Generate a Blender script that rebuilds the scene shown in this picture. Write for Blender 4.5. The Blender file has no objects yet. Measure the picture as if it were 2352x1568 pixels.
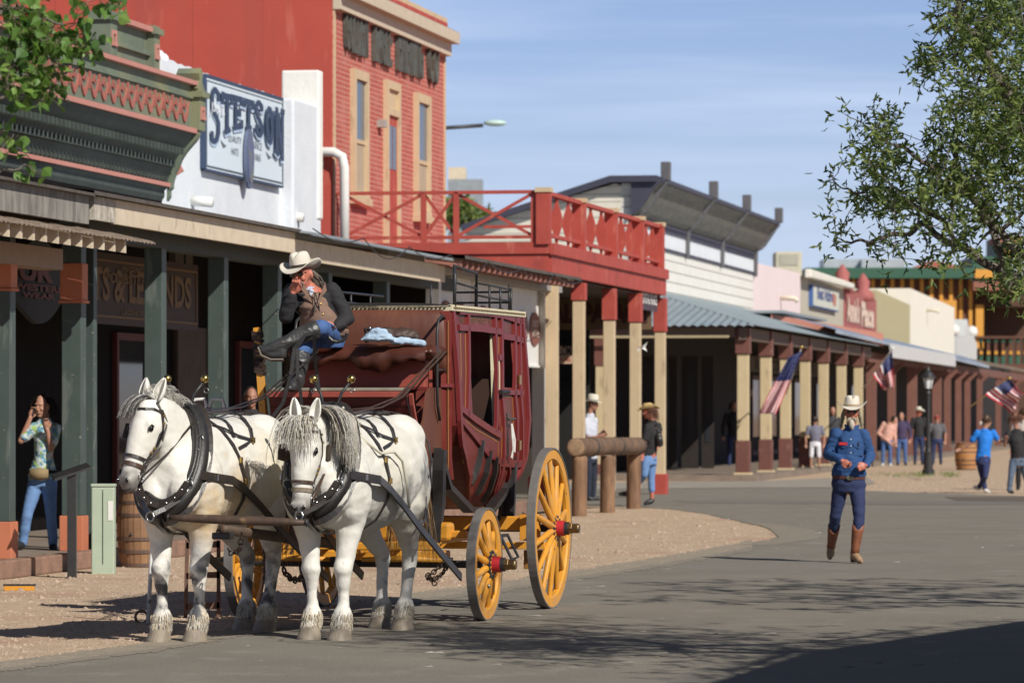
import bpy, bmesh, math, random
from math import sin, cos, pi, radians as R, atan2, sqrt
from mathutils import Vector as V, Matrix as M, noise
random.seed(7)
scene = bpy.context.scene
col = scene.collection
# ---------------------------------------------------------------- camera
FPX, CX, HY, HC = 9800.0, 1176.0, 950.0, 1.65      # focal length, centre column, horizon row (2352 px wide frame), eye height
cam = bpy.data.cameras.new('camera'); camo = bpy.data.objects.new('camera', cam); col.objects.link(camo)
camo.location = (0, 0, HC); camo.rotation_euler = (pi/2, 0, 0)
cam.sensor_width = 36; cam.lens = FPX/2352*36; cam.shift_y = (HY-784)/2352; cam.clip_end = 5000; cam.clip_start = .5
cam.dof.use_dof = True; cam.dof.focus_distance = 33.5; cam.dof.aperture_fstop = 5.0
scene.camera = camo
# ---------------------------------------------------------------- light
SAZ, SEL = 52.0, 38.0         # sun behind the camera and to its right
sdir = V((cos(R(SAZ))*cos(R(SEL)), -sin(R(SAZ))*cos(R(SEL)), sin(R(SEL))))
sl = bpy.data.lights.new('sun', 'SUN'); so = bpy.data.objects.new('sun', sl); col.objects.link(so)
sl.energy = 4.9; sl.angle = R(.5); sl.color = (1, .955, .88)
so.rotation_euler = (-sdir).to_track_quat('-Z', 'Y').to_euler(); so.location = (20, -20, 30)
world = bpy.data.worlds.new('World'); scene.world = world; world.use_nodes = True
wt = world.node_tree; wt.nodes.clear()
def wn(t, **k):
    n = wt.nodes.new(t)
    for a, b in k.items(): setattr(n, a, b)
    return n
sky = wn('ShaderNodeTexSky', sky_type='NISHITA', sun_disc=False, sun_elevation=R(SEL), sun_rotation=atan2(sdir.x, sdir.y), altitude=1400, air_density=1.0, dust_density=.15, ozone_density=3.0)
bg = wn('ShaderNodeBackground'); bg.inputs['Strength'].default_value = .065
out = wn('ShaderNodeOutputWorld'); tc = wn('ShaderNodeTexCoord')
mp = wn('ShaderNodeMapping'); mp.inputs['Scale'].default_value = (3.0, 3.0, 46.0); mp.inputs['Rotation'].default_value = (0, R(-3), 0)
ns = wn('ShaderNodeTexNoise'); ns.inputs['Scale'].default_value = 2.2; ns.inputs['Detail'].default_value = 6; ns.inputs['Roughness'].default_value = .55
cr = wn('ShaderNodeValToRGB'); cr.color_ramp.elements[0].position = .40; cr.color_ramp.elements[1].position = .72
tint = wn('ShaderNodeMix', data_type='RGBA', blend_type='MULTIPLY'); tint.inputs['Factor'].default_value = 1.0; tint.inputs['B'].default_value = (1.10, 1.03, 1.26, 1)
mx = wn('ShaderNodeMix', data_type='RGBA'); mx.inputs['B'].default_value = (7.6, 9.2, 12.4, 1)
mu = wn('ShaderNodeMath', operation='MULTIPLY'); mu.inputs[1].default_value = .8
L = wt.links.new
L(tc.outputs['Generated'], mp.inputs['Vector']); L(mp.outputs['Vector'], ns.inputs['Vector']); L(ns.outputs['Fac'], cr.inputs['Fac'])
L(cr.outputs['Color'], mu.inputs[0]); L(mu.outputs[0], mx.inputs['Factor']); L(sky.outputs['Color'], tint.inputs['A']); L(tint.outputs['Result'], mx.inputs['A'])
# dimming added to the sky overhead, so shadows get less fill light
sz = wn('ShaderNodeSeparateXYZ'); er = wn('ShaderNodeMapRange'); er.inputs['From Min'].default_value = .10; er.inputs['From Max'].default_value = .55; er.inputs['To Min'].default_value = 1.16; er.inputs['To Max'].default_value = .28
dk = wn('ShaderNodeVectorMath', operation='SCALE'); L(tc.outputs['Generated'], sz.inputs[0]); L(sz.outputs['Z'], er.inputs['Value']); L(mx.outputs['Result'], dk.inputs[0]); L(er.outputs[0], dk.inputs['Scale'])
L(dk.outputs[0], bg.inputs['Color']); L(bg.outputs[0], out.inputs['Surface'])
scene.view_settings.view_transform = 'Standard'; scene.view_settings.look = 'None'; scene.view_settings.exposure = 0; scene.view_settings.gamma = 1
# ---------------------------------------------------------------- materials
MATS = {}
def mat(name, c, rough=.75, c2=None, scale=6, amt=.5, bump=0, bscale=None, metal=0, spec=None, stretch=(1,1,1), sheen=0, coat=0, detail=5, emit=None, contrast=(.35,.7)):
    if name in MATS: return MATS[name]
    m = bpy.data.materials.new(name); m.use_nodes = True; t = m.node_tree; b = t.nodes['Principled BSDF']
    b.inputs['Roughness'].default_value = rough; b.inputs['Metallic'].default_value = metal
    if spec is not None: b.inputs['Specular IOR Level'].default_value = spec
    if coat: b.inputs['Coat Weight'].default_value = coat
    c = tuple(c)+(1,)
    if c2 is None: c2 = tuple(x*.72 for x in c[:3])
    c2 = tuple(c2)+(1,)
    tc = t.nodes.new('ShaderNodeTexCoord'); mp = t.nodes.new('ShaderNodeMapping'); mp.inputs['Scale'].default_value = stretch
    n = t.nodes.new('ShaderNodeTexNoise'); n.inputs['Scale'].default_value = scale; n.inputs['Detail'].default_value = detail; n.inputs['Roughness'].default_value = .62
    r = t.nodes.new('ShaderNodeValToRGB'); r.color_ramp.elements[0].position = contrast[0]; r.color_ramp.elements[1].position = contrast[1]
    r.color_ramp.elements[0].color = tuple(c[i]*(1-amt)+c2[i]*amt for i in range(3))+(1,); r.color_ramp.elements[1].color = c
    l = t.links.new
    l(tc.outputs['Object'], mp.inputs['Vector']); l(mp.outputs['Vector'], n.inputs['Vector']); l(n.outputs['Fac'], r.inputs['Fac']); l(r.outputs['Color'], b.inputs['Base Color'])
    if bump:
        n2 = t.nodes.new('ShaderNodeTexNoise'); n2.inputs['Scale'].default_value = bscale or scale*6; n2.inputs['Detail'].default_value = 4
        bp = t.nodes.new('ShaderNodeBump'); bp.inputs['Strength'].default_value = bump; bp.inputs['Distance'].default_value = .02
        l(mp.outputs['Vector'], n2.inputs['Vector']); l(n2.outputs['Fac'], bp.inputs['Height']); l(bp.outputs['Normal'], b.inputs['Normal'])
    MATS[name] = m; return m
def bricks(name, c1, c2, mortar, sc, bw=.24, rh=.08, msize=.012, axes='xz', offset=.5, bump=.4):
    m = bpy.data.materials.new(name); m.use_nodes = True; t = m.node_tree; b = t.nodes['Principled BSDF']; b.inputs['Roughness'].default_value = .85
    l = t.links.new; tc = t.nodes.new('ShaderNodeTexCoord'); sp = t.nodes.new('ShaderNodeSeparateXYZ'); cb = t.nodes.new('ShaderNodeCombineXYZ')
    l(tc.outputs['Object'], sp.inputs[0]); l(sp.outputs[axes[0].upper()], cb.inputs['X']); l(sp.outputs[axes[1].upper()], cb.inputs['Y'])
    k = t.nodes.new('ShaderNodeTexBrick'); k.inputs['Scale'].default_value = 1; k.inputs['Brick Width'].default_value = bw; k.inputs['Row Height'].default_value = rh; k.inputs['Mortar Size'].default_value = msize
    k.inputs['Color1'].default_value = c1+(1,); k.inputs['Color2'].default_value = c2+(1,); k.inputs['Mortar'].default_value = mortar+(1,); k.inputs['Mortar Smooth'].default_value = .3; k.offset = offset
    l(cb.outputs[0], k.inputs['Vector'])
    n = t.nodes.new('ShaderNodeTexNoise'); n.inputs['Scale'].default_value = sc; n.inputs['Detail'].default_value = 6
    l(tc.outputs['Object'], n.inputs['Vector'])
    mm = t.nodes.new('ShaderNodeMix'); mm.data_type = 'RGBA'; mm.inputs['B'].default_value = mortar+(1,)
    rr = t.nodes.new('ShaderNodeMapRange'); rr.inputs['From Min'].default_value = .45; rr.inputs['From Max'].default_value = .8; rr.inputs['To Max'].default_value = .55
    l(n.outputs['Fac'], rr.inputs['Value']); l(rr.outputs[0], mm.inputs['Factor']); l(k.outputs['Color'], mm.inputs['A']); l(mm.outputs['Result'], b.inputs['Base Color'])
    bp = t.nodes.new('ShaderNodeBump'); bp.inputs['Strength'].default_value = bump; bp.inputs['Distance'].default_value = .01; bp.invert = True
    l(k.outputs['Fac'], bp.inputs['Height']); l(bp.outputs[0], b.inputs['Normal'])
    MATS[name] = m; return m
def planks(name, c, c2, rough=.75, w=.15, axis='x', gap=.06, bump=.5, n_scale=3):
    """paint or bare wood on boards of width w, running across the given axis"""
    m = mat(name, c, rough, c2, n_scale, .7); t = m.node_tree; b = t.nodes['Principled BSDF']; l = t.links.new
    tc = [n for n in t.nodes if n.type == 'TEX_COORD'][0]; sp = t.nodes.new('ShaderNodeSeparateXYZ'); l(tc.outputs['Object'], sp.inputs[0])
    d = t.nodes.new('ShaderNodeMath'); d.operation = 'DIVIDE'; d.inputs[1].default_value = w
    f = t.nodes.new('ShaderNodeMath'); f.operation = 'FRACT'; g = t.nodes.new('ShaderNodeMath'); g.operation = 'LESS_THAN'; g.inputs[1].default_value = gap
    l(sp.outputs[axis.upper()], d.inputs[0]); l(d.outputs[0], f.inputs[0]); l(f.outputs[0], g.inputs[0])
    bp = t.nodes.new('ShaderNodeBump'); bp.inputs['Strength'].default_value = bump; bp.inputs['Distance'].default_value = .02; bp.invert = True
    l(g.outputs[0], bp.inputs['Height']); l(bp.outputs[0], b.inputs['Normal'])
    mm = t.nodes.new('ShaderNodeMix'); mm.data_type = 'RGBA'; mm.inputs['B'].default_value = tuple(x*.35 for x in c)+(1,)
    src = [x for x in t.links if x.to_socket == b.inputs['Base Color']][0].from_socket
    l(g.outputs[0], mm.inputs['Factor']); l(src, mm.inputs['A']); l(mm.outputs['Result'], b.inputs['Base Color'])
    return m
def glass(name, c=(.03,.035,.04), rough=.06):
    m = bpy.data.materials.new(name); m.use_nodes = True; b = m.node_tree.nodes['Principled BSDF']
    b.inputs['Base Color'].default_value = c+(1,); b.inputs['Roughness'].default_value = rough; b.inputs['Specular IOR Level'].default_value = .35
    MATS[name] = m; return m
# ---------------------------------------------------------------- mesh builder
OFF = {}
def off_of(o):
    while o is not None:
        if o in OFF: return OFF[o]
        o = o.parent
    return V((0,0,0))
class MB:
    def __init__(s): s.v = []; s.f = []; s.mi = []; s.m = 0
    def add(s, vs, fs):
        n = len(s.v); s.v += [V(x) for x in vs]; s.f += [tuple(i+n for i in f) for f in fs]; s.mi += [s.m]*len(fs); return s
    def box(s, x0, x1, y0, y1, z0, z1):
        return s.add([(x0,y0,z0),(x1,y0,z0),(x1,y1,z0),(x0,y1,z0),(x0,y0,z1),(x1,y0,z1),(x1,y1,z1),(x0,y1,z1)],
                     [(0,3,2,1),(4,5,6,7),(0,1,5,4),(1,2,6,5),(2,3,7,6),(3,0,4,7)])
    def beam(s, p, q, w, h, up=(0,0,1)):
        p, q = V(p), V(q); d = (q-p).normalized(); up = V(up)
        if abs(d.dot(up)) > .98: up = V((1,0,0))
        a = d.cross(up).normalized(); b = a.cross(d).normalized()
        vs = [c+a*i*w/2+b*j*h/2 for c in (p,q) for i,j in ((-1,-1),(1,-1),(1,1),(-1,1))]
        return s.add(vs, [(0,1,2,3),(7,6,5,4),(0,4,5,1),(1,5,6,2),(2,6,7,3),(3,7,4,0)])
    def loft(s, secs, n=12, close=True, cap=True):
        """secs: (centre, half axis a, half axis b)"""
        vs = []; fs = []
        for c, a, b in secs:
            c, a, b = V(c), V(a), V(b)
            vs += [c+a*cos(2*pi*k/n)+b*sin(2*pi*k/n) for k in range(n)]
        for i in range(len(secs)-1):
            for k in range(n):
                fs.append((i*n+k, i*n+(k+1)%n, (i+1)*n+(k+1)%n, (i+1)*n+k))
        if cap:
            vs.append(V(secs[0][0])); vs.append(V(secs[-1][0])); c0 = len(vs)-2; c1 = c0+1; m = (len(secs)-1)*n
            for k in range(n): fs.append((c0, (k+1)%n, k)); fs.append((c1, m+k, m+(k+1)%n))
        return s.add(vs, fs)
    def tube(s, pts, r, n=8, closed=False):
        pts = [V(p) for p in pts]; N = len(pts); secs = []
        rr = r if isinstance(r, (list, tuple)) else [r]*N
        pa = None
        for i, p in enumerate(pts):
            if closed: d = pts[(i+1)%N]-pts[i-1]
            else: d = pts[min(i+1,N-1)]-pts[max(i-1,0)]
            d = d.normalized() if d.length > 1e-9 else V((0,0,1))
            if pa is None: pa = d.cross(V((0,0,1)) if abs(d.z) < .9 else V((1,0,0))).normalized()
            pa = (pa-d*pa.dot(d)); pa = pa.normalized() if pa.length > 1e-6 else d.orthogonal().normalized()
            secs.append((p, pa*rr[i], d.cross(pa)*rr[i]))
        if closed: secs.append(secs[0]); 
        return s.loft(secs, n, cap=not closed)
    def strap(s, pts, w, t, nrm):
        """flat band along pts; nrm: face normal per point (or one vector)"""
        pts = [V(p) for p in pts]; N = len(pts); vs = []; fs = []
        for i, p in enumerate(pts):
            d = (pts[min(i+1,N-1)]-pts[max(i-1,0)]).normalized(); nn = V(nrm[i] if isinstance(nrm, list) else nrm)
            a = d.cross(nn).normalized(); b = a.cross(d).normalized()
            vs += [p+a*w/2+b*t/2, p-a*w/2+b*t/2, p-a*w/2-b*t/2, p+a*w/2-b*t/2]
        for i in range(N-1):
            for k in range(4): fs.append((i*4+k, i*4+(k+1)%4, i*4+4+(k+1)%4, i*4+4+k))
        fs += [(3,2,1,0), tuple((N-1)*4+k for k in range(4))]
        return s.add(vs, fs)
    def sphere(s, c, r, n=12, m=8, sc=(1,1,1)):
        c = V(c); vs = [c+V((0,0,r*sc[2]))]; fs = []
        for i in range(1, m):
            for k in range(n): vs.append(c+V((r*sc[0]*sin(pi*i/m)*cos(2*pi*k/n), r*sc[1]*sin(pi*i/m)*sin(2*pi*k/n), r*sc[2]*cos(pi*i/m))))
        vs.append(c-V((0,0,r*sc[2])))
        for k in range(n): fs.append((0, 1+k, 1+(k+1)%n)); fs.append((len(vs)-1, 1+(m-2)*n+(k+1)%n, 1+(m-2)*n+k))
        for i in range(m-2):
            for k in range(n): a = 1+i*n; fs.append((a+k, a+n+k, a+n+(k+1)%n, a+(k+1)%n))
        return s.add(vs, fs)
    def ell(s, c, a, b, d, n=14, m=9):
        c, a, b, d = V(c), V(a), V(b), V(d); vs = [c+d]; fs = []
        for i in range(1, m):
            for k in range(n): vs.append(c+a*sin(pi*i/m)*cos(2*pi*k/n)+b*sin(pi*i/m)*sin(2*pi*k/n)+d*cos(pi*i/m))
        vs.append(c-d)
        for k in range(n): fs.append((0, 1+k, 1+(k+1)%n)); fs.append((len(vs)-1, 1+(m-2)*n+(k+1)%n, 1+(m-2)*n+k))
        for i in range(m-2):
            for k in range(n): q = 1+i*n; fs.append((q+k, q+n+k, q+n+(k+1)%n, q+(k+1)%n))
        return s.add(vs, fs)
    def limb(s, pts, n=12):
        """pts: (position, radius) chain with round joints; for remeshing"""
        for i, (p, r) in enumerate(pts):
            s.sphere(p, r, n, 8)
            if i:
                p0, r0 = pts[i-1]; p0 = V(p0); p1 = V(p); d = p1-p0
                if d.length < 1e-6: continue
                a = d.orthogonal().normalized(); b = d.normalized().cross(a)
                s.loft([(p0, a*r0, b*r0), (p1, a*r, b*r)], n)
        return s
    def prism(s, poly, f, t0, t1):
        """2D polygon; f(a,b,t)->xyz"""
        n = len(poly); vs = [f(a,b,t0) for a,b in poly]+[f(a,b,t1) for a,b in poly]
        return s.add(vs, [tuple(range(n-1,-1,-1)), tuple(range(n,2*n))]+[(k,(k+1)%n,n+(k+1)%n,n+k) for k in range(n)])
    def lathe(s, prof, c=(0,0,0), n=20, ax=None):
        """prof: (radius, height) ; ax=(x,y,z unit vectors)"""
        c = V(c); X, Y, Z = (V(a) for a in (ax or ((1,0,0),(0,1,0),(0,0,1))))
        return s.loft([(c+Z*h, X*r, Y*r) for r, h in prof], n)
    def build(s, name, mats, parent=None, smooth=False, bevel=0, off=None):
        if not isinstance(mats, (list, tuple)): mats = [mats]
        o3 = off if off is not None else off_of(parent)
        me = bpy.data.meshes.new(name); me.from_pydata([tuple(v-o3) for v in s.v], [], s.f)
        for m in mats: me.materials.append(m)
        me.polygons.foreach_set('material_index', [min(i, len(mats)-1) for i in s.mi])
        if smooth: me.polygons.foreach_set('use_smooth', [True]*len(me.polygons))
        me.validate(); me.update()
        o = bpy.data.objects.new(name, me); col.objects.link(o)
        if parent is not None: o.parent = parent
        if bevel:
            b = o.modifiers.new('bevel', 'BEVEL'); b.width = bevel; b.segments = 2; b.limit_method = 'ANGLE'
        return o
def tag(o, label=None, cat=None, group=None, kind=None):
    if label: o['label'] = label
    if cat: o['category'] = cat
    if group: o['group'] = group
    if kind: o['kind'] = kind
    return o
def thing(name, label, cat, loc=(0,0,0), rz=0, group=None):
    o = bpy.data.objects.new(name, None); o.empty_display_size = .2; col.objects.link(o); o.location = loc; o.rotation_euler = (0,0,rz)
    return tag(o, label, cat, group)
def organic(mb, name, mats, parent=None, voxel=.015, smooth=6, factor=.5, off=None, by=None, wr=0, ws=9):
    """fuse the overlapping pieces of mb into one continuous skin"""
    o = mb.build(name+'_tmp', [], None, off=off if off is not None else off_of(parent))
    r = o.modifiers.new('r', 'REMESH'); r.mode = 'VOXEL'; r.voxel_size = voxel
    k = o.modifiers.new('s', 'SMOOTH'); k.iterations = smooth; k.factor = factor
    dg = bpy.context.evaluated_depsgraph_get(); dg.update()
    me = bpy.data.meshes.new_from_object(o.evaluated_get(dg)); old = o.data; bpy.data.objects.remove(o); bpy.data.meshes.remove(old)
    if not isinstance(mats, (list, tuple)): mats = [mats]
    if wr:
        co = [v.co.copy() for v in me.vertices]; no = [v.normal.copy() for v in me.vertices]; fl = []
        for a, b in zip(co, no):
            q = V((a.x*ws, a.y*ws, a.z*ws*1.8)); fl += list(a+b*(noise.noise(q)+.5*noise.noise(q*2.3))*wr)
        me.vertices.foreach_set('co', fl)
    me.materials.clear()
    for m in mats: me.materials.append(m)
    me.polygons.foreach_set('use_smooth', [True]*len(me.polygons))
    if by: me.polygons.foreach_set('material_index', [by(p.center) for p in me.polygons])
    me.name = name; o = bpy.data.objects.new(name, me); col.objects.link(o)
    if parent is not None: o.parent = parent
    return o
def text_mb(mb, s, f, size_w, size_h, x0=0, y0=0, bold=.03, depth=.01, sx=None, warp=None):
    """flat letters fitted into size_w x size_h; f(a,b,t)->xyz"""
    cu = bpy.data.curves.new('t', 'FONT'); cu.body = s; cu.size = 1; cu.offset = bold; cu.resolution_u = 3
    o = bpy.data.objects.new('t', cu); col.objects.link(o); dg = bpy.context.evaluated_depsgraph_get(); dg.update()
    me = bpy.data.meshes.new_from_object(o.evaluated_get(dg)); bpy.data.objects.remove(o); bpy.data.curves.remove(cu)
    xs = [v.co.x for v in me.vertices]; ys = [v.co.y for v in me.vertices]
    ax, bx, ay, by = min(xs), max(xs), min(ys), max(ys)
    def tr(p):
        a = x0+(p.x-ax)/(bx-ax)*size_w; b = y0+(p.y-ay)/max(by-ay,1e-6)*size_h
        return warp(a, b) if warp else (a, b)
    vs = [f(*tr(v.co), depth) for v in me.vertices]; mb.add(vs, [tuple(p.vertices) for p in me.polygons]); bpy.data.meshes.remove(me)
    return mb
# ---------------------------------------------------------------- street frame
A = math.atan(.181); DV = V((sin(A), cos(A), 0)); NV = V((cos(A), -sin(A), 0)); O0 = V((-12.79, 0, 0)); RZ = pi/2-A
def W(u, w=0, z=0): return O0+DV*u-NV*w+V((0,0,z))
def uu(px, w=0):
    t = (px-CX)/FPX; v = -w
    return (12.79-v*cos(A)-t*v*sin(A))/(sin(A)-t*cos(A))
def zz(py, u, w=0): return HC+(HY-py)*W(u,w).y/FPX
def uz(px, py, w): u = uu(px, w); return u, zz(py, u, w)
def G(px, py): Y = FPX*HC/(py-HY); return V(((px-CX)/FPX*Y, Y, 0))
def src(x, y, z): return (x+sdir.x/sdir.z*z, y+sdir.y/sdir.z*z)      # where something at height z must be to shade the ground at (x, y)
def Q(px, py, Y): return V(((px-CX)/FPX*Y, Y, HC+(HY-py)/FPX*Y))
def sthing(name, label, cat, u, w, group=None):
    o = thing(name, label, cat, W(u, w), RZ, group); OFF[o] = V((u, w, 0)); return o
WHITE = mat('white_paint', (.78,.77,.73), .6, (.6,.58,.52), 3, .5)
BLACKL = mat('black_leather', (.017,.016,.016), .42, (.035,.03,.026), 18, .5, bump=.15, spec=.6)
IRON = mat('black_iron', (.02,.021,.024), .45, (.05,.045,.04), 30, .5, spec=.5)
BRASS = mat('brass', (.62,.42,.13), .28, (.3,.2,.07), 12, .5, metal=1)
STEEL = mat('steel', (.5,.5,.5), .3, (.2,.2,.2), 12, .5, metal=1)
# ================================================================ ground
def sheet(name, pts, z, m, sub=None):
    mb = MB(); mb.add([(p[0], p[1], z) for p in pts], [tuple(range(len(pts)))]); o = mb.build(name, m); tag(o, kind='structure'); return o
DIRT = mat('dirt', (.54,.40,.27), .95, (.40,.285,.185), 2.2, .8, bump=.9, bscale=30)
def speckle(m, sc, c, lo, hi, stretch=(1,1,1)):
    """small stones or wear of colour c scattered over material m"""
    t = m.node_tree; l = t.links.new; b = t.nodes['Principled BSDF']
    v = t.nodes.new('ShaderNodeTexNoise'); v.inputs['Scale'].default_value = sc; v.inputs['Detail'].default_value = 3; mp = t.nodes.new('ShaderNodeMapping'); mp.inputs['Scale'].default_value = stretch
    tc = [n for n in t.nodes if n.type == 'TEX_COORD'][0]; l(tc.outputs['Object'], mp.inputs['Vector']); l(mp.outputs[0], v.inputs['Vector'])
    r = t.nodes.new('ShaderNodeMapRange'); r.inputs['From Min'].default_value = lo; r.inputs['From Max'].default_value = hi; l(v.outputs['Fac'], r.inputs['Value'])
    mm = t.nodes.new('ShaderNodeMix'); mm.data_type = 'RGBA'; mm.inputs['B'].default_value = c+(1,)
    src = [x for x in t.links if x.to_socket == b.inputs['Base Color']][0].from_socket
    l(r.outputs[0], mm.inputs['Factor']); l(src, mm.inputs['A']); l(mm.outputs['Result'], b.inputs['Base Color'])
speckle(DIRT, 16, (.68,.54,.40), .58, .68); speckle(DIRT, 9, (.26,.17,.12), .62, .74); speckle(DIRT, .5, (.42,.25,.17), .55, .72)
ASPH = mat('asphalt', (.225,.20,.158), .93, (.17,.152,.122), .55, .85, bump=.5, bscale=45)
speckle(ASPH, 4.5, (.265,.238,.195), .56, .78, (.5,.35,1)); speckle(ASPH, 28, (.10,.09,.08), .64, .72); speckle(ASPH, 11, (.40,.36,.31), .72, .76, (1,.4,1)); speckle(ASPH, .5, (.20,.18,.155), .5, .75, (.4,.6,1))
CONC = mat('concrete', (.34,.30,.25), .9, (.24,.21,.17), 1.2, .7, bump=.3, bscale=30)
sheet('ground', [(-900,-60),(900,-60),(900,2600),(-900,2600)], 0, DIRT)
def wob(pts, n=50, a=.5):
    out = []
    for i in range(len(pts)):
        p, q = pts[i], pts[(i+1)%len(pts)]
        for k in range(n):
            t = k/n; x = p[0]+(q[0]-p[0])*t; y = p[1]+(q[1]-p[1])*t
            out.append((x+8*noise.noise(V((x*.09,y*.1,7))), y+a*(noise.noise(V((x*.02, y*.1, 1)))+.6*noise.noise(V((x*.12,y*.3,4)))+.4*noise.noise(V((x*.4,y,2))))*max(.3,(y-1100)/45)))
    return out
rd = [(-300,1590),(0,1530),(180,1506),(350,1484),(600,1440),(800,1400),(950,1371),(1150,1345),(1300,1321),(1450,1299),(1560,1281),(1660,1262),(1735,1248),(1792,1232),(1768,1214),(1700,1198),(1620,1180),(1530,1168),(1400,1163),(1250,1160),(900,1160),(900,1126),(1250,1124),(1500,1121),(1700,1119),(1960,1118),(1995,1127),(2100,1131),(2250,1136),(2500,1143),(2900,1150),(2900,2600),(-300,2600)]
sheet('road', [G(x, y) for x, y in wob(rd)], .006, ASPH)
sheet('pavement', [G(x, y) for x, y in [(1300,1112),(1500,1106),(1720,1106),(1990,1094),(2010,1110),(1960,1119.5),(1700,1120.5),(1500,1122.5),(1300,1125)]], .012, CONC)
sheet('dark_patch', [G(x, y) for x, y in wob([(2170,1142),(2350,1141),(2600,1143),(2600,1156),(2350,1153),(2200,1151)],6,.3)], .012, mat('tar', (.13,.10,.075), .95))  # darker strip at the right of the far road
lb = rd[1:19]
def strip(d0, d1, seed):
    A_ = [(x, y+d0+3*noise.noise(V((x*.03,seed,1)))+4*noise.noise(V((x*.13,seed,4)))) for x, y in dense(lb)]; B_ = [(x, y+d1+4*noise.noise(V((x*.04,seed,9)))+5*noise.noise(V((x*.17,seed,2)))) for x, y in dense(lb)]
    return A_+B_[::-1]
def dense(p, n=36):
    o = []
    for a, b in zip(p, p[1:]):
        for k in range(n): o.append((a[0]+(b[0]-a[0])*k/n, a[1]+(b[1]-a[1])*k/n))
    return o
DUST = mat('dusty_asphalt', (.34,.275,.20), .95, (.25,.215,.165), 3, .9, bump=.6, bscale=30); speckle(DUST, 14, (.5,.4,.3), .6, .7)
lb = [(0,1530),(180,1506),(350,1484),(600,1440),(800,1400),(950,1371),(1150,1345),(1300,1321),(1450,1299),(1560,1281),(1660,1263),(1730,1249)]
sheet('road_edge_dust', [G(*p) for p in wob([(1700,1252),(1790,1236),(1770,1214),(1700,1198),(1800,1206),(1870,1218),(1890,1232),(1850,1243),(1780,1252)],20,.8)], .0088, MATS['thin_dust'] if 'thin_dust' in MATS else mat('thin_dust', (.26,.222,.17), .95, (.22,.19,.15), 3, .9, bump=.5, bscale=30))
sheet('road_edge_dust', [G(*p) for p in strip(-9, 9, 2)], .0075, DUST)
sheet('road_edge_dust', [G(*p) for p in strip(7, 15, 5)], .009, mat('thin_dust', (.26,.222,.17), .95, (.22,.19,.15), 3, .9, bump=.5, bscale=30))
sheet('road_patch', [G(x, y) for x, y in wob([(1545,1150),(1800,1149),(2050,1150),(2400,1152),(2400,1158),(2100,1160),(1850,1157),(1600,1156)],6,.3)], .010, mat('old_tar_band', (.15,.135,.115), .93, (.19,.17,.145), 2, .8))  # long darker band across the far road
# ================================================================ boardwalk
BW = planks('boardwalk_boards', (.27,.215,.165), (.16,.12,.09), .85, .14, 'x', .07)
KERB = mat('kerb', (.33,.19,.13), .9, (.18,.11,.08), 5, .8, bump=.4)
def stth(name, u, w): return sthing(name, None, None, u, w)
r = sthing('boardwalk', 'weathered grey plank boardwalk with red earth kerb running under the left porches', 'boardwalk', 30, 0)
MB().box(30, uu(1300,0), .14, 3.4, 0.002, .17).build('boards', BW, r)
MB().box(30, uu(1300,0), -.04, .14, 0.001, .185).build('kerb', KERB, r, bevel=.015)
r = sthing('boardwalk', 'pale plank walk with stone edge under the far cream and brown porch', 'boardwalk', 100, 0)
ku = uu(1707,.5)
MB().box(ku-.4, 330, .1, 4.6, .002, .15).build('boards', BW, r)
# ================================================================ helpers for facades
def fx(w0): return lambda a, b, t: (a, w0-t, b)          # text / prism on a street-facing wall at depth w0 (t toward the street)
def perp(u0): return lambda a, b, t: (u0-t, a, b)         # on a wall facing the camera
def frame(mb, x0, x1, z0, z1, w, t, d):
    mb.box(x0, x1, w-d, w, z1-t, z1); mb.box(x0, x1, w-d-.01, w, z0, z0+t); mb.box(x0, x0+t, w-d, w, z0+t, z1-t); mb.box(x1-t, x1, w-d, w, z0+t, z1-t)
GREEN = mat('grey_green_paint', (.062,.088,.078), .55, (.045,.065,.058), 4, .6)
GREENL = mat('sage_paint', (.165,.20,.145), .7, (.11,.14,.10), 2.5, .8); speckle(GREENL, 1.2, (.26,.25,.12), .55, .8, (1,1,.4)); 
PINK = mat('salmon_paint', (.52,.235,.19), .75, (.47,.19,.15), 5, .6)
ORANGE = mat('burnt_orange_paint', (.56,.19,.095), .7, (.43,.14,.07), 3, .6)
CREAM = mat('cream_paint', (.66,.56,.42), .7, (.50,.41,.29), 4, .6)
TANP = mat('tan_paint', (.60,.46,.29), .7, (.50,.37,.22), 3, .5)
REDP = mat('red_paint', (.45,.075,.052), .68, (.34,.05,.036), 2.2, .7)
REDW = planks('red_wall_paint', (.50,.082,.055), (.42,.065,.045), .75, 1.25, 'y', .005, .1, .8)
BROWN = mat('brown_paint', (.165,.062,.045), .65, (.115,.045,.034), 4, .6)
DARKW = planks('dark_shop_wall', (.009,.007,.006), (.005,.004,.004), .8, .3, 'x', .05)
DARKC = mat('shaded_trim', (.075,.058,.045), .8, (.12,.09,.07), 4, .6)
DKRED = mat('oxblood_paint', (.12,.02,.018), .6, (.08,.015,.013), 4, .6)
GLASSD = glass('window_glass')
GLASSL = glass('sky_glass', (.10,.13,.17), .12)
METR = mat('roof_metal', (.36,.40,.42), .5, (.24,.27,.29), 2.5, .7, metal=.3)
OLDW = mat('weathered_board', (.33,.31,.27), .9, (.14,.125,.11), 9, .9, stretch=(1,1,.25))
FELT = mat('old_felt', (.12,.10,.085), .95, (.06,.05,.045), 4, .8)
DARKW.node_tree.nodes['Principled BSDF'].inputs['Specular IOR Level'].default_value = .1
speckle(REDW, 1.1, (.40,.075,.055), .48, .72, (1,1,.12)); speckle(REDW, 5, (.52,.12,.085), .60, .74, (1,1,.2)); speckle(REDP, 6, (.50,.14,.10), .60, .72, (1,1,.3)); speckle(REDP, 2, (.30,.05,.04), .60, .75)
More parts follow.
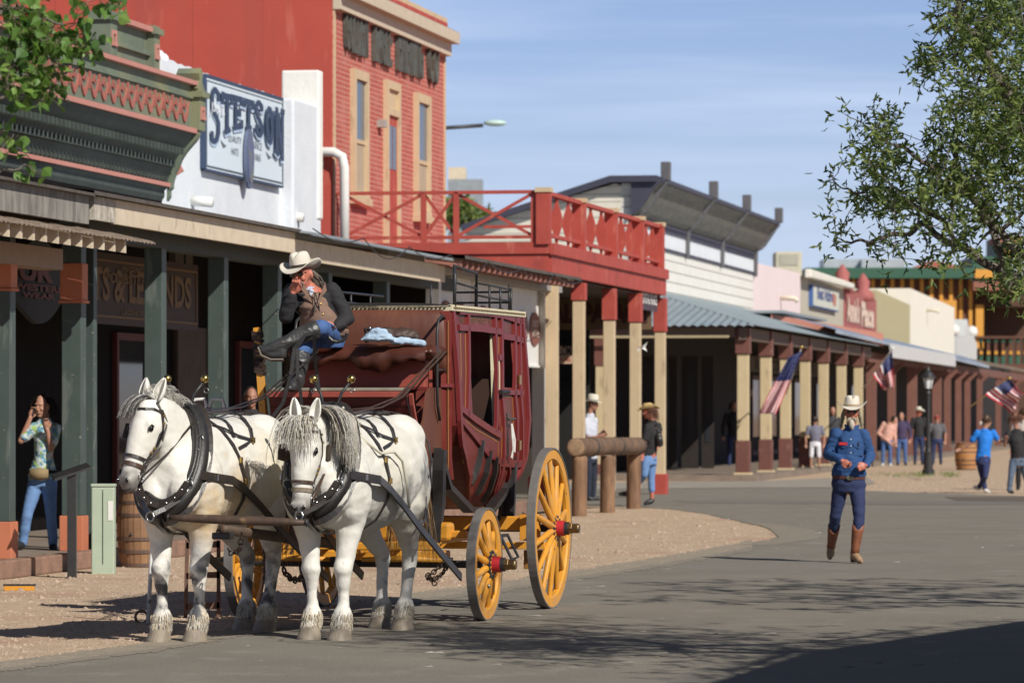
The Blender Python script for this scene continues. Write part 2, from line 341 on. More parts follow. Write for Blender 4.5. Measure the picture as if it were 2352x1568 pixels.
speckle(GREEN, 7, (.11,.13,.115), .60, .70, (1,1,.25)); speckle(GREEN, 22, (.28,.25,.2), .70, .73); speckle(CREAM, 9, (.35,.27,.19), .64, .74, (1,1,.4)); speckle(TANP, 6, (.40,.30,.19), .60, .74, (1,1,.3)); speckle(BROWN, 6, (.22,.11,.08), .60, .72)
BLACKV = mat('dark_interior', (.012,.011,.010), .9)
# ================================================================ shop with orange post caps (nearest, left)
uS0, uS1 = uu(-260,.2), uu(203,.25)
r = sthing('western_shop', 'western wear shop with orange capped green posts and short rafter eave, at left edge', 'shop building', uS0, .2)
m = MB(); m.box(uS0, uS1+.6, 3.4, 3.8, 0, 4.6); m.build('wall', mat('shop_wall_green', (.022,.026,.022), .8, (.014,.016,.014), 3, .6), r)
for px in (8, 172):
    u = uu(px, .3); z0 = zz(480 if px < 100 else 535, u, .3) if False else None
    p = MB(); b = MB()
    zt = zz(520 if px < 100 else 560, u, .3); zc0 = zz(662 if px < 100 else 690, u, .3); zc1 = zz(585 if px < 100 else 605, u, .3)
    p.m = 0; p.box(u-.1, u+.1, .2, .42, .55, zt); p.m = 1; p.box(u-.115, u+.115, .185, .435, zc0, zc1); p.box(u-.13, u+.13, .17, .45, zc0-.03, zc0)
    p.m = 1; p.box(u-.12, u+.12, .18, .44, .17, .55)
    p.build('post', [GREEN, ORANGE], r, bevel=.008)
zb = zz(585, uu(120,-.2), -.2)
ub0, ub1 = uS0, uu(210,-.1)
MB().box(ub0, ub1-.15, .17, .45, zb-.1, zb+.12).build('beam', mat('eave_beam', (.33,.23,.16), .75), r)
m = MB(); zr = zz(548, uu(100,-.5), -.5)
n = 16
for k in range(n):
    u = ub1-.1-k*.42; m.prism([(-.50,zr-.03),(-.50,zr+.10),(1.6,zr+.55),(1.6,zr+.33)], lambda a, b, t, u=u: (u+t, a, b), -.035, .035)
m.build('rafters', CREAM, r)
m = MB(); N = 90
for k in range(N):                                    # corrugated eave sheet
    a0 = ub0+(ub1+.9-ub0)*k/N; a1 = ub0+(ub1+.9-ub0)*(k+1)/N; h0 = .012*sin(k*pi*.9)
    m.add([(a0,-.56,zr+.12+h0),(a1,-.56,zr+.12-h0),(a1,2.6,zr+.80-h0),(a0,2.6,zr+.80+h0),(a0,-.56,zr+.10+h0),(a1,-.56,zr+.10-h0)], [(0,1,2,3),(4,5,1,0)])
m.build('eave_sheet', mat('rusty_sheet', (.30,.24,.18), .8, (.17,.12,.09), 8, .8), r)
m = MB(); zf = zz(415, uu(0,-.2), -.2); zf0 = zz(515, uu(200,-.2), -.2)
m.box(ub0, uu(200,-.2), -.22, -.14, zf0, zf+.0); m.build('fascia', OLDW, r)
MB().box(ub0, uu(198,-.2), -.3, 1.5, zf, zf+.03).build('roof', FELT, r)
# shop front behind: doors and sign
for a, b in ((18,60),(75,125),(145,200)):
    x0, x1 = uu(a,3.35), uu(b,3.35); m = MB(); frame(m, x0, x1, .2, 2.6, 3.4, .12, .05); d = m.build('door', DKRED, r); MB().box(x0+.14, x1-.14, 3.36, 3.385, 1.0, 2.45).build('pane', GLASSD, d)
def signboard(name, label, pts_px, w, thick, m1, cat='sign'):
    x0, x1, y0, y1 = pts_px
r = sthing('shop_sign', 'dark lobed hanging sign with brick red western wear lettering, in the shade at left', 'sign', uu(0,.9), .9)
us = uu(70,.9); zc = zz(640, us, .9)
pw = lambda px: uu(px,.9)
lob = []
for k in range(40):
    a = 2*pi*k/40; lob.append((us+.15+(1.08+.07*cos(5*a))*cos(a)*1.0, zc-.02+(.215*2+.04*cos(4*a))*sin(a)))
MB().prism(lob, fx(.9), 0, .06).build('board', mat('sign_dark', (.02,.018,.016), .7), r)
SR = mat('sign_red', (.17,.055,.04), .7)
m = MB(); z = lambda py: zz(py, us, .9)
text_mb(m, 'SPUR', fx(.83), pw(108)-pw(-30), z(600)-z(648), pw(-30), z(648), .05)
text_mb(m, 'WESTERN', fx(.83), pw(136)-pw(15), z(652)-z(668), pw(15), z(669), .04)
text_mb(m, 'WEAR', fx(.83), pw(112)-pw(35), z(670)-z(684), pw(35), z(686), .04); m.build('lettering', SR, r)
for k in (30, 100): MB().beam((pw(k),.9,z(600)+.05),(pw(k),.9,z(560)),.02,.02).build('hanger', IRON, r)
# ================================================================ green cornice building
uG0, uG1 = uu(-240,3.2), uu(372,3.0)
r = sthing('cornice_building', 'sage green shopfront with deep curved cornice, salmon trim and garland frieze', 'building', uG0, 3.0)
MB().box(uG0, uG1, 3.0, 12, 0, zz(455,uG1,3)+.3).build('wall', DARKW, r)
zG = lambda py: zz(py, uG1, 3.0)          # heights measured at the right-hand end (x about 385)
K_ = lambda a: 3.0-(3.0-a)*.55
prof = [(3.0,zG(462)),(2.93,zG(452)),(2.93,zG(438)),(2.86,zG(432)),(2.86,zG(423)),(2.84,zG(414)),(2.78,zG(398)),(2.70,zG(384)),(2.62,zG(366)),(2.50,zG(350)),(2.36,zG(336)),(2.22,zG(322)),(2.16,zG(310)),(2.16,zG(300))]
prof = [(K_(a),b) for a, b in prof]
def extr(mb, prof, u0, u1):
    n = len(prof); vs = [(u0,a,b) for a,b in prof]+[(u1,a,b) for a,b in prof]
    mb.add(vs, [(k,k+1,n+k+1,n+k) for k in range(n-1)]+[tuple(range(n-1,-1,-1)), tuple(range(n,2*n))])
pr = prof+[(3.0,zG(300))]
m = MB(); extr(m, pr, uG0, uG1); GREEND = mat('dark_sage_paint', (.062,.078,.066), .7, (.035,.045,.04), 2.5, .8); c = m.build('cornice', GREEND, r)
# dentils and little brackets in the cove
m = MB(); nb = 58
for k in range(nb):
    u = uG0+(uG1-uG0-.15)*k/nb+.1; m.box(u-.045, u+.045, K_(2.55), K_(2.76), zG(386), zG(372)); m.box(u-.04,u+.04, K_(2.32), K_(2.56), zG(358), zG(343)); m.box(u-.03,u+.03,K_(2.75),K_(2.86),zG(416),zG(408))
tag(m.build('brackets', GREEND, c), kind='stuff')
m = MB(); m.box(uG0, uG1, K_(2.86)-.05, 2.96, zG(430), zG(421)); m.box(uG0, uG1+.05, K_(2.16)-.05, 2.8, zG(308), zG(297)); m.build('salmon_moulding', PINK, c)
zt0, zt1 = zG(297), zG(198)
m = MB(); m.box(uG0, uG1, 2.57, 2.95, zt0, zt1); m.box(uG0, uG1, 2.53, 2.6, zG(229), zG(224)); fr = m.build('frieze', GREENL, r)
m = MB(); m.box(uG0, uG1, 2.48, 2.8, zt1, zt1+.06); m.build('frieze_cap', PINK, fr)
m = MB(); npair = 17; L0 = uu(60,2.57); L1 = uG1-.2; dw = (L1-L0)/npair
for k in range(npair):                                   # garlands
    x0 = L0+k*dw; zc = zG(236); 
    P_ = []; Q_ = []
    for i in range(9):
        t = i/8; a = x0+t*dw; sag = .22*sin(pi*t)**.8; P_.append((a, zc-sag)); Q_.append((a, zc-sag-.02-.07*sin(pi*t)))
    m.prism(P_+Q_[::-1], fx(2.57), 0, .025)
    m.prism([(x0-.015,zc-.2),(x0+.015,zc-.2),(x0+.035,zc+.02),(x0-.035,zc+.02)], fx(2.57), 0, .03)
    m.prism([(x0+dw/2-.02,zc-.12),(x0+dw/2+.02,zc-.12),(x0+dw/2+.02,zc-.0),(x0+dw/2-.02,zc-.0)], fx(2.57), 0, .025); m.box(x0+dw/2-.08,x0+dw/2+.08,2.545,2.57,zc-.10,zc-.06)
m.build('garlands', mat('swag_paint', (.40,.13,.10), .75), fr)
# end blocks
def endblock(u0, u1, za, zb, w0, w1, cap=True):
    m = MB(); m.box(u0, u1, w0, w1, za, zb); m.box(u0-.05, u1+.05, w0-.05, w1, zb-.12, zb-.04)
    if cap:
        um = (u0+u1)/2; m.prism([(u0-.04,zb),(u1+.04,zb),(u1-.1,zb+.12),(um+.12,zb+.22),(um,zb+.30),(um-.12,zb+.22),(u0+.1,zb+.12)], fx(w1), w1-w0-.02, 0)
    b = m.build('end_block', GREENL, r)
    m = MB(); frame(m, u0+.06, u1-.06, za+.15, zb-.25, w0, .05, .02); 
    y0, y1 = w0+.1, w1-.1
    if y1-y0 > .2: m.box(u1, u1+.02, y0, y1, za+.2, zb-.25)
    m.build('panel', PINK, b)
endblock(uG1-.02, uG1+.32, zG(300), zG(205), 2.45, 2.8)
# stepped pediment
p0, p1 = uu(246,2.7), uu(330,2.7); za, zb_ = zt1+.06, zz(78, uu(338,2.7), 2.7)
m = MB(); m.box(p0, p1, 2.66, 2.9, za, zb_); m.box(p0, p1, 2.60, 2.7, zb_-.32, zb_-.26); m.build('pediment', GREENL, r)
MB().box(p0-.1, p1+.1, 2.56, 2.9, zb_, zb_+.07).build('pediment_cap', PINK, r)
for q0, q1 in ((p0-.35,p0-.01),(p1+.01,p1+.32)): endblock(q0, q1, za, zb_+.1, 2.56, 2.85, False)
m = MB(); m.prism([(p1+.32,za),(p1+.50,za),(p1+.38,za+.3),(p1+.32,za+.6)], fx(2.8), 0, .15); m.build('scroll', GREENL, r)
# ends of the cove: curved end board
m = MB(); m.prism([(a-.06,b) for a,b in prof]+[(2.9,zG(300))], perp(uG1+.16), 0, .14); e = m.build('end_board', GREENL, r)
m = MB(); m.prism([(K_(2.50),zG(392)),(K_(2.80),zG(408)),(2.95,zG(380)),(K_(2.75),zG(352))], perp(uG1+.19), 0, .04); m.build('panel', PINK, e)
# ================================================================ long porch
uP0, uP1 = uu(203,-.15), uu(1312,-.5)
zE = 3.98
r = sthing('long_porch', 'long shared porch roof on grey green posts, cream fascia along the front', 'porch', uP0, 0)
for px in (205, 357, 501, 625, 742, 876):
    u = uu(px,.28); s = .07 if px == 205 else .105
    p = MB(); p.box(u-s, u+s, .28-s, .28+s, .17, zE-.25); p.box(u-s-.015,u+s+.015,.28-s-.015,.28+s+.015,.17,.4) if px > 210 else None; p.build('post', GREEN, r, bevel=.008)
MB().box(uP0, uu(1030,.3), .17, .39, zE-.42, zE-.22).build('beam', mat('beam_dark', (.05,.06,.055), .7), r)
m = MB(); e1 = uu(675,-.2); m.box(uP0-.0, uu(262,-.2), -.215, -.16, zE-.28, zE-.03); m.build('weathered_fascia', mat('peeling_white', (.62,.57,.48), .9, (.25,.22,.18), 9, .9), r)
m = MB(); m.box(uu(262,-.2)+.02, uu(468,-.2), -.215, -.16, zE-.29, zE-.03); m.box(uu(468,-.2)+.02, e1, -.215, -.16, zE-.29, zE-.03); m.build('fascia', CREAM, r)
m = MB(); m.box(e1+.02, uu(1022,-.2), -.2, -.15, zE-.36, zE-.11); m.build('lower_fascia', CREAM, r)
m = MB(); N = 60
m.add([(uP0-.3,-.3,zE-.03),(e1,-.3,zE-.03),(e1,3.4,zE+.42),(uP0-.3,3.4,zE+.42)], [(0,1,2,3)]); m.add([(uP0-.3,-.3,zE+.01),(e1,-.3,zE+.01),(e1,3.4,zE+.46),(uP0-.3,3.4,zE+.46)], [(0,3,2,1)]); m.add([(uP0-.3,-.3,zE-.03),(e1,-.3,zE-.03),(e1,-.3,zE+.01),(uP0-.3,-.3,zE+.01)], [(0,1,2,3)])
m.build('roof', FELT, r)
m = MB(); a0 = e1-.1; a1 = uu(1035,-.4); N = 160
for k in range(N):
    x0 = a0+(a1-a0)*k/N; x1 = a0+(a1-a0)*(k+1)/N; h = .014*(1 if k % 2 else -1)
    m.add([(x0,-.45,zE-.04+h),(x1,-.45,zE-.04-h),(x1,3.4,zE+.50-h),(x0,3.4,zE+.50+h),(x0,-.45,zE-.065+h),(x1,-.45,zE-.065-h)], [(0,1,2,3),(4,5,1,0)])
m.build('metal_roof', METR, r)
m = MB(); a2 = uu(1312,-.45); k = 0; u = a1+.1
while u < a2:
    m.prism([(-.55,zE-.05),(-.55,zE-.16),(1.5,zE+.05),(1.5,zE+.18)], lambda a, b, t, u=u: (u+t, a, b), -.04, .04); u += .46
m.build('rafter_tails', mat('rafter_brown', (.36,.16,.12), .8, (.2,.09,.07), 5, .6), r)
m = MB(); m.add([(a1,-.62,zE-.03),(a2,-.62,zE-.03),(a2,3.4,zE+.45),(a1,3.4,zE+.45),(a1,-.62,zE+.02),(a2,-.62,zE+.02),(a2,3.4,zE+.5),(a1,3.4,zE+.5)], [(0,1,2,3),(4,7,6,5),(0,4,5,1),(1,5,6,2)]); m.build('board_roof', FELT, r)
m = MB()
for j in range(7):
    x0 = uu(690,-.5)+j*(a2-uu(690,-.5))/7; x1 = x0+(a2-uu(690,-.5))/7; m.tube([(x0+(x1-x0)*t/8, -.66, zE-.02-.22*sin(pi*t/8)*(.5+.5*(j%2))) for t in range(9)], .008, 5)
m.build('light_cable', IRON, r)
# cream valance over the near bays + inside wall panels
m = MB(); m.build('x', CREAM, r) if False else None
def wallbits():
    r = sthing('shopfronts', 'dark shaded shop windows and doors behind the porch posts', 'shopfront', uu(203,3.3), 3.3)
    w = 3.0
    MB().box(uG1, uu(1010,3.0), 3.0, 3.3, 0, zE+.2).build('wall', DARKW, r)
    spec = [(258,330,'d'),(395,470,'c'),(540,600,'d'),(650,720,'c'),(760,860,'w'),(880,985,'w')]
    for a, b, t in spec:
        x0, x1 = uu(a,w), uu(b,w)
        if t == 'c':
            m = MB(); m.box(x0, x1, w-.05, w, .2, 2.9); m.box(x0, x0+.09, w-.09, w, .2, 2.9); m.box(x1-.09, x1, w-.09, w, .2, 2.9); m.build('trim_panel', DARKC, r)
        else:
            m = MB(); frame(m, x0, x1, .25 if t == 'd' else .9, 2.75, w, .1, .07); o = m.build('door' if t == 'd' else 'window', DKRED, r); MB().box(x0+.1, x1-.1, w-.04, w-.015, .9, 2.65).build('pane', GLASSD, o)
    m = MB(); m.box(uu(400,2.9), uu(440,2.9), 2.88, 2.98, zz(625,uu(420,2.9),2.9), zz(555,uu(420,2.9),2.9)); m.build('transom_trim', DARKC, r)
wallbits()
r = sthing('legends_sign', 'brown hanging sign with gold ghosts and legends lettering behind the green posts', 'sign', uu(215,1.7), 1.7)
w = 1.7; x0, x1 = uu(212,w), uu(455,w); us = uu(400,w); z0, z1 = zz(756,us,w), zz(602,us,w)
MB().box(x0, x1, w, w+.06, z0, z1).build('board', mat('sign_brown', (.05,.022,.016), .6), r)
SG = mat('sign_gold', (.20,.11,.042), .6)
m = MB(); frame(m, x0+.1, x1-.1, z0+.08, z1-.08, w, .03, .012); text_mb(m, "GHOSTS & LEGENDS", fx(w), uu(432,w)-uu(95,w), .42, uu(95,w)+.12, z0+.28, .03, .012); 
m.v = m.v; m.build('lettering', SG, r)
m = MB(); text_mb(m, "TOMBSTONE'S", fx(w), 2.6, .13, x0+.5, z1-.36, .02, .012); text_mb(m, "LEGENDS", fx(w), 1.0, .07, x0+1.3, z0+.13, .02, .012); text_mb(m, "HISTORIC", fx(w), 1.0, .07, x0+1.3, z1-.20, .02, .012); m.build('small_lettering', SG, r)
for k in (260, 430): MB().beam((uu(k,w),w+.03,z1),(uu(k,w),w+.03,zE+.15),.025,.025).build('hanger', IRON, r)
# ================================================================ white rendered building with the hat sign
r = sthing('white_building', 'white rendered building with ragged parapet carrying the big hat sign', 'building', uG1, 3.0)
STW = mat('white_render', (.74,.77,.80), .85, (.62,.65,.69), 1.6, .6, bump=.35, bscale=14); speckle(STW, 3, (.83,.78,.66), .66, .8, (1,1,.3))
u0, u1 = uu(340,3.2), uu(672,3.2); u2 = uu(735,3.2)
za, zb_ = zz(125,uu(345,3.2),3.2), zz(240,u1,3.2)
zt = (za+zb_)/2
poly = [(u0-1,3.6),(u1+.2,3.6),(u1+.2,zt)]
random.seed(3)
nn = 46
for k in range(nn+1):
    a = u1+.2+(u0-1-u1-.2)*k/nn; poly.append((a, zt+random.uniform(-.025,.03)+(.10 if k in (44,) else 0)+.1*max(0,(k/nn-.5))))
m = MB(); m.prism(poly, fx(3.5), 0, .3); m.box(u0-1, u2, 3.21, 3.5, 3.4, 4.25); m.build('wall', STW, r)
m = MB()
for dx, h in ((.35,.32),(.62,.14),(.95,.16),(1.15,.12)): m.sphere((u0+dx,3.3,zt+.05), .1, 8, 6, (1,1,h*8))
m.build('broken_coping', STW, r)
ub0, ub1 = uu(672,3.2), uu(737,3.0)
zb2 = zz(157, uu(700,3.1), 3.1)
MB().box(uu(672,3.0), uu(735,3.0), 2.98, 3.5, 3.5, zt).build('pilaster', STW, r, bevel=.04)
m = MB(); m.box(uu(735,3.0)-.3, uu(735,3.0)+.01, 2.95, 3.58, zz(505,uu(735,3),3), zb2); m.build('fire_wall', mat('bright_render', (.86,.85,.80), .85, (.78,.76,.68), 2, .6, bump=.3), r, bevel=.03)
for px, py, l in ((470,465,.5),(680,500,.5)):
    u = uu(px,3.0); z = zz(py,u,2.9); MB().tube([(u,3.2,z+.03),(u,2.88,z+.0)],.075,12).build('roof_drain', WHITE, r, smooth=True)
m = MB()
# sign
r = sthing('hat_sign', 'large pale blue sign with navy arched hat-maker lettering on the white wall', 'sign', uu(470,3.1), 3.15)
w = 3.12; x0, x1 = uu(473,w), uu(649,w); zt_ = (zz(176,x0,w)+zz(233,x1,w))/2; zb_ = (zz(387,x0,w)+zz(427,x1,w))/2
SBL = mat('sign_pale_blue', (.66,.74,.80), .55, (.60,.69,.76), 2, .5); NAVY = mat('sign_navy', (.035,.06,.12), .55); LBL = mat('sign_light_blue', (.48,.60,.78), .6); SGR = mat('sign_grey', (.16,.19,.22), .6)
m = MB(); m.box(x0, x1, w, w+.05, zb_, zt_); m.build('board', SBL, r)
m = MB(); m.box(x0-.02, x1+.02, w-.012, w+.06, zt_, zt_+.045); m.box(x0-.02, x1+.02, w-.012, w+.06, zb_-.035, zb_); m.box(x0-.05, x0, w-.01, w+.09, zb_, zt_); m.box(x1, x1+.02, w-.01, w+.09, zb_, zt_); m.build('edge', NAVY, r)
SW = x1-x0; SH = zt_-zb_
def T(a, b, t): return (x0+a*SW, w-t, zb_+b*SH)
STK = {'S':[[(.95,.80),(.95,.92),(.6,1),(.3,1),(.12,.88),(.12,.68),(.35,.55),(.65,.45),(.88,.32),(.88,.12),(.65,0),(.35,0),(.05,.08),(.05,.22)]],
 'T':[[(0,.93),(1,.93)],[(.5,.93),(.5,.0)],[(.06,1),(.06,.74)],[(.94,1),(.94,.74)],[(.25,.04),(.75,.04)]],
 'E':[[(.25,.94),(.25,.06)],[(.0,.94),(.95,.94)],[(.0,.06),(.95,.06)],[(.25,.5),(.7,.5)],[(.93,1),(.93,.76)],[(.93,.0),(.93,.24)],[(.68,.6),(.68,.4)]],
 'N':[[(.18,.96),(.18,.04)],[(.82,.96),(.82,.04)],[(.18,.92),(.82,.08)],[(0,.04),(.4,.04)],[(0,.96),(.25,.96)],[(.6,.96),(1,.96)]],
 'O':[[(.5+.36*cos(a*pi/8), .5+.44*sin(a*pi/8)) for a in range(17)]]}
def slab(word, xs, top, bot, m, lw=.017, lh=.05, t=.02, dx=0, dy=0):
    for ch, (a, b) in zip(word, xs):
        for st in STK[ch]:
            pts = []
            for p, q in st:
                X = a+(b-a)*p; B = bot(X); Tt = top(X); pts.append((X+dx, B+(Tt-B)*q+dy))
            for i in range(len(pts)-1):
                (ax, ay), (bx, by) = pts[i], pts[i+1]; L_ = sqrt((bx-ax)**2+(by-ay)**2) or 1; ex, ey = (bx-ax)/L_, (by-ay)/L_
                hz = abs(ex); hw = lw*(1-hz)+lh*hz*.55; hw2 = lw
                # widen vertical strokes in x, horizontal strokes in y
                nx, ny = -ey*lw, ex*lh*.55
                e = .006
                m.add([T(ax-ex*e+nx, ay-ey*e+ny, t), T(bx+ex*e+nx, by+ey*e+ny, t), T(bx+ex*e-nx, by+ey*e-ny, t), T(ax-ex*e-nx, ay-ey*e-ny, t)], [(0,1,2,3)])
                t += .0006
    return m
lets = [(.05,.15),(.18,.31),(.325,.43),(.455,.575),(.60,.69),(.73,.83),(.855,.975)]
top = lambda x: .885; bot = lambda x: .56-1.15*abs(x-.50)**1.75
m = MB(); slab('STETSON', lets, top, bot, m, .021, .055, .008, .006, -.035); m.build('letter_shadow', LBL, r)
m = MB(); slab('STETSON', lets, top, bot, m, .020, .055, .02); m.build('lettering', NAVY, r)
m = MB(); text_mb(m, 'JOHN B.', T, .17, .14, .03, .60, .02, .045); m.build('script', mat('sign_white', (.80,.84,.88), .6), r)
m = MB(); text_mb(m, 'QUALITY', T, .17, .085, .27, .35, .0, .01); text_mb(m, 'HATS', T, .09, .08, .31, .22, .0, .01); text_mb(m, 'SINCE', T, .11, .085, .60, .35, 0, .01); text_mb(m, '1865', T, .08, .08, .615, .22, 0, .01)
for cx in (.21,.80): m.add([T(cx-.04,.36,.01),T(cx,.32,.01),T(cx+.04,.30,.01),T(cx,.27,.01)],[(0,1,2,3)])
frame(m, x0+.03, x1-.03, zb_+.04, zt_-.04, w, .012, .01); m.build('small_lettering', SGR, r)
m = MB(); cc = T(.505,.10,.05); ov = [(.25*cos(2*pi*k/28), .46*sin(2*pi*k/28)) for k in range(28)]
ov = [(cc[0]+a, cc[2]+.15+b) for a, b in ov]; m.prism(ov, fx(w-.02), 0, .05); o = m.build('oval_badge', mat('badge_blue', (.12,.15,.24), .5), r)
m = MB(); ov = [(cc[0]+.18*cos(2*pi*k/24), cc[2]+.15+.38*sin(2*pi*k/24)) for k in range(24)]; m.prism(ov, fx(w-.071), 0, .012); m.build('badge_picture', mat('badge_scene', (.20,.21,.10), .5, (.10,.12,.26), 3, 1), o)
# ================================================================ brick saloon with red balcony
wb = 3.7
BRICK = bricks('painted_brick', (.47,.10,.068), (.37,.072,.052), (.53,.25,.20), 1.8, .24, .085, .012)
uB0, uB1 = uu(765,wb), uu(1021,wb)
r = sthing('brick_saloon', 'two storey painted brick saloon with plain red side wall and tan cornice', 'building', uB0, wb)
zTop = zz(54, uB1, wb); zC1 = zz(128, uB1, wb); zfl = 4.58
MB().box(uB0, uB1, wb, wb+.35, 4.3, zTop).build('brick_wall', BRICK, r)
m = MB(); m.box(uB0-.04, uB0-.001, wb+.01, 40, 0, zTop-.02); m.box(uB0+.02, uB1-.05, wb+.35, 39.9, 0, zTop-.03); m.build('side_wall', REDW, r)
m = MB(); m.box(uB0-.1, uB1+.05, wb-.05, wb+.3, zTop, zTop+.09); m.build('coping', TANP, r)
MB().box(uB0, uB1+.02, wb-.06, wb, zC1+.2, zTop).build('parapet_panel', REDP, r)
m = MB(); m.box(uB0-.02, uB1+.02, wb-.14, wb, zC1-.02, zC1+.22); m.box(uB0-.05, uB1+.05, wb-.30, wb, zC1+.22, zC1+.44); m.build('cornice', mat('cornice_tan', (.60,.50,.38), .7), r)
MB().add([(uB0-.05,wb-.30,zC1+.445),(uB1+.05,wb-.30,zC1+.445),(uB1+.05,wb-.05,zC1+.55),(uB0-.05,wb-.05,zC1+.55)],[(0,1,2,3)]).build('cornice_cap', REDP, r)
for a in (uB0, uB1-.09): MB().box(a, a+.09, wb-.03, wb, 4.3, zC1-.02).build('corner_board', TANP, r)
# raised letters
LET = mat('letter_grey', (.10,.115,.11), .7, (.075,.06,.035), 6, .8)
dz = .95; zl = zz(197, uu(998,wb), wb); ux = lambda p: uu(p,wb)
for s_, a, b in (('GOLDEN', 786, 836), ('EAGLE', 852, 892), ('BREWING', 906, 964), ('CO', 977, 1000)):
    m = MB(); x0, x1 = ux(a), ux(b); n = len(s_); cw = (x1-x0)/n
    cu_t = []
    for i, ch in enumerate(s_):
        cu = bpy.data.curves.new('t','FONT'); cu.body = ch; cu.offset = .008; cu.extrude = .04; cu.resolution_u = 3; o = bpy.data.objects.new('t',cu); col.objects.link(o)
        dg = bpy.context.evaluated_depsgraph_get(); dg.update(); me = bpy.data.meshes.new_from_object(o.evaluated_get(dg)); bpy.data.objects.remove(o)
        xs = [v.co.x for v in me.vertices]; ys = [v.co.y for v in me.vertices]
        m.add([(x0+(i+.04)*cw+(v.co.x-min(xs))/(max(xs)-min(xs))*cw*.90, wb-.05-v.co.z, zl+(v.co.y-min(ys))/(max(ys)-min(ys))*dz) for v in me.vertices], [tuple(p.vertices) for p in me.polygons])
        bpy.data.meshes.remove(me)
    m.build('lettering', LET, r)
def sash(pa, pb, yt, yb, par):
    x0, x1 = ux(pa), ux(pb); z0, z1 = zz(yb,x0,wb), zz(yt,x0,wb)
    m = MB(); frame(m, x0, x1, z0, z1, wb, .17, .09); m.box(x0+.17,x1-.17,wb-.05,wb-.005,z0+(z1-z0)*.44,z0+(z1-z0)*.47); m.box(x0-.04,x1+.04,wb-.14,wb,z0-.07,z0+.06)
    o = m.build('window', TANP, par); MB().box(x0+.17, x1-.17, wb-.03, wb-.008, z0+(z1-z0)*.47, z1-.17).build('pane', GLASSL, o)
    MB().box(x0+.17, x1-.17, wb-.025, wb-.006, z0+.17, z0+(z1-z0)*.44).build('curtain', mat('curtain_tan', (.45,.37,.26), .8), o); return o
sash(804, 838, 157, 458, r); sash(949, 981, 212, 500, r)
x0, x1 = ux(880), ux(911); zt_ = zz(183,x0,wb)
m = MB(); frame(m, x0, x1, zfl, zt_, wb, .15, .09); m.box(x0+.15,x1-.15,wb-.09,wb,zz(262,x0,wb),zz(246,x0,wb)); d = m.build('door_frame', TANP, r)
MB().box(x0+.15, x1-.15, wb-.04, wb-.01, zfl, zz(262,x0,wb)).build('door', REDP, d)
m = MB()
for a, b in ((x0+.25,(x0+x1)/2-.04),((x0+x1)/2+.04,x1-.25)): m.box(a, b, wb-.05, wb-.042, zz(385,x0,wb), zz(285,x0,wb))
m.build('pane', GLASSL, d); MB().box(x0+.15,x1-.15,wb-.03,wb-.01,zz(246,x0,wb),zt_-.15).build('transom_board', TANP, d)
u = ux(869); MB().box(u-.12,u+.12,wb-.14,wb,zz(293,u,wb),zz(276,u,wb)).build('wall_lamp', mat('lamp_grey',(.4,.38,.34),.6), r)
m = MB(); u = uu(765,wb)-.05; zp = zz(348, u, wb); q = [V((u-.1,wb+1.1,zp)),V((u-.12,wb-.05,zp-.02)),V((u-.12,wb-.2,zp-.10)),V((u-.12,wb-.24,zp-.3)),V((u-.12,wb-.24,4.2))]
m.tube(q, .085, 12); m.build('downpipe', WHITE, r, smooth=True)
# balcony
w0b = -.1; uc = uu(1265,w0b); ue = uu(1528,w0b); zt_r = zz(435,uc,w0b)
bal = sthing('balcony', 'red timber balcony over the street carried on cream and red posts', 'balcony', uc, 0)
m = MB(); m.box(uc, ue, w0b, wb-.02, zfl-.1, zfl); m.build('deck', REDP, bal)
m = MB(); m.box(uc-.06, ue+.06, w0b-.07, w0b, zfl-.18, zfl+.02); m.box(uc, ue, w0b-.02, w0b+.1, zz(628,uc,w0b), zfl-.18); m.box(uc-.06, uc, w0b, wb+.3, zfl-.16, zfl+.04); m.build('fascia', REDP, bal)
MB().box(uc-.02, uc+.04, w0b+.02, wb+.3, zz(648,uc,w0b), zfl-.16).build('side_panel', REDP, bal)
MB().box(uc+.05, ue-.05, w0b+.15, wb-.05, 4.02, 4.06).build('soffit', mat('soffit_dark', (.09,.055,.04), .8), bal)
MB().box(ue-.05, ue, w0b+.1, wb, 3.9, zfl-.18).build('end_panel', REDP, bal)
pcol = [1265, 1345, 1418, 1479, 1525]
for i, px in enumerate(pcol):
    u = uu(px,w0b); m = MB(); m.box(u-.11, u+.11, w0b, w0b+.24, zfl, zt_r-.05); m.m = 1; m.box(u-.13,u+.13,w0b-.02,w0b+.26,zt_r-.05,zt_r+.03) ; m.build('rail_post', [REDP, TANP], bal)
m = MB(); m.box(uc, ue, w0b+.05, w0b+.17, zt_r-.09, zt_r-.02); m.box(uc, ue, w0b+.06, w0b+.14, zfl+.14, zfl+.20); m.build('rail', REDP, bal)
for i in range(4):
    a, b = uu(pcol[i],w0b), uu(pcol[i+1],w0b)
    for k in range(2):
        u = a+(b-a)*(k+1)/3; h0, h1 = zfl+.06, zt_r-.09; hh = h1-h0; pf = []
        for j in range(13):
            t = j/12; pf.append((.02+.085*sin(pi*t)**2, h0+hh*t))
        poly = [(w0b+.11-a_, b_) for a_, b_ in pf]+[(w0b+.11+a_, b_) for a_, b_ in pf[::-1]]
        MB().prism(poly, perp(u), -.03, .03).build('baluster', REDP, bal)
pw_ = lambda px: (lambda X: X)(px)
def wq(px, u):      # depth w at which column px crosses the plane u = const
    t = (px-CX)/FPX; return -(12.79+u*(t*cos(A)-sin(A)))/(cos(A)+t*sin(A))
ps = [788, 973, 1048, 1226]
for px in ps: w_ = wq(px,uc); MB().box(uc-.05, uc+.03, w_-.045, w_+.045, zfl+.04, zt_r-.03).build('rail_post', REDP, bal)
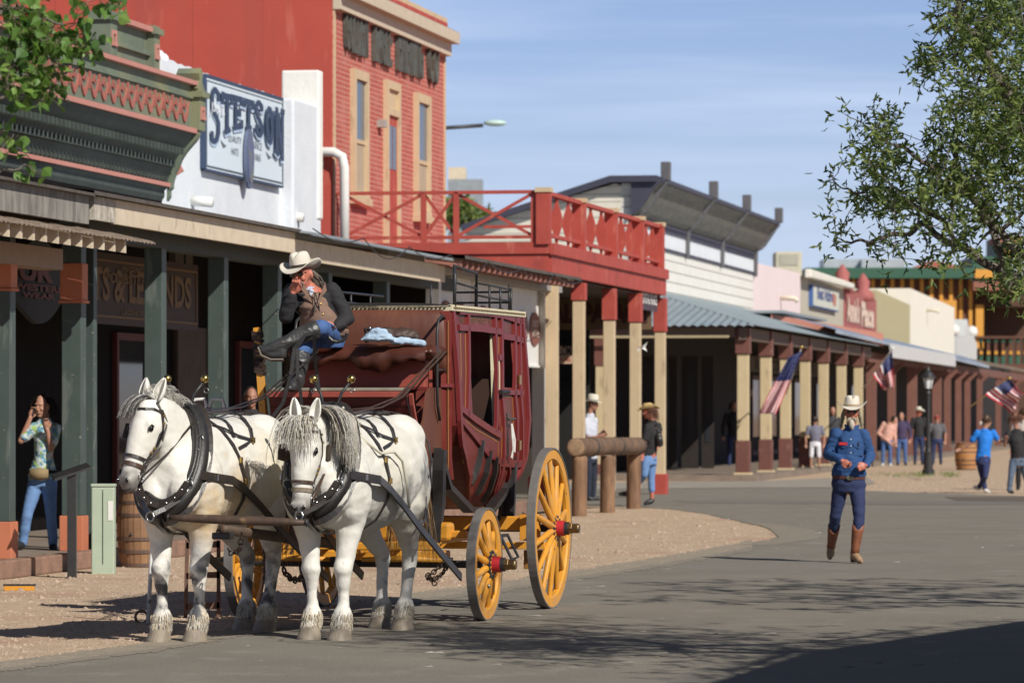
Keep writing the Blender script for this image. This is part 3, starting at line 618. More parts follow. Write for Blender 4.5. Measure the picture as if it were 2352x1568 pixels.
m = MB(); wl = wq(775,uc); m.box(uc-.05, uc+.02, w0b, wl, zt_r-.07, zt_r-.01); m.box(uc-.04, uc+.01, w0b, wl, zfl+.10, zfl+.16); m.build('side_rail', REDP, bal)
for a, b in ((788,973),(973,1048),(1048,1226)):
    wa, wc = wq(a,uc), wq(b,uc); m = MB(); m.beam((uc-.015,wa,zfl+.14),(uc-.015,wc,zt_r-.06),.03,.055); m.beam((uc+.02,wa,zt_r-.06),(uc+.02,wc,zfl+.14),.03,.055); m.build('cross_brace', REDP, bal)
ue2 = ue-.4
m = MB(); wl = 3.6; m.box(ue2-.05, ue2+.02, w0b, wl, zt_r-.07, zt_r-.01); m.box(ue2-.04, ue2+.01, w0b, wl, zfl+.10, zfl+.16)
m.build('back_rail', REDP, bal)
for px in (1266, 1328, 1398, 1458, 1515):
    u = uu(px,.02); zc = zz({1266:730,1328:690,1398:735,1458:740,1515:762}[px] if px > 1266 else 640, u, .02); last = px == 1515
    m = MB(); m.m = 0; m.box(u-.10, u+.10, -.1, .11, .18 if not last else .3, zc); m.m = 1; m.box(u-.125, u+.125, -.125, .135, zc, 4.02)
    if last: m.box(u-.16,u+.16,-.14,.19,0,.42)
    m.build('post', [TANP, REDP], bal, bevel=.01)
# ground floor of the saloon, seen through the posts
r = sthing('saloon_ground_floor', 'dark saloon front in shade below the red balcony, with boarded stall riser', 'shopfront', uc, 3.2)
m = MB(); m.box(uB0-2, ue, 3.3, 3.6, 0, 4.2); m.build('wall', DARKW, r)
MB().box(ue-.3, ue, 1.9, 3.3, 0, 4.0).build('end_wall', mat('brown_wall_dark', (.05,.04,.03), .8), r)
for a, b in ((1272,1322),(1340,1352)):
    wa, wc = wq(a,ue-.6), wq(b,ue-.6); m = MB()
    for k in range(4): m.box(ue-.62, ue-.5, wc, wa, 2.3+k*.38, 2.33+k*.38)
    m.box(ue-.5, ue-.45, wc, wa, .3, 3.9); m.build('glazed_screen', BLACKV, r)
# sign facing the camera below the far end
r = sthing('saloon_sign', 'long tan sign with worn brown palace lettering hung in shade under the balcony', 'sign', ue-1, 1.5)
us = ue-.9; wa, wc = wq(1137,us), wq(1496,us); m = MB(); m.box(us, us+.05, wc, wa, zz(757,us,1.5), zz(684,us,1.5)); m.build('board', mat('old_sign_tan', (.17,.10,.05), .75, (.1,.06,.03), 4, .7), r)
z0, z1 = zz(752,us,1.5), zz(692,us,1.5); zz0, zz1 = z0+.08, z1-.03
def perpT(u0): return lambda a, b, t: (u0-t, -a, b)
text = MB(); text_mb(text, 'CRYSTAL  PALACE', perpT(us), (wa-wc)*.95, z1-z0-.12, -wa+.08, zz0, .06, .01); text.build('lettering', mat('sign_maroon', (.07,.015,.012), .7), r)
r = sthing('small_sign', 'small dark purple sign with white palace lettering between the last balcony posts', 'sign', uu(1470,.05), .05)
m = MB(); x0, x1 = uu(1468,.02), uu(1508,.02); z0, z1 = zz(712,x1,0), zz(676,x1,0); z0 = zz(716,x1,0); z1 = zz(684,x1,0)
m.box(x0, x1, 0, .05, z0, z1+.12); m.build('board', mat('sign_purple', (.07,.045,.06), .6), r)
m = MB(); text_mb(m, 'CRYSTAL PALACE', fx(0), (x1-x0)*.85, .22, x0+(x1-x0)*.08, z0+.12, .03, .012); m.build('lettering', WHITE, r)
r = sthing('board_sign', 'small peach board with dark painted letters hung by the first balcony post', 'sign', ue-3, 1.5)
us = ue-4.5; wa, wc = wq(1267,us), wq(1324,us); wm = (wa+wc)/2
m = MB(); m.box(us, us+.04, wc, wa, zz(835,us,wm), zz(795,us,wm)); m.build('board', mat('sign_peach', (.62,.42,.28), .7), r)
m = MB(); text_mb(m, 'SALOMA', perpT(us), (wa-wc)*.94, .2, -wa+.015, zz(817,us,wm), .03, .01); m.build('lettering', mat('sign_black', (.05,.03,.03), .7), r)
m = MB(); text_mb(m, 'BAR & GRILL', perpT(us), (wa-wc)*.7, .08, -wa+.05, zz(829,us,wm), .02, .01); m.build('small_lettering', mat('sign_redtext', (.5,.12,.08), .7), r)
# ================================================================ white boarded shopfront with ovals
r = sthing('white_shopfront', 'white boarded shopfront hung with brown oval signs, at the end of the long porch', 'shop building', uu(1000,.25), .25)
x0, x1 = uu(990,.25), uu(1256,.25); zb0 = zz(840, x1, .25); zb1 = zz(676,x1,.25)
m = MB(); m.box(x0, x1, .25, .33, zb0, zb1+.05); m.build('board_wall', planks('white_boards', (.76,.75,.72), (.66,.64,.60), .75, .3, 'x', .03, .3), r)
MB().box(uu(868,.15), x1+.15, .0, .25, zb1+.03, zb1+.25).build('eave_beam', mat('beam_grey', (.36,.33,.29), .7), r)
MB().box(x0, x1, .22, .36, zb0-.04, zb0).build('bottom_trim', WHITE, r)
for px in (1001, 1087, 1172, 1243):
    u = uu(px,.22); MB().box(u-.05, u+.12, .16, .25, zb0+(0 if px < 1240 else -.05), zb1).build('pilaster', WHITE, r)
OV = mat('oval_brown', (.24,.085,.06), .7, (.17,.06,.045), 5, .6)
tx = [("HATS","WESTERN"),("BOOTS","LEATHER"),("GIFTS","INDIAN"),("MEN'S","WEAR"),("SUITS","MEN'S"),("BOOTS","ATTIRE")]
for (px, (t1, t2)) in zip((1022, 1055, 1108, 1149, 1198, 1226), tx):
    u = uu(px,.25); ov = [(u+.50*cos(2*pi*k/24), (zz(719,uu(1226,.25),.25)+zz(793,uu(1226,.25),.25))/2+.29*1.0*sin(2*pi*k/24)) for k in range(24)]
    o = MB().prism(ov, fx(.25), 0, .03).build('oval_sign', OV, r)
    zc = ov[0][1]; m = MB(); text_mb(m, t1, fx(.22), .5, .11, u-.25, zc+.04, .02, .006); text_mb(m, t2, fx(.22), .66, .13, u-.33, zc-.14, .02, .006); m.build('lettering', mat('oval_text', (.62,.50,.42), .7), o)
u = uu(1240,.3); m = MB(); m.box(u-.12, u+.12, .2, .42, .55, zb0); m.m = 1; m.box(u-.18,u+.18,.15,.48,.17,.55); m.build('corner_post', [WHITE, REDP], r)
MB().box(x0+2, uu(1262,.3), 1.6, 1.9, 0, 3.9).build('recess', DARKW, r)
MB().box(u-.05, u+.0, .15, .2, zz(972,u,.3), zz(962,u,.3)).build('plate', BROWN, r)
# ================================================================ far block: clapboard hall with spiked cornice
wf = 4.7; WH = planks('clapboard', (.74,.69,.58), (.62,.57,.47), .75, .21, 'z', .10, .8)
WHF = planks('clapboard_front', (.80,.78,.72), (.70,.67,.60), .75, .30, 'z', .09, .8)
NVY = mat('slate_blue_trim', (.055,.055,.085), .6, (.04,.04,.06), 4, .6)
us_ = uu(1452,wf); u1_ = uu(1730,wf)
r = sthing('clapboard_hall', 'cream clapboard hall with dark bracketed cornice and four roof spikes', 'building', us_, wf)
def hz(px, py): w_ = wq(px,us_); return (w_, zz(py,us_,w_))
pts = [hz(1450,470),hz(1450,432),hz(1412,422),hz(1330,446),hz(1070,526)]; pts = [(wq(1450,us_),0)]+[pts[1]]+pts[2:]+[(wq(1070,us_),0)]
m = MB(); m.prism(pts, perp(us_), 0, -18); m.build('side_wall', WH, r)
m = MB(); rl = [hz(1512,404),hz(1405,405),hz(1310,436),hz(1065,517)]
for i in range(3):
    a, b = rl[i], rl[i+1]; m.prism([a, b, (b[0],b[1]-.17), (a[0],a[1]-.17)], perp(us_-.35), 0, -18)
m.build('roof', NVY, r)
zA = zz(632,u1_,wf)
zf0, zf1 = 4.6, hz(1450,432)[1]
zcb = (zz(487,us_,wf)+zz(573,u1_,wf))/2; zct = (zz(413,us_,wf-.7)+zz(511,u1_,wf-.7))/2; zrail = (zz(550,us_,wf)+zz(629,u1_,wf))/2
MB().box(us_, u1_, wf, wf+.3, 3.8, zct-.1).build('front_wall', WHF, r)
prof2 = [(wf,zcb-.12),(wf-.1,zcb-.02),(wf-.22,zcb+.05),(wf-.42,zcb+.32),(wf-.6,zcb+.62),(wf-.72,zct-.14),(wf-.78,zct-.1),(wf-.78,zct+.03),(wf,zct+.05)]
m = MB(); extr(m, prof2, us_+.05, u1_+.05); m.build('cornice', mat('cornice_slate', (.24,.225,.185), .8, (.10,.10,.09), 6, .9, bump=.4), r)
MB().box(us_-.0, u1_+.1, wf-.84, wf-.72, zct-.06, zct+.05).build('gutter', NVY, r)
m = MB(); m.prism([(a,b) for a, b in prof2], perp(us_+.04), 0, .25); m.build('cornice_end', NVY, r)
ks = [uu(1459,wf), uu(1574,wf), uu(1654,wf), uu(1731,wf)]
for u in ks:
    m = MB(); path = [(wf-.06,zrail-.12),(wf-.08,zcb-.02),(wf-.30,zcb+.1),(wf-.52,zcb+.42),(wf-.72,zct-.16),(wf-.84,zct-.02),(wf-.84,zct+.42)]
    for i in range(len(path)-1): m.beam((u,path[i][0],path[i][1]),(u,path[i+1][0],path[i+1][1]),.13,.15)
    m.box(u-.11,u+.11,wf-.97,wf-.71,zct+.0,zct+.5); m.build('bracket_spike', mat('spike_grey', (.13,.125,.13), .7, (.08,.08,.09), 4, .6), r, bevel=.02)
m = MB(); m.box(us_, u1_+.05, wf-.05, wf, zrail-.05, zrail+.03); m.box(us_, u1_+.05, wf-.07, wf, zcb-.17, zcb-.1)
k = us_
while k < u1_: m.box(k-.035, k+.035, wf-.05, wf-.02, zrail+.42, zcb-.17); m.box(k-.07, k+.07, wf-.05, wf-.02, zrail+.52, zrail+.6); k += .34
m.build('fretwork', NVY, r)
MB().box(us_, u1_, wf-.015, wf, zrail+.03, zcb-.1).build('frieze', STW, r)
# corner porch
wc_ = .45; ucn = uu(1707,wc_+.1); ze = 3.82; zr_ = 5.08
porch = sthing('corner_porch', 'wraparound porch with blue grey corrugated roof on cream and brown posts', 'porch', ucn, wc_)
CORR = mat('corrugated_blue', (.37,.42,.44), .45, (.24,.31,.35), 1.5, .7, metal=.2)
m = MB(); N = 110; wl = 13.0
for k in range(N):                                         # camera-facing slope, ribs running up
    a0 = wc_-.3+(wl-wc_)*k/N; a1 = wc_-.3+(wl-wc_)*(k+1)/N; h = .022*(1 if k % 2 else -1)
    def top_(w): 
        f = min(1, max(0,(w-(wc_-.3))/(wf-wc_+.3))); return (ucn-.35+(us_-ucn+.35)*f, ze+(zr_-ze)*f)
    t0, t1 = top_(a0), top_(a1)
    m.add([(ucn-.35,a0,ze-h),(ucn-.35,a1,ze+h),(t1[0],a1,t1[1]+h),(t0[0],a0,t0[1]-h)], [(0,1,2,3)])
uEnd = uu(2022,wc_-.3); N = 300
for k in range(N):
    a0 = ucn-.35+(uEnd-ucn)*k/N; a1 = ucn-.35+(uEnd-ucn)*(k+1)/N; h = .015*(1 if k % 2 else -1); f0 = min(1,(a0-ucn+.35)/(us_-ucn+.35)); f1 = min(1,(a1-ucn+.35)/(us_-ucn+.35))
    tw0 = wc_-.3+(wf-wc_+.3)*f0; tw1 = wc_-.3+(wf-wc_+.3)*f1
    m.add([(a0,wc_-.3,ze-h),(a1,wc_-.3,ze+h),(a1,tw1,ze+(zr_-ze)*f1+h),(a0,tw0,ze+(zr_-ze)*f0-h)], [(0,1,2,3)])
m.build('roof', CORR, porch)
m = MB(); m.box(ucn-.1, ucn+.1, wc_+.3, wl, ze-.27, ze-.03); m.box(ucn-.1, uEnd, wc_, wc_+.2, ze-.35, ze-.05); m.build('beam', mat('beam_brown', (.13,.09,.07), .8), porch)
MB().box(ucn-.42, ucn-.36, wc_+.4, wl, ze-.30, ze-.24).build('pole', mat('pole_tan', (.42,.34,.2), .8), porch)
CP = mat('cream_post', (.56,.45,.27), .7, (.48,.38,.22), 3, .5); speckle(CP, 5, (.38,.29,.17), .60, .74, (1,1,.3))
for px in (1709,1761,1806,1851,1893,1934,1973):
    u = uu(px,wc_+.1); m = MB(); f = lambda y: zz(y,ucn,wc_+.1); s = .15
    m.m = 0; m.box(u-s+.02, u+s-.02, wc_-.02, wc_+.26, f(1012), f(812)); m.m = 1; m.box(u-s-.03, u+s+.03, wc_-.06, wc_+.30, f(812), ze-.05); m.box(u-s-.02, u+s+.02, wc_-.05, wc_+.29, .18, f(1012)); m.m = 0; m.box(u-s-.06, u+s+.06, wc_-.1, wc_+.34, 0, .2)
    m.build('post', [CP, BROWN], porch, bevel=.015)
w_ = wq(1381,ucn); m = MB(); m.box(ucn-.12, ucn+.12, w_-.12, w_+.12, .2, 2.9); m.m = 1; m.box(ucn-.15,ucn+.15,w_-.15,w_+.15,2.85,ze); m.box(ucn-.15,ucn+.15,w_-.15,w_+.15,0,.4); m.build('post', [CP, BROWN], porch)
# shaded shop walls under it
r = sthing('corner_shop_front', 'brown glazed shopfront in deep shade behind the corner porch', 'shopfront', us_, wf)
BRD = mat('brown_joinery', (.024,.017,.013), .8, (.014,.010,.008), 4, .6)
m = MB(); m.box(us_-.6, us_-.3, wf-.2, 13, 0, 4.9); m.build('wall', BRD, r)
xs = [1380,1400,1530,1558,1600,1625,1668,1695]
for a, b in ((1400,1450),(1462,1528),(1536,1556),(1566,1604),(1612,1640)):
    wa, wc = wq(a,us_-.6), wq(b,us_-.6); m = MB(); m.box(us_-.66, us_-.6, wc, wa, .2, 3.2); o = m.build('window_frame', BRD, r); MB().box(us_-.68, us_-.661, wc+.1, wa-.1, .9, 3.05).build('pane', GLASSD, o)
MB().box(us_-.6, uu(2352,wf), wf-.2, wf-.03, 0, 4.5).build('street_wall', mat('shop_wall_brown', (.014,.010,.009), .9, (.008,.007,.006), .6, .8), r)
for px in (1735,1775,1830,1880,1925,1960):
    u = uu(px,wf-.2); m = MB(); frame(m, u-1.1, u+1.1, .3, 2.9, wf-.2, .14, .05); o = m.build('window', mat('shop_joinery', (.12,.06,.05), .7), r); MB().box(u-.95, u+.95, wf-.23, wf-.21, .9, 2.8).build('pane', GLASSD, o)
m = MB(); m.box(uu(1725,wf-.6), uu(1905,wf-.6), wf-.6, wf-.54, 3.0, 3.5); o = m.build('sign_band', mat('sign_band_tan', (.13,.11,.08), .8), r)
m = MB(); text_mb(m, 'LUCKY CUSS', fx(wf-.6), 18, .38, uu(1735,wf-.6), 3.06, .04, .02); m.build('lettering', mat('sign_ink', (.015,.015,.025), .7), o)
# ================================================================ parapets of the far shops
def parapet(name, label, a, b, ya, yb, m1, extra=None, thick=.4, zlow=3.6, depth=9):
    u0, u1 = uu(a,wf), uu(b,wf); z0, z1 = zz(ya,u0,wf), zz(yb,u1,wf)
    r = sthing(name, label, 'shop building', u0, wf)
    MB().prism([(u0,0),(u1,0),(u1,z1),(u0,z0)], fx(wf+depth), 0, depth).build('wall', m1, r)
    if extra: extra(r, u0, u1, z0, z1)
    return r
def drain(r, px, py):
    u = uu(px,wf); z = zz(py,u,wf); MB().tube([(u,wf,z),(u,wf-.5,z-.02),(u,wf-.62,z-.12)],.09,10).build('roof_drain', mat('drain_cream',(.75,.68,.55),.7), r, smooth=True)
PNK = mat('pink_render', (.80,.68,.68), .85, (.74,.60,.60), 1, .5); TANR = mat('stone_render', (.50,.46,.37), .85, (.42,.39,.31), 1, .6); MAR = mat('maroon_render', (.38,.12,.115), .8, (.34,.10,.085), .7, .8); OLV = mat('olive_render', (.45,.40,.235), .85, (.40,.35,.2), 1, .5)
CRW = mat('cream_render', (.82,.78,.68), .85, (.74,.70,.6), 1, .5)
parapet('pink_shop', 'pale pink rendered shop parapet beside the clapboard hall', 1731, 1838, 602, 628, PNK, lambda r,*a: drain(r,1792,684))
def ex(r, u0, u1, z0, z1):
    MB().prism([(u0-.15,z0-.1),(u1+.2,z1-.1),(u1+.2,z1+.13),(u0-.15,z0+.22)], fx(wf-.18), 0, .25).build('coping', mat('coping_cream',(.80,.77,.68),.8), r, bevel=.05)
    x0, x1 = uu(1857,wf), uu(1917,wf); za, zb = zz(715,x1,wf), zz(655,x0,wf); zt = (zz(654,x0,wf)+zz(669,x1,wf))/2; zb2 = (zz(704,x0,wf)+zz(716,x1,wf))/2
    m = MB(); m.box(x0, x1, wf-.15, wf, zb2, zt); o = m.build('signboard', mat('sign_blue', (.06,.13,.36), .6), r); MB().box(x0+.25, x1, wf-.17, wf-.15, zb2+.05, zt-.03).build('face', mat('sign_face', (.62,.63,.55), .7), o)
    m = MB(); text_mb(m, 'Best Attire', fx(wf-.17), (x1-x0)*.6, .5, x0+1.4, zb2+.3, .03, .01); m.build('lettering', mat('sign_bluetext', (.10,.13,.30), .7), o)
    m = MB(); m.prism([(x1-2.2,zb2+.2),(x1-1.3,zb2+.2),(x1-1.0,zb2+.6),(x1-1.6,zt-.15),(x1-2.3,zb2+.7)], fx(wf-.17), 0, .01); m.build('emblem', mat('sign_rust', (.5,.2,.13), .7), o)
parapet('stone_shop', 'stone coloured shop parapet with thick cream coping and blue framed sign', 1838, 1937, 632, 658, TANR, ex)
def ex(r, u0, u1, z0, z1):
    for u in (u0+.6, (u0*.35+u1*.65)):
        z = zz(662,u,wf) if u < u0+1 else zz(680,u,wf)
        MB().lathe([(.5,0),(.45,.3),(.25,.5),(.3,.8),(.15,1.0),(.05,1.15)], (u,wf+.1,z-.2), 10).build('finial', MAR, r, smooth=True)
    x0, x1 = uu(1943,wf), uu(1972,wf); m = MB(); zl = lambda px, py: zz(py,uu(px,wf),wf)
    text_mb(m, "Annie's", fx(wf-.02), x1-x0, 1.05, x0, zl(1960,742), .045, .03); x0, x1 = uu(1976,wf), uu(2005,wf); text_mb(m, "Place", fx(wf-.02), x1-x0, 1.05, x0, zl(1990,752), .045, .03); m.build('lettering', mat('letter_peach', (.80,.62,.50), .7), r)
parapet('maroon_shop', 'maroon shop parapet with large peach name lettering and two finials', 1937, 2013, 660, 690, MAR, ex)
parapet('olive_shop', 'plain olive tan shop parapet between the maroon and white ones', 2013, 2090, 666, 700, OLV)
def ex(r, u0, u1, z0, z1): drain(r, 2128, 712)
parapet('white_shop', 'stepped white and cream parapet under the striped building', 2091, 2192, 662, 706, CRW, ex)
r = sthing('small_white_gable', 'small grey white gable with obelisk peak and ball finials', 'shop building', uu(2195,wf), wf)
u0, u1 = uu(2198,wf), uu(2244,wf); f = lambda px, py: (uu(px,wf), zz(py,uu(px,wf),wf)); m = MB()
m.prism([(u0,3.6),(u1,3.6),f(2244,790),f(2236,770),f(2228,770),f(2222,733),f(2216,770),f(2203,775),f(2198,780)], fx(wf+3), 0, 3); m.build('wall', mat('grey_render', (.62,.62,.60), .8), r)
for px in (2198, 2240): u = uu(px,wf); MB().sphere((u,wf+.2,zz(762 if px>2200 else 758,u,wf)),.35,12,8).build('ball', WHITE, r, smooth=True)
# second row of roofs and posts
wp = .7; r = sthing('far_porch', 'far row of brown timber posts under silver and shingled porch roofs', 'porch', uu(1990,wp), wp)
ua, ub, uc2, ud = uu(1733,3.2), uu(2016,wc_-.2), uu(2270,.2), uu(2420,.2)
m = MB(); m.add([(ua,2.7,4.42),(ub+2,.25,ze+.02),(ub+2,.25,ze+.45),(ua,2.7,4.66)], [(0,1,2,3)]); m.build('salmon_fascia', mat('salmon_fascia', (.50,.21,.15), .7), r)
m = MB(); m.box(ua, ub+4, 2.3, wf, 4.70, 4.78); m.build('shop_roof', METR, r)
m = MB(); m.add([(ub-14,.15,4.08),(uc2,.15,3.75),(uc2,1.2,4.15),(ub-14,1.6,4.5),(ub-14,.15,3.98),(uc2,.15,3.65)], [(0,1,2,3),(4,5,1,0)]); m.build('silver_roof', mat('silver_sheet', (.55,.62,.70), .35, (.30,.36,.42), 1, .8, metal=.6, stretch=(.3,1,1)), r)
m = MB(); m.add([(ub,1.2,4.2),(ud,1.0,4.0),(ud,wf,4.7),(ub,wf,4.9),(ub,1.2,4.02),(ud,1.0,3.85)], [(0,1,2,3),(4,5,1,0)]); m.build('shingle_roof', mat('shingles', (.24,.18,.13), .9, (.12,.09,.07), 2, .8, bump=.6), r)
MB().box(ub-1, ud, wp-.1, wp+.15, 3.4, 3.65).build('beam', mat('porch_brown', (.17,.075,.055), .75), r)
PB = mat('porch_post_brown', (.22,.095,.07), .7, (.16,.07,.05), 2, .6)
for px, hw in ((2001,.16),(2048,.13),(2095,.17),(2152,.17),(2176,.13),(2201,.12),(2222,.12),(2250,.12),(2293,.12),(2330,.16)):
    u = uu(px,wp); m = MB(); m.box(u-hw, u+hw, wp-hw, wp+hw, 0, 3.4); m.box(u-hw*1.4, u+hw*1.4, wp-hw*1.4, wp+hw*1.4, 0, .3); m.beam((u,wp,3.0),(u,wp-.4,3.4),.1,.12); m.build('post', PB, r)
m = MB(); k = ub
while k < ud: m.box(k-.12,k+.12,wp-.2,wp-.15,3.32,3.42); k += .55
tag(m.build('dentil_trim', PB, r), kind='stuff')
MB().box(ub+3, uu(2195,.1), .1, .14, 3.5, 3.95).build('white_valance', mat('valance_white', (.6,.6,.6), .7), r)
# ================================================================ striped building at the far end
Yb = 262.0
r = thing('striped_building', 'brown hall with orange battens and green eaves rising beyond the far shops', 'building', (Q(1880,950,Yb).x, Yb, 0), 0); OFF[r] = V((Q(1880,950,Yb).x, Yb, 0))
def QB(x, y, dy=0): return Q(x, y, Yb+dy)
def fb(x0, x1, y0, y1, d0, d1, mb): a = QB(x0,y1); b = QB(x1,y0); mb.box(a.x, b.x, Yb+d0, Yb+d1, a.z, b.z); return mb
STB = mat('striped_brown', (.14,.06,.035), .8); STO = mat('striped_orange', (.70,.33,.05), .7); STG = mat('striped_green', (.035,.115,.07), .6)
m = MB(); fb(1870,2236,632,1000,0,14,m); m.build('wall', STB, r)
fb(1850,2240,616,640,-1.2,14.5,MB()).build('green_eave', STG, r)
m = MB(); 
for k in range(15):
    x = 1915+k*22.4; fb(x-4,x+4,641,900,-.2,0,m)
m.build('battens', STO, r)
fb(2138,2196,690,702,-.35,0,MB()).build('window_head', STO, r); fb(2150,2185,702,730,-.1,0,MB()).build('window', GLASSD, r)
fb(2186,2196,702,800,-.35,0,MB()).build('window_jamb', STO, r)
a = QB(2236,1000); m = MB(); fb(2236,2420,640,700,4,14,m); fb(2236,2420,700,1000,8,14,m); m.build('recessed_wall', mat('striped_recess', (.10,.05,.03), .8), r)
m = MB(); fb(2240,2258,700,800,-.3,.6,m); m.build('orange_post', STO, r)
for k in range(9): m = MB(); m.m = 0; x = 2252+k*17; fb(x-3,x+3,785,838,-.3,.1,m); m.m = 1; fb(x-3.6,x+3.6,806,814,-.45,-.3,m); m.m = 2; fb(x-4,x+4,776,786,-.35,.1,m); fb(x-4,x+4,816,838,-.36,.12,m); m.build('baluster', [STB, STO, STG], r)
m = MB(); fb(2240,2420,772,777,-.5,.2,m); fb(2240,2420,836,846,-.5,.2,m); m.build('rail', STB, r)
m = MB(); fb(2230,2300,590,648,-1,6,m); fb(2286,2318,545,640,-1.2,5,m); m.m = 1; fb(2234,2296,620,640,-1.3,-1,m); fb(2300,2314,575,640,-1.5,-1.2,m); m.m = 2; fb(2230,2352,648,668,-1.4,8,m); fb(2284,2345,545,560,-1.6,3,m); m.build('corner_tower', [STG, STO, mat('striped_rust', (.30,.12,.08), .8)], r)
MB().sphere(QB(2343,552,-1), .3, 12, 8).build('gold_ball', BRASS, r, smooth=True)
m = MB(); a, b, c = QB(2090,616), QB(2215,616), QB(2140,598); m.add([a, b, QB(2180,605), c, a+V((0,12,0)), b+V((0,12,0)), QB(2180,605)+V((0,12,0)), c+V((0,12,0))], [(0,1,2,3),(4,7,6,5),(3,2,6,7),(0,3,7,4),(1,5,6,2)]); m.build('red_roof', mat('tile_red', (.42,.13,.08), .8), r)
m = MB(); m.m = 0; fb(1898,1921,592,617,2,6,m); fb(1921,1985,592,617,2.5,6,m); fb(1985,2085,592,617,2,6,m); m.build('roof_unit', mat('galvanised', (.55,.57,.58), .45, (.38,.42,.45), .5, .8, metal=.4), r)
r = thing('air_conditioner', 'beige rooftop air conditioner above the pink shop parapet', 'air conditioner', Q(1809,612,170)); OFF[r] = V(Q(1809,612,170))
a, b = Q(1778,614,170), Q(1838,580,170); m = MB(); m.box(a.x,b.x,169,171,a.z-1,b.z); m.build('casing', mat('ac_beige',(.55,.52,.40),.6), r, bevel=.05)
m = MB(); m.box(a.x+.15,b.x-.15,168.97,169,a.z+.05,b.z-.12); m.build('louvre', planks('ac_louvre', (.50,.48,.40),(.4,.38,.3),.6,.07,'z',.3), r)
# ================================================================ street light with pale head over the roofs
r = thing('street_light', 'pale green cobra head street light peeping over the balcony rail', 'street lamp', Q(1050,950,110)); OFF[r] = V((Q(1050,950,110).x,110,0))
p = Q(1050,438,110); m = MB(); q_ = Q(985,950,110); m.tube([(q_.x,110,0),(q_.x,110,p.z-.3),(q_.x+.2,110,p.z-.05),(Q(1110,436,110).x,110,p.z+.03)], .05, 8); m.build('pole', IRON, r, smooth=True)
MB().ell(Q(1137,430,110), (.30,0,0), (0,.2,0), (0,0,.09)).build('lamp_head', mat('lamp_mint', (.55,.72,.66), .4), r, smooth=True)
r = thing('tan_block', 'small tan rooftop block with shed behind the balcony rail', 'building', Q(1050,950,200)); OFF[r] = V((Q(1050,950,200).x,200,0))
a, b = Q(1030,520,200), Q(1070,465,200); MB().box(a.x,b.x,200,204,0,b.z).build('wall', CREAM, r); a, b = Q(1030,520,200), Q(1110,498,200); MB().box(a.x,b.x,198,199.8,0,b.z).build('shed', METR, r)
# ================================================================ unseen building across the street that shades the road
r = thing('store_with_awning', 'flat awning of the store on the near right side of the street', 'building', (8,20,0)); OFF[r] = V((8,20,0))
m = MB(); pp = [src(x, y, 4.05) for x, y in ((2.1,29.4),(4.04,33.7),(6.5,38.9),(22,38),(22,18.5),(-.5,18.9))]; m.prism(pp, lambda a,b,t:(a,b,t), 4.0, 4.12); m.build('awning', FELT, r)
MB().box(12,25,14,33,0,4.0).build('wall', TANR, r)
for x, y in ((5.9,25.0),(5.0,21),(4.1,17.5)): MB().box(x-.1,x+.1,y-.1,y+.1,0,4).build('post', GREEN, r)
# ================================================================ stagecoach
COL = V((-.64,36.44,0)); CA = 14.0; cf = V((-sin(R(CA)),-cos(R(CA)),0)); cl = V((cos(R(CA)),-sin(R(CA)),0))
coach = thing('stagecoach', 'dark red stagecoach on yellow running gear, standing behind the two white horses', 'stagecoach', COL, -pi/2-R(CA))
def cy(px, py, y):      # point on the plane y = const (coach coordinates: x forward, y toward the street, z up)
    t = (px-CX)/FPX; x = (COL.x+cl.x*y-t*(COL.y+cl.y*y))/(-cf.x+cf.y*t); Y = (COL+cf*x+cl*y).y
    return V((x, y, HC+(HY-py)*Y/FPX))
def cxp(px, py, x):     # point on the plane x = const
    t = (px-CX)/FPX; y = (t*(COL.y+cf.y*x)-COL.x-cf.x*x)/(cl.x-t*cl.y); Y = (COL+cf*x+cl*y).y
    return V((x, y, HC+(HY-py)*Y/FPX))
def w2c(p): d = V(p)-COL; return V((d.dot(cf), d.dot(cl), d.z))
YEL = mat('coach_yellow', (.72,.33,.035), .45, (.55,.23,.03), 7, .5, spec=.4); speckle(YEL, 22, (.35,.20,.08), .66, .72); speckle(YEL, 6, (.55,.30,.10), .54, .74)
CRED = mat('coach_red', (.17,.024,.018), .46, (.115,.017,.013), 2.5, .7, spec=.4); speckle(CRED, 4, (.20,.065,.045), .56, .78)
CRED2 = mat('coach_red_trim', (.185,.022,.020), .45, (.16,.02,.02), 8, .7)
CREDS = mat('coach_seat_red', (.36,.075,.05), .6, (.26,.05,.035), 5, .7)
LEA = mat('brown_leather', (.105,.030,.016), .38, (.06,.018,.011), 3.5, .8, bump=.25, bscale=12, spec=.5)
LEAP = mat('worn_brown_panel', (.17,.062,.032), .6, (.10,.03,.018), 2.5, .9, stretch=(1,1,.4), bump=.2)
GOLD = mat('gold_line', (.40,.20,.05), .6); CTR = mat('cream_trim', (.70,.62,.42), .7); TYRE = mat('grey_tyre', (.165,.155,.145), .7, (.11,.10,.095), 9, .7); RED = mat('bright_red', (.50,.02,.03), .5)
GREYB = mat('worn_grey_edge', (.33,.29,.22), .8, (.2,.17,.13), 8, .8)
CDARK = mat('coach_underside', (.10,.018,.014), .6, (.05,.01,.008), 3, .8)
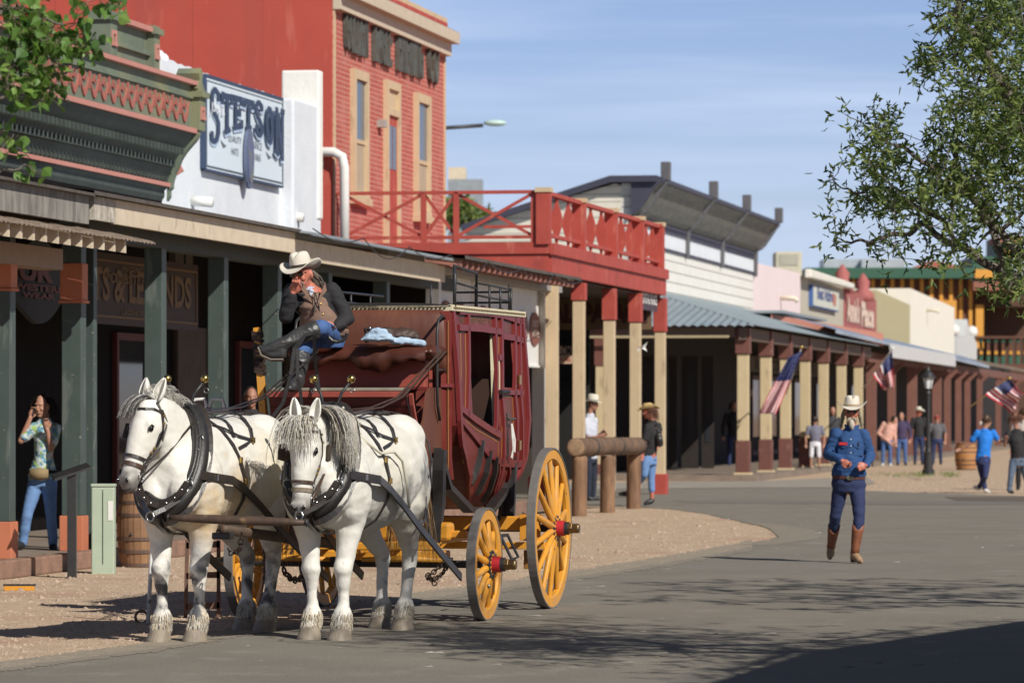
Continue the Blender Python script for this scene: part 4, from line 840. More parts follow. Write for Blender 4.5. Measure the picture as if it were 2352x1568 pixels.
def make_wheel(c, rad, ns, side, wt_=.075):
    c = V(c); ys = side
    m = MB(); n = 72; r0 = rad-.105; r1 = rad-.016; hwid = wt_/2*.82
    for a, b in ((r0,r1),):
        vs = []; 
        for k in range(n):
            t = 2*pi*k/n
            for rr, yy in ((a+.012,-hwid),(b,-hwid),(b,hwid),(a+.012,hwid),(a,hwid*.5),(a,-hwid*.5)): vs.append(c+V((rr*cos(t), yy, rr*sin(t))))
        fs = [(k*6+j, k*6+(j+1)%6, ((k+1)%n)*6+(j+1)%6, ((k+1)%n)*6+j) for k in range(n) for j in range(6)]
        m.add(vs, fs)
    for k in range(ns):
        t = 2*pi*(k+.5)/ns; d = V((cos(t),0,sin(t))); q = V((-sin(t),0,cos(t)))
        a = c+d*.07+V((0,ys*.045,0)); mid = c+d*(rad*.35)+V((0,ys*.03,0)); e = c+d*(r0+.01)
        m.loft([(a, q*.026, V((0,.03,0))),(mid, q*.030, V((0,.026,0))),(e, q*.021, V((0,.021,0)))], 10)
    w = m.build('wheel', YEL, coach, smooth=False)
    m = MB(); vs = []
    for k in range(n):
        t = 2*pi*k/n
        for rr, yy in ((r1,-wt_/2),(rad,-wt_/2),(rad,wt_/2),(r1,wt_/2)): vs.append(c+V((rr*cos(t), yy, rr*sin(t))))
    m.add(vs, [(k*4+j, k*4+(j+1)%4, ((k+1)%n)*4+(j+1)%4, ((k+1)%n)*4+j) for k in range(n) for j in range(4)]); m.build('tyre', TYRE, w, bevel=.004)
    ax = ((1,0,0),(0,0,1),(0,ys,0))
    m = MB(); m.m = 0; m.lathe([(.10,.035),(.115,.05),(.115,.065),(.09,.07)], c, 24, ax)
    for k in range(8): t = 2*pi*k/8; m.sphere(c+V((.097*cos(t), ys*.07, .097*sin(t))), .012, 8, 5)
    m.m = 1; m.lathe([(.066,.07),(.064,.135)], c, 20, ax); m.m = 0; m.lathe([(.057,.135),(.055,.17)], c, 20, ax)
    m.build('hub', [IRON, RED], w, smooth=False)
    m = MB(); m.lathe([(.05,.165),(.05,.20)], c, 6, ax); m.lathe([(.040,.19),(.041,.25),(.034,.262)], c, 16, ax); m.build('hub_nut', mat('dull_brass', (.28,.19,.09), .35, (.16,.11,.06), 20, .6, metal=.9), w, bevel=.003)
    m = MB(); m.sphere(c+V((.06,ys*.05,-.17)), .016, 8, 6); m.build('bolt', STEEL, w, smooth=True)
fw = cy(1113, 1293, 1.0); rw = cy(1262, 1213, 1.0)
FR, RR_ = .452, .682
make_wheel((fw.x, 1.0, FR), FR, 12, 1); make_wheel((rw.x, 1.0, RR_), RR_, 14, 1)
make_wheel((fw.x, -1.0, FR), FR, 12, -1); make_wheel((rw.x, -1.0, RR_), RR_, 14, -1)
# --- body
def interp(t, tab):
    if t <= tab[0][0]: return tab[0][1]
    for (a, b), (c_, d) in zip(tab, tab[1:]):
        if t <= c_: return b+(d-b)*(t-a)/(c_-a)
    return tab[-1][1]
XF = [(.85,.55),(.88,.82),(.96,1.05),(1.067,1.275),(1.25,1.58),(1.40,1.76),(1.56,1.85),(2.6,1.85)]
XB = [(.85,.125),(.90,.0),(1.0,-.16),(1.13,-.34),(1.26,-.457),(1.6,-.52),(2.6,-.53)]
HW = [(.85,.40),(.90,.48),(1.0,.56),(1.15,.63),(1.3,.655),(1.6,.665),(2.0,.645),(2.51,.60)]
xf = lambda z: interp(z, XF); xb = lambda z: interp(z, XB); hw = lambda z: interp(z, HW)
def sp(px, py):         # point on the street side skin of the body
    y = .63
    for _ in range(6):
        p = cy(px, py, y); y = hw(p.z)
    return p.x, p.z
def S3(x, z, d=0): return V((x, hw(z)+d, z))
ztop = 2.51
w1 = [sp(1072,758), sp(1133,758), sp(1133,990), sp(1072,953)]; w2 = [sp(1150,780), sp(1173,782), sp(1173,890), sp(1150,886)]
X1a, X1b = w1[0][0], w1[1][0]; X2a, X2b = w2[0][0], w2[1][0]
z1t = w1[0][1]; z1bl, z1br = w1[3][1], w1[2][1]; z2t, z2b = w2[0][1], w2[2][1]
def inwin(x, z):
    if X1b < x < X1a and z < z1t and z > z1br+(z1bl-z1br)*(x-X1b)/(X1a-X1b): return True
    return X2b < x < X2a and z2b < z < z2t
for side in (1, -1):
    m = MB(); NZ = 72; W_ = 2.38; ss = sorted(set([round((x+.53)/W_,5) for x in (X1a, X1b, X2a, X2b)]+[k/50 for k in range(51)]))
    zl_ = sorted(set([round(.85+(ztop-.85)*i/NZ,4) for i in range(NZ+1)]+[round(z1t,4), round(z2t,4), round(z2b,4)]))
    for za, zb in zip(zl_, zl_[1:]):
        for sa, sb in zip(ss, ss[1:]):
            zm = (za+zb)/2; xm = -.53+W_*(sa+sb)/2
            if zm > 1.40 and inwin(xm, zm): continue
            X_ = lambda q, z: xb(z)+(xf(z)-xb(z))*q
            m.add([(X_(sb,za),side*hw(za),za),(X_(sa,za),side*hw(za),za),(X_(sa,zb),side*hw(zb),zb),(X_(sb,zb),side*hw(zb),zb)], [(0,1,2,3)])
    bm = bmesh.new(); me_ = bpy.data.meshes.new('t'); me_.from_pydata([tuple(v) for v in m.v], [], m.f); bm.from_mesh(me_); bmesh.ops.remove_doubles(bm, verts=bm.verts, dist=.0005); bmesh.ops.recalc_face_normals(bm, faces=bm.faces)
    m = MB(); m.v = [v.co.copy() for v in bm.verts]; bm.verts.index_update(); m.f = [tuple(v.index for v in f.verts) for f in bm.faces]; m.mi = [0]*len(m.f); bm.free(); bpy.data.meshes.remove(me_)
    o = m.build('body_side' , CRED, coach, smooth=True); k = o.modifiers.new('s', 'SOLIDIFY'); k.thickness = .009; k.offset = 0
m = MB(); NZ = 40
for fn in (xf, xb):
    for i in range(NZ):
        za = .85+(ztop-.85)*i/NZ; zb = .85+(ztop-.85)*(i+1)/NZ
        for k in range(6):
            ya, yb = -1+k/3, -1+(k+1)/3; bul = lambda q: .05*(1-q*q)*(1 if fn is xf else -1)
            m.add([(fn(za)+bul(ya),ya*hw(za),za),(fn(za)+bul(yb),yb*hw(za),za),(fn(zb)+bul(yb),yb*hw(zb),zb),(fn(zb)+bul(ya),ya*hw(zb),zb)], [(0,1,2,3)])
m.add([(.55,-.4,.85),(.55,.4,.85),(.125,.4,.85),(.125,-.4,.85)],[(0,1,2,3)])
m.build('body_ends', CRED, coach, smooth=True)
def batten(pts, w, t, mt, name='batten', par=None, d=.0):
    out = []
    for i in range(len(pts)-1):
        a, b = pts[i], pts[i+1]; n = max(1, int(sqrt((a[0]-b[0])**2+(a[1]-b[1])**2)/.05))
        for k in range(n): out.append((a[0]+(b[0]-a[0])*k/n, a[1]+(b[1]-a[1])*k/n))
    out.append(pts[-1]); P = [S3(x, z, d+t/2) for x, z in out]; nr = [V((0,1,(hw(z-.02)-hw(z+.02))/.04)).normalized() for x, z in out]
    return MB().strap(P, w, t, nr).build(name, mt, par or coach)
def bp(pxs, w, t=.028, mt=None, name='batten', d=0): return batten([sp(*p) for p in pxs], w, t, mt or CRED2, name, d=d)
e_f = [(xf(z)-.02, z) for z in (2.5,2.0,1.6,1.5,1.4,1.3,1.2,1.1,1.0,.93,.88)]; batten(e_f, .06, .035, CRED2, 'edge_rail')
e_b = [(xb(z)+.02, z) for z in (2.5,2.0,1.6,1.4,1.26,1.13,1.0,.92,.87)]; batten(e_b, .06, .035, CRED2, 'edge_rail')
bp([(1049,712),(1110,716),(1150,722),(1196,738)], .07)
bp([(1049,752),(1100,755),(1145,762)], .05); bp([(1148,772),(1175,776),(1196,782)], .05)
bp([(1071,712),(1070,955)], .05); bp([(1132,716),(1134,992)], .05); bp([(1147,722),(1148,900),(1152,1060),(1140,1110),(1115,1158)], .055)
bp([(1178,728),(1178,900),(1181,1060),(1172,1110),(1158,1150)], .055); bp([(1189,732),(1190,900),(1194,1060),(1186,1100)], .045)
bp([(1140,820),(1148,822)], .05); bp([(1140,900),(1196,902)], .04)
bp([(1052,935),(1085,962),(1120,985),(1146,1000)], .055); bp([(1052,960),(1085,1000),(1115,1040),(1150,1062)], .05)
bp([(1144,1062),(1185,1065),(1200,1062)], .06)
for k, pts in enumerate(([(1100,1012),(1093,1060),(1074,1110)],[(1118,1035),(1110,1085),(1088,1135)],[(1132,1050),(1125,1100),(1102,1150)])): bp(pts, .035, .05, BLACKL, 'rib')
bp([(1142,1062),(1132,1120),(1112,1160)], .03); bp([(1165,1066),(1158,1120),(1140,1160)],.03)
# pale worn door panel and gold lines
DPN = mat('worn_door_panel', (.17,.05,.035), .5, (.09,.025,.02), 6, .8)
for pl in ([(1149,910),(1149,1055),(1175,1058),(1175,912),(1149,910)],): bp(pl, .006, .008, GOLD, 'gold_line')
a, b = sp(1152,918), sp(1172,1045); m = MB(); N = 6
for i in range(N):
    za = a[1]+(b[1]-a[1])*i/N; zb = a[1]+(b[1]-a[1])*(i+1)/N; m.add([S3(a[0],za,.006),S3(b[0],za,.006),S3(b[0],zb,.006),S3(a[0],zb,.006)], [(0,1,2,3)])
m.build('door_panel', DPN, coach)
a, b = sp(1149,726), sp(1173,766); m = MB(); m.add([S3(a[0],a[1],.006),S3(b[0],a[1],.006),S3(b[0],b[1],.006),S3(a[0],b[1],.006)], [(0,1,2,3)]); m.build('top_panel', DPN, coach)
bp([(1056,760),(1067,760),(1067,945),(1056,935),(1056,760)], .006, .008, GOLD, 'gold_line')
bp([(1138,765),(1144,765),(1144,812),(1138,812),(1138,765)], .006, .008, GOLD, 'gold_line')
bp([(1056,955),(1090,985),(1143,1015),(1143,1050),(1112,1030),(1056,955)], .006, .008, GOLD, 'gold_line')
bp([(1052,985),(1062,1060),(1080,1110)], .006, .008, GOLD, 'gold_line'); bp([(1057,965),(1095,1010)], .006, .008, GOLD, 'gold_line')
a = sp(1078,740); b = sp(1124,728)
m = MB(); text_mb(m, "88FRED'S", lambda p, q, t: S3(-p, q, .008), abs(b[0]-a[0]), .065, -a[0], a[1]-.0, .02, 0); m.build('lettering', mat('coach_letter', (.17,.085,.035), .6), coach)
a = sp(1055,738); m = MB(); text_mb(m, "WALK", lambda p, q, t: S3(-p, q, .008), .12, .05, -a[0], a[1]-.01, .02, 0); m.build('lettering', MATS['coach_letter'], coach)
bp([(1134,770),(1136,850),(1138,930),(1139,985)], .03, .03, CTR, 'rolled_curtain', d=-.03); bp([(1142,825),(1143,895)], .015, .02, CTR, 'rolled_curtain')
a = sp(1163,962); m = MB(); m.tube([S3(a[0]+.06,a[1],.03),S3(a[0]+.02,a[1],.06),S3(a[0]-.06,a[1],.06)], .012, 8); m.box(a[0]+.03,a[0]+.07,hw(a[1]),hw(a[1])+.03,a[1]-.05,a[1]+.05); m.build('door_handle', mat('dull_iron', (.17,.15,.13), .4, metal=.7), coach)
p = S3(a[0],a[1]-.04,.05); m = MB(); m.strap([p, p+V((.015,.01,-.12)), p+V((-.01,.01,-.22)), p+V((.01,.0,-.29))], .045, .006, (0,1,0)); m.strap([p, p+V((-.03,.02,-.14)), p+V((-.015,.02,-.24))], .03, .006, (0,1,0)); m.build('white_ribbon', WHITE, coach)
for py in (872, 1022): a = sp(1184,py); MB().box(a[0]-.035,a[0]+.035,hw(a[1])+.02,hw(a[1])+.045,a[1]-.04,a[1]+.04).build('hinge', BRASS, coach)
a = sp(1143,900); MB().tube([S3(a[0]+.05,a[1],.04),S3(a[0]-.15,a[1],.06)], .018, 8).build('door_bolt', IRON, coach)
# interior: back seat and lining
m = MB(); m.box(-.42,-.3,-.6,.6,1.2,1.95); m.box(-.3,.1,-.58,.58,1.2,1.45); m.build('bench', mat('bench_leather', (.06,.03,.02), .6), coach)
MB().box(.2,.5,-.6,-.58,1.2,1.95).build('lining', mat('canvas_lining', (.42,.30,.2), .9, (.2,.13,.09), 12, .9), coach)
MB().box(.35,.55,-.5,.55,1.44,1.49).build('seat_board', CTR, coach)
# roof, trim, studs and rails
m = MB(); N = 10
sec = []
for k in range(N+1):
    x = -.60+(2.50)*k/N; sec.append((V((x,0,ztop+.01)), V((0,.63,0)), V((0,0,.03))))
m.loft(sec, 28); m.build('roof', mat('roof_black', (.03,.027,.025), .6), coach)
m = MB(); m.box(1.86,1.90,-.61,.61,ztop-.035,ztop+.02); m.box(-.58,1.90,.605,.64,ztop-.03,ztop+.02); m.box(-.58,1.90,-.64,-.605,ztop-.03,ztop+.02); m.build('roof_trim', CTR, coach, bevel=.005)
m = MB()
for k in range(34): m.sphere((1.905,-.58+k*.035,ztop-.005), .009, 6, 4)
for k in range(44): m.sphere((-.5+k*.055,.643,ztop-.005), .009, 6, 4)
m.build('studs', mat('dark_stud', (.10,.06,.03), .4, metal=.5), coach, smooth=True)
m = MB()
def rail(pts, r=.0095): m.tube(pts, r, 8)
zr1 = ztop+.16; zr2 = ztop+.075
fx0 = 1.78
for s_ in (1,):
    y = .62; rail([(fx0,y,ztop),(fx0,y,ztop+.34),(1.05,y,ztop+.30),(1.05,y,ztop)], .011)
    rail([(fx0,y,zr2+.13),(1.05,y,zr2+.10)]); rail([(1.05,y,ztop+.22),(.6,y,ztop+.215),(-.2,y-.02,ztop+.20),(-.5,y-.12,ztop+.19),(-.55,0,ztop+.19)]); rail([(1.05,y,ztop+.12),(.6,y,ztop+.11),(-.2,y-.02,ztop+.10),(-.5,y-.12,ztop+.10),(-.55,0,ztop+.1)])
    for x in (.62,.25,-.12): rail([(x,y,ztop),(x,y,ztop+.21)])
    for y2 in (.5,.2,-.2): rail([(-.54,y2,ztop),(-.54,y2,ztop+.26)])
    rail([(fx0,-.62,zr1),(-.5,-.62,zr1)]); rail([(fx0,-.62,zr2),(-.5,-.62,zr2)])
    for x in (1.7,1.1,.5,-.1): rail([(x,-.62,ztop),(x,-.62,zr1)])
    rail([(fx0,y,ztop+.33),(fx0+.05,y+.02,ztop+.25),(fx0+.06,y+.02,ztop+.12),(fx0+.02,y+.01,ztop-.02)], .014)
m.build('roof_rail', IRON, coach, smooth=True)
# leather back behind the seat
m = MB(); secs = []
for z, w_, x_ in ((1.95,.60,1.93),(2.1,.60,1.97),(2.3,.60,1.98),(2.44,.585,1.96),(2.49,.56,1.92)):
    secs.append((V((x_,0,z)), V((0,w_,0)), V((.06,0,0))))
m.loft(secs, 40); o = m.build('seat_back', LEAP, coach, smooth=True)
for y in (-.3,.0,.32,.5): pass
# --- driver's seat, boot and footboard
MB().box(2.02,2.27,-.535,.505,1.86,2.08).build('seat_box', CREDS, coach, bevel=.008)
MB().box(2.0,2.29,-.55,.52,1.845,1.862).build('seat_rail', CRED2, coach)
m = MB(); nn_ = 44
secs = []
for k in range(nn_+1):
    y = -.60+1.20*k/nn_; f = 1 if .05 < k/nn_ < .95 else .8; bump = .004*sin(k*.9)+.005*sin(k*.37+1)
    secs.append((V((2.17,y,2.145+bump*.5)), V((.30,0,0))*f, V((0,0,.065+bump*.6))*f))
m.loft(secs, 20)
secs = []
for k in range(nn_+1):                        # leather flap hanging over the front of the seat
    y = -.55+1.12*k/nn_; d = .07+.045*sin(k*.26+.6)+.01*sin(k*.9)
    m.add([], [])
    secs.append((y, d))
vs = []; 
for y, d in secs:
    c_ = .012*sin(y*17)+.006*sin(y*41)
    vs += [V((2.44,y,2.18)), V((2.495+c_*.5,y,2.14)), V((2.50+c_,y,2.10)), V((2.49+c_*1.5,y,2.10-d)), V((2.475+c_*1.5,y,2.10-d))]
m.add(vs, [(k*5+j, k*5+j+1, (k+1)*5+j+1, (k+1)*5+j) for k in range(nn_) for j in range(4)])
m.build('cushion', LEA, coach, smooth=True)
# toe board
lipz = 1.825
tb = [(3.03,lipz-.02),(3.0,lipz-.10),(2.92,lipz-.22),(2.80,lipz-.36),(2.68,lipz-.50),(2.60,lipz-.64),(2.56,lipz-.80)]
m = MB(); n = len(tb); th = .03
for yy in (0,):
    vs = []; hwid = [.565,.565,.575,.59,.60,.60,.60]
    for (x, z), h in zip(tb, hwid): vs += [V((x,-h,z)), V((x,h,z)), V((x-th,h,z)), V((x-th,-h,z))]
    m.add(vs, [(k*4+j, k*4+(j+1)%4, k*4+4+(j+1)%4, k*4+4+j) for k in range(n-1) for j in range(4)]+[(3,2,1,0),tuple((n-1)*4+k for k in range(4))])
m.build('toe_board', planks('coach_boards', (.15,.028,.02), (.08,.016,.012), .55, .1, 'z', .08, .6), coach)
MB().box(2.99,3.06,-.57,.57,lipz-.045,lipz+.0).build('red_lip', CREDS, coach, bevel=.004); MB().box(2.90,3.05,-.55,.56,lipz+.003,lipz+.03).build('lip_edge', GREYB, coach, bevel=.006)
MB().box(2.25,3.0,-.54,.54,lipz-.42,lipz-.38).build('foot_floor', CDARK, coach)
m = MB(); m.strap([V((tb[i][0]-.005,.60,tb[i][1])) for i in range(n)], .035, .03, (0,1,0)); m.build('side_moulding', CREDS, coach)
sp_ = [(2.60,1.52),(2.50,1.60),(2.40,1.82),(2.32,1.86),(1.86,1.86),(1.86,1.30),(1.90,1.12),(2.02,1.10),(2.30,1.15),(2.50,1.28)]
for y in (.545,-.56): MB().prism(sp_, lambda a,b,t,y=y: (a,y+t,b), 0, .02).build('boot_side', LEAP, coach)
cnr = [(1.86,.60),(1.93,.585),(1.97,.545)]
m = MB(); pts = [(1.865,.625),(1.93,.61),(1.97,.56)]
m.add([(pts[i][0]-(.06 if z<1.3 else 0),pts[i][1],z) for z in (1.12,1.3,1.6,2.48) for i in range(3)], [(k*3+j,k*3+j+1,k*3+j+4,k*3+j+3) for k in range(3) for j in range(2)]); m.build('corner_panel', CRED, coach, smooth=True)
MB().strap([(1.935,.612,1.2),(1.945,.613,1.6),(1.945,.613,2.4)], .006, .006, (.4,1,0)).build('gold_line', GOLD, coach)
m = MB(); m.strap([(1.88,.64,1.88),(1.95,.63,1.88),(1.98,.56,1.88)], .03, .02, [V((0,1,0)),V((.5,1,0)),V((1,.3,0))]); m.build('corner_rail', CRED2, coach)
# irons at the seat ends
for y in (.585,-.60):
    m = MB(); m.tube([(1.95,y,2.42),(2.05,y+.01,2.44),(2.18,y+.01,2.40),(2.22,y+.01,2.30),(2.22,y+.01,1.9),(2.2,y+.01,1.72),(2.1,y,1.6)], .012, 8); m.tube([(2.22,y+.01,2.14),(1.95,y,2.14)],.011,6); m.tube([(2.22,y+.01,2.0),(1.95,y,2.0)],.011,6); m.build('seat_iron', IRON, coach, smooth=True)
# --- undercarriage
def ybox(a, b, c_, d, e, f, name, mt, bv=.012): return MB().box(a,b,c_,d,e,f).build(name, mt, coach, bevel=bv)
o = ybox(2.20,2.36,-.76,.74,.635,.785,'front_bolster',YEL,.03)
for s_ in (.50,-.50):
    m = MB(); cc = V((2.362,s_,.71)); pl = [(.11,0),(.05,.035),(.06,.055),(.02,.05),(-.06,.055),(-.11,.03),(-.11,-.03),(-.06,-.055),(.02,-.05),(.06,-.055),(.05,-.035)]
    m.prism([(cc.y+(a if s_>0 else -a),cc.z+b) for a,b in pl], lambda a,b,t:(2.362+t,a,b), 0, .006); m.m = 1; m.box(2.367,2.373,cc.y-.07,cc.y+.03,cc.z-.012,cc.z+.012); m.build('ornament', [IRON, RED], coach)
ybox(2.24,2.32,-.86,.86,.66,.72,'bolster_peg',YEL); m = MB(); m.tube([(2.27,-.98,FR),(2.27,.98,FR)], .032, 10); m.build('front_axle', IRON, coach); m = MB(); m.tube([(0,-.98,RR_),(0,.98,RR_)], .035, 10); m.build('rear_axle', IRON, coach)
ybox(2.19,2.35,-.70,.70,.48,.56,'axle_bed',YEL); ybox(-.08,.08,-.8,.8,RR_-.02,RR_+.10,'rear_bed',YEL)
for y in (-.30,.30): m = MB(); m.beam((-.1,y,.62),(2.6,y,.60),.08,.075); m.build('reach', YEL, coach, bevel=.01)
m = MB(); m.beam((-.1,0,.60),(2.9,0,.58),.10,.09); m.build('reach', YEL, coach, bevel=.01)
m = MB(); m.beam((2.62,-.72,.60),(2.62,.72,.60),.07,.06); m.build('splinter_bar', YEL, coach, bevel=.01)
for y in (-.47,.47): m = MB(); m.tube([(2.78,y-.34,.50),(2.80,y,.51),(2.78,y+.34,.50)], [.018,.028,.018], 10); m.m = 1; m.tube([(2.78,y+.34,.50),(2.76,y+.40,.50)],.022,8); m.tube([(2.70,y,.56),(2.80,y,.51)],.012,6); m.build('whiffletree', [YEL, IRON], coach, smooth=True)
m = MB(); q = cy(1145,1253,.55); e = cy(1255,1253,1.05); m.box(.22,.30,-1.0,1.02,.51,.57); m.build('brake_beam', YEL, coach, bevel=.006)
for s_ in (1,-1):
    m = MB(); m.box(.12,.22,s_*.86-.08,s_*.86+.08,.58,.79); m.m = 1; m.box(.10,.2,s_*.86-.10,s_*.86+.10,.79,.80); m.m = 2; m.box(.08,.2,s_*.88-.07,s_*.88+.07,.34,.5); m.build('rear_block', [YEL, YEL, mat('worn_yellow', (.33,.15,.03), .6, (.1,.05,.02), 8, .8)], coach, bevel=.02)
for s_ in (1,-1):                              # standards and leather thoroughbraces
    y = s_*.57
    m = MB(); m.tube([(2.18,y,.78),(2.12,y,1.05),(1.98,y,1.32)], .022, 8); m.tube([(2.18,y,.78),(2.32,y,1.08),(2.30,y,1.30)], .018, 8); m.tube([(0,y,.75),(-.12,y,1.0),(-.05,y,1.28)], .02, 8); m.tube([(.1,y,.75),(-.05,y,1.05)], .015, 8); m.build('standard', IRON, coach, smooth=True)
    m = MB(); nr = [V((1,0,.2))]*4
    for dx in (0,.035,.07): m.strap([(2.20+dx,y+.06,1.36),(2.24+dx,y+.06,1.2),(2.25+dx,y+.06,.95),(2.385,y+.05,.62)], .085, .02, (1,0,.1))
    m.strap([(2.22,y+.02,1.36),(1.9,y+.02,1.06),(1.2,y+.02,.86),(.5,y+.02,.84),(0,y+.02,1.0),(-.15,y+.02,1.25)], .09, .05, [V((0,0,1))]*6)
    m.strap([(-.12,y+.06,1.28),(-.08,y+.06,1.05),(-.02,y+.06,.72)], .085, .05, (1,0,.1)); m.build('thoroughbrace', BLACKL, coach)
m = MB(); secs = []
for k in range(9): t = k/8; secs.append((V((1.95-.0*t,-.5+1.0*t,1.02-.10*sin(pi*t)+.02*sin(t*19))), V((.20,0,0)), V((0,0,.13))))
m.loft(secs, 14); m.build('boot_apron', BLACKL, coach, smooth=True)
m = MB(); a = cy(1150,1230,.86); b = cy(1166,1228,.86); c_ = cy(1190,1278,.92); d = cy(1176,1285,.92); m.strap([a,b,c_,d,a], .03, .012, (.3,.9,.2)); m.build('step_iron', IRON, coach)
m = MB(); m.box(-.55,-.05,-.5,.5,.95,1.3); m.build('rear_boot', BLACKL, coach, bevel=.05)
# brake lever
bt = cxp(590,752,2.45); bb = cxp(606,958,2.45); bb2 = bb+(bb-bt)*.9
m = MB(); n = 24
for k in range(n):
    t0, t1 = k/n, (k+1)/n; p, q_ = bt+(bb2-bt)*t0, bt+(bb2-bt)*t1; m.beam(p, q_, .045+.02*t0, .06, (1,0,0))
lv = m.build('brake_lever', YEL, coach, bevel=.0)
m = MB()
for t in (.055,.075,.10,.125,.19,.225,.24,.285,.32,.345,.36,.375,.39,.405,.425,.45,.47): p = bt+(bb2-bt)*t*.55; m.beam(p-V((0,.036,-.008)), p+V((0,.038,.016*sin(t*90))), .085, .014+.016*abs(sin(t*57)))
m.build('leather_wrap', mat('wrap_dark', (.05,.028,.02), .6), lv)
# pole, neck yoke and chains
yL, yR = w2c(Q(385,1188,30.45)), w2c(Q(706,1200,30.25)); yc = w2c(Q(548,1208,30.35))
WOODD = mat('dark_worn_wood', (.10,.06,.038), .6, (.045,.028,.02), 5, .8, stretch=(.5,3,1)); speckle(WOODD, 9, (.22,.14,.07), .6, .75)
m = MB(); m.tube([(2.5,0,.60),(4.2,.02,.70),w2c(Q(512,1215,30.5))], [.045,.042,.035], 12); pole = m.build('pole', WOODD, coach, smooth=True)
m = MB(); a, b = yL, yR; P = [a+(b-a)*k/10 for k in range(11)]; m.tube(P, [.018,.026,.03,.032,.033,.034,.034,.033,.03,.026,.018], 12); m.m = 1
for t in (.0,.99): m.tube([P[0]+(b-a)*t-V((.0,0,0)), P[0]+(b-a)*(t+.012)], .03, 10)
m.build('neck_yoke', [WOODD, IRON], coach, smooth=True)
m = MB(); p = w2c(Q(512,1222,30.5)); m.box(p.x-.12,p.x+.05,p.y-.07,p.y+.05,p.z-.05,p.z-.0); m.build('pole_end', IRON, pole, bevel=.01)
def chain(m, a, b, sag=.05, n=12, r=.006, lr=.018):
    a, b = V(a), V(b)
    for k in range(n):
        t = (k+.5)/n; c_ = a+(b-a)*t-V((0,0,sag*4*t*(1-t))); d = ((b-a).normalized()); d = (d-V((0,0,sag*4*(1-2*t)/max((b-a).length,.01)))).normalized()
        q_ = V((0,0,1)).cross(d); q_ = q_.normalized() if q_.length > .1 else V((0,1,0)); q2 = d.cross(q_)
        s_ = q_ if k % 2 else q2; L_ = (b-a).length/n*.75
        m.tube([c_+d*L_*cos(j*pi/4)+s_*lr*sin(j*pi/4) for j in range(8)], r, 5, closed=True)
m = MB(); p = w2c(Q(555,1222,30.4)); chain(m, p, w2c(Q(545,1262,30.6)), .05, 6); chain(m, w2c(Q(545,1262,30.6)), w2c(Q(522,1255,30.6)), .04, 4)
chain(m, w2c(Q(980,1325,33.6)), (2.3,.72,.47), .06, 14, .006); chain(m, w2c(Q(980,1322,33.6)), (2.78,.8,.5), .02, 6)
chain(m, w2c(Q(998,1325,33.6)), w2c(Q(998,1342,33.6)), .0, 2, .007, .02)
chain(m, w2c(Q(650,1305,33.0)), w2c(Q(705,1310,33.6)), .08, 9, .009, .025)
chain(m, w2c(Q(606,1260,32.6)), w2c(Q(610,1340,32.6)), .0, 9, .006); m.build('chain', mat('chain_iron', (.10,.08,.07), .4, (.2,.12,.08), 20, .5, metal=.6), coach, smooth=True)
# ================================================================ hair
def ribbon(m, pts, w0, w1=.002, side=None):
    """one lock of hair: a thin tapering three-sided strand"""
    n = len(pts); vs = []; fs = []
    for i, p in enumerate(pts):
        d = (pts[min(i+1,n-1)]-pts[max(i-1,0)]); d = d.normalized() if d.length > 1e-7 else V((0,0,-1))
        s = side if side is not None else V((1,0,0)); a = (s-d*s.dot(d)); a = a.normalized() if a.length > 1e-4 else d.orthogonal().normalized(); b = d.cross(a)
        w = (w0+(w1-w0)*i/(n-1))/2
        vs += [p+a*w, p-a*w*.5+b*w*.7, p-a*w*.5-b*w*.7]
    for i in range(n-1):
        for k in range(3): fs.append((i*3+k, i*3+(k+1)%3, i*3+3+(k+1)%3, i*3+3+k))
    m.add(vs, fs)
def lock(m, root, dirs, L_, w, curl=.01, n=7, side=None, rnd=random):
    """dirs: list of directions blended along the strand"""
    p = V(root); pts = [p.copy()]; ph = rnd.uniform(0,6)
    for i in range(n):
        t = i/(n-1)*(len(dirs)-1); k = min(int(t), len(dirs)-2) if len(dirs) > 1 else 0; f = t-k
        d = (dirs[k]*(1-f)+dirs[min(k+1,len(dirs)-1)]*f).normalized()
        p = p+d*(L_/n)+V((sin(ph+i*1.1), cos(ph*1.3+i), 0))*curl; pts.append(p.copy())
    ribbon(m, pts, w, side=side)
HAIRW = [mat('hair_white', (.66,.63,.56), .6), mat('hair_cream', (.54,.47,.36), .6), mat('hair_grey', (.48,.46,.42), .6), mat('hair_dark_grey', (.13,.13,.135), .6)]
FEATHER = [mat('feather_cream', (.66,.57,.43), .7), mat('feather_white', (.70,.65,.54), .7), mat('feather_grey', (.25,.24,.22), .7)]
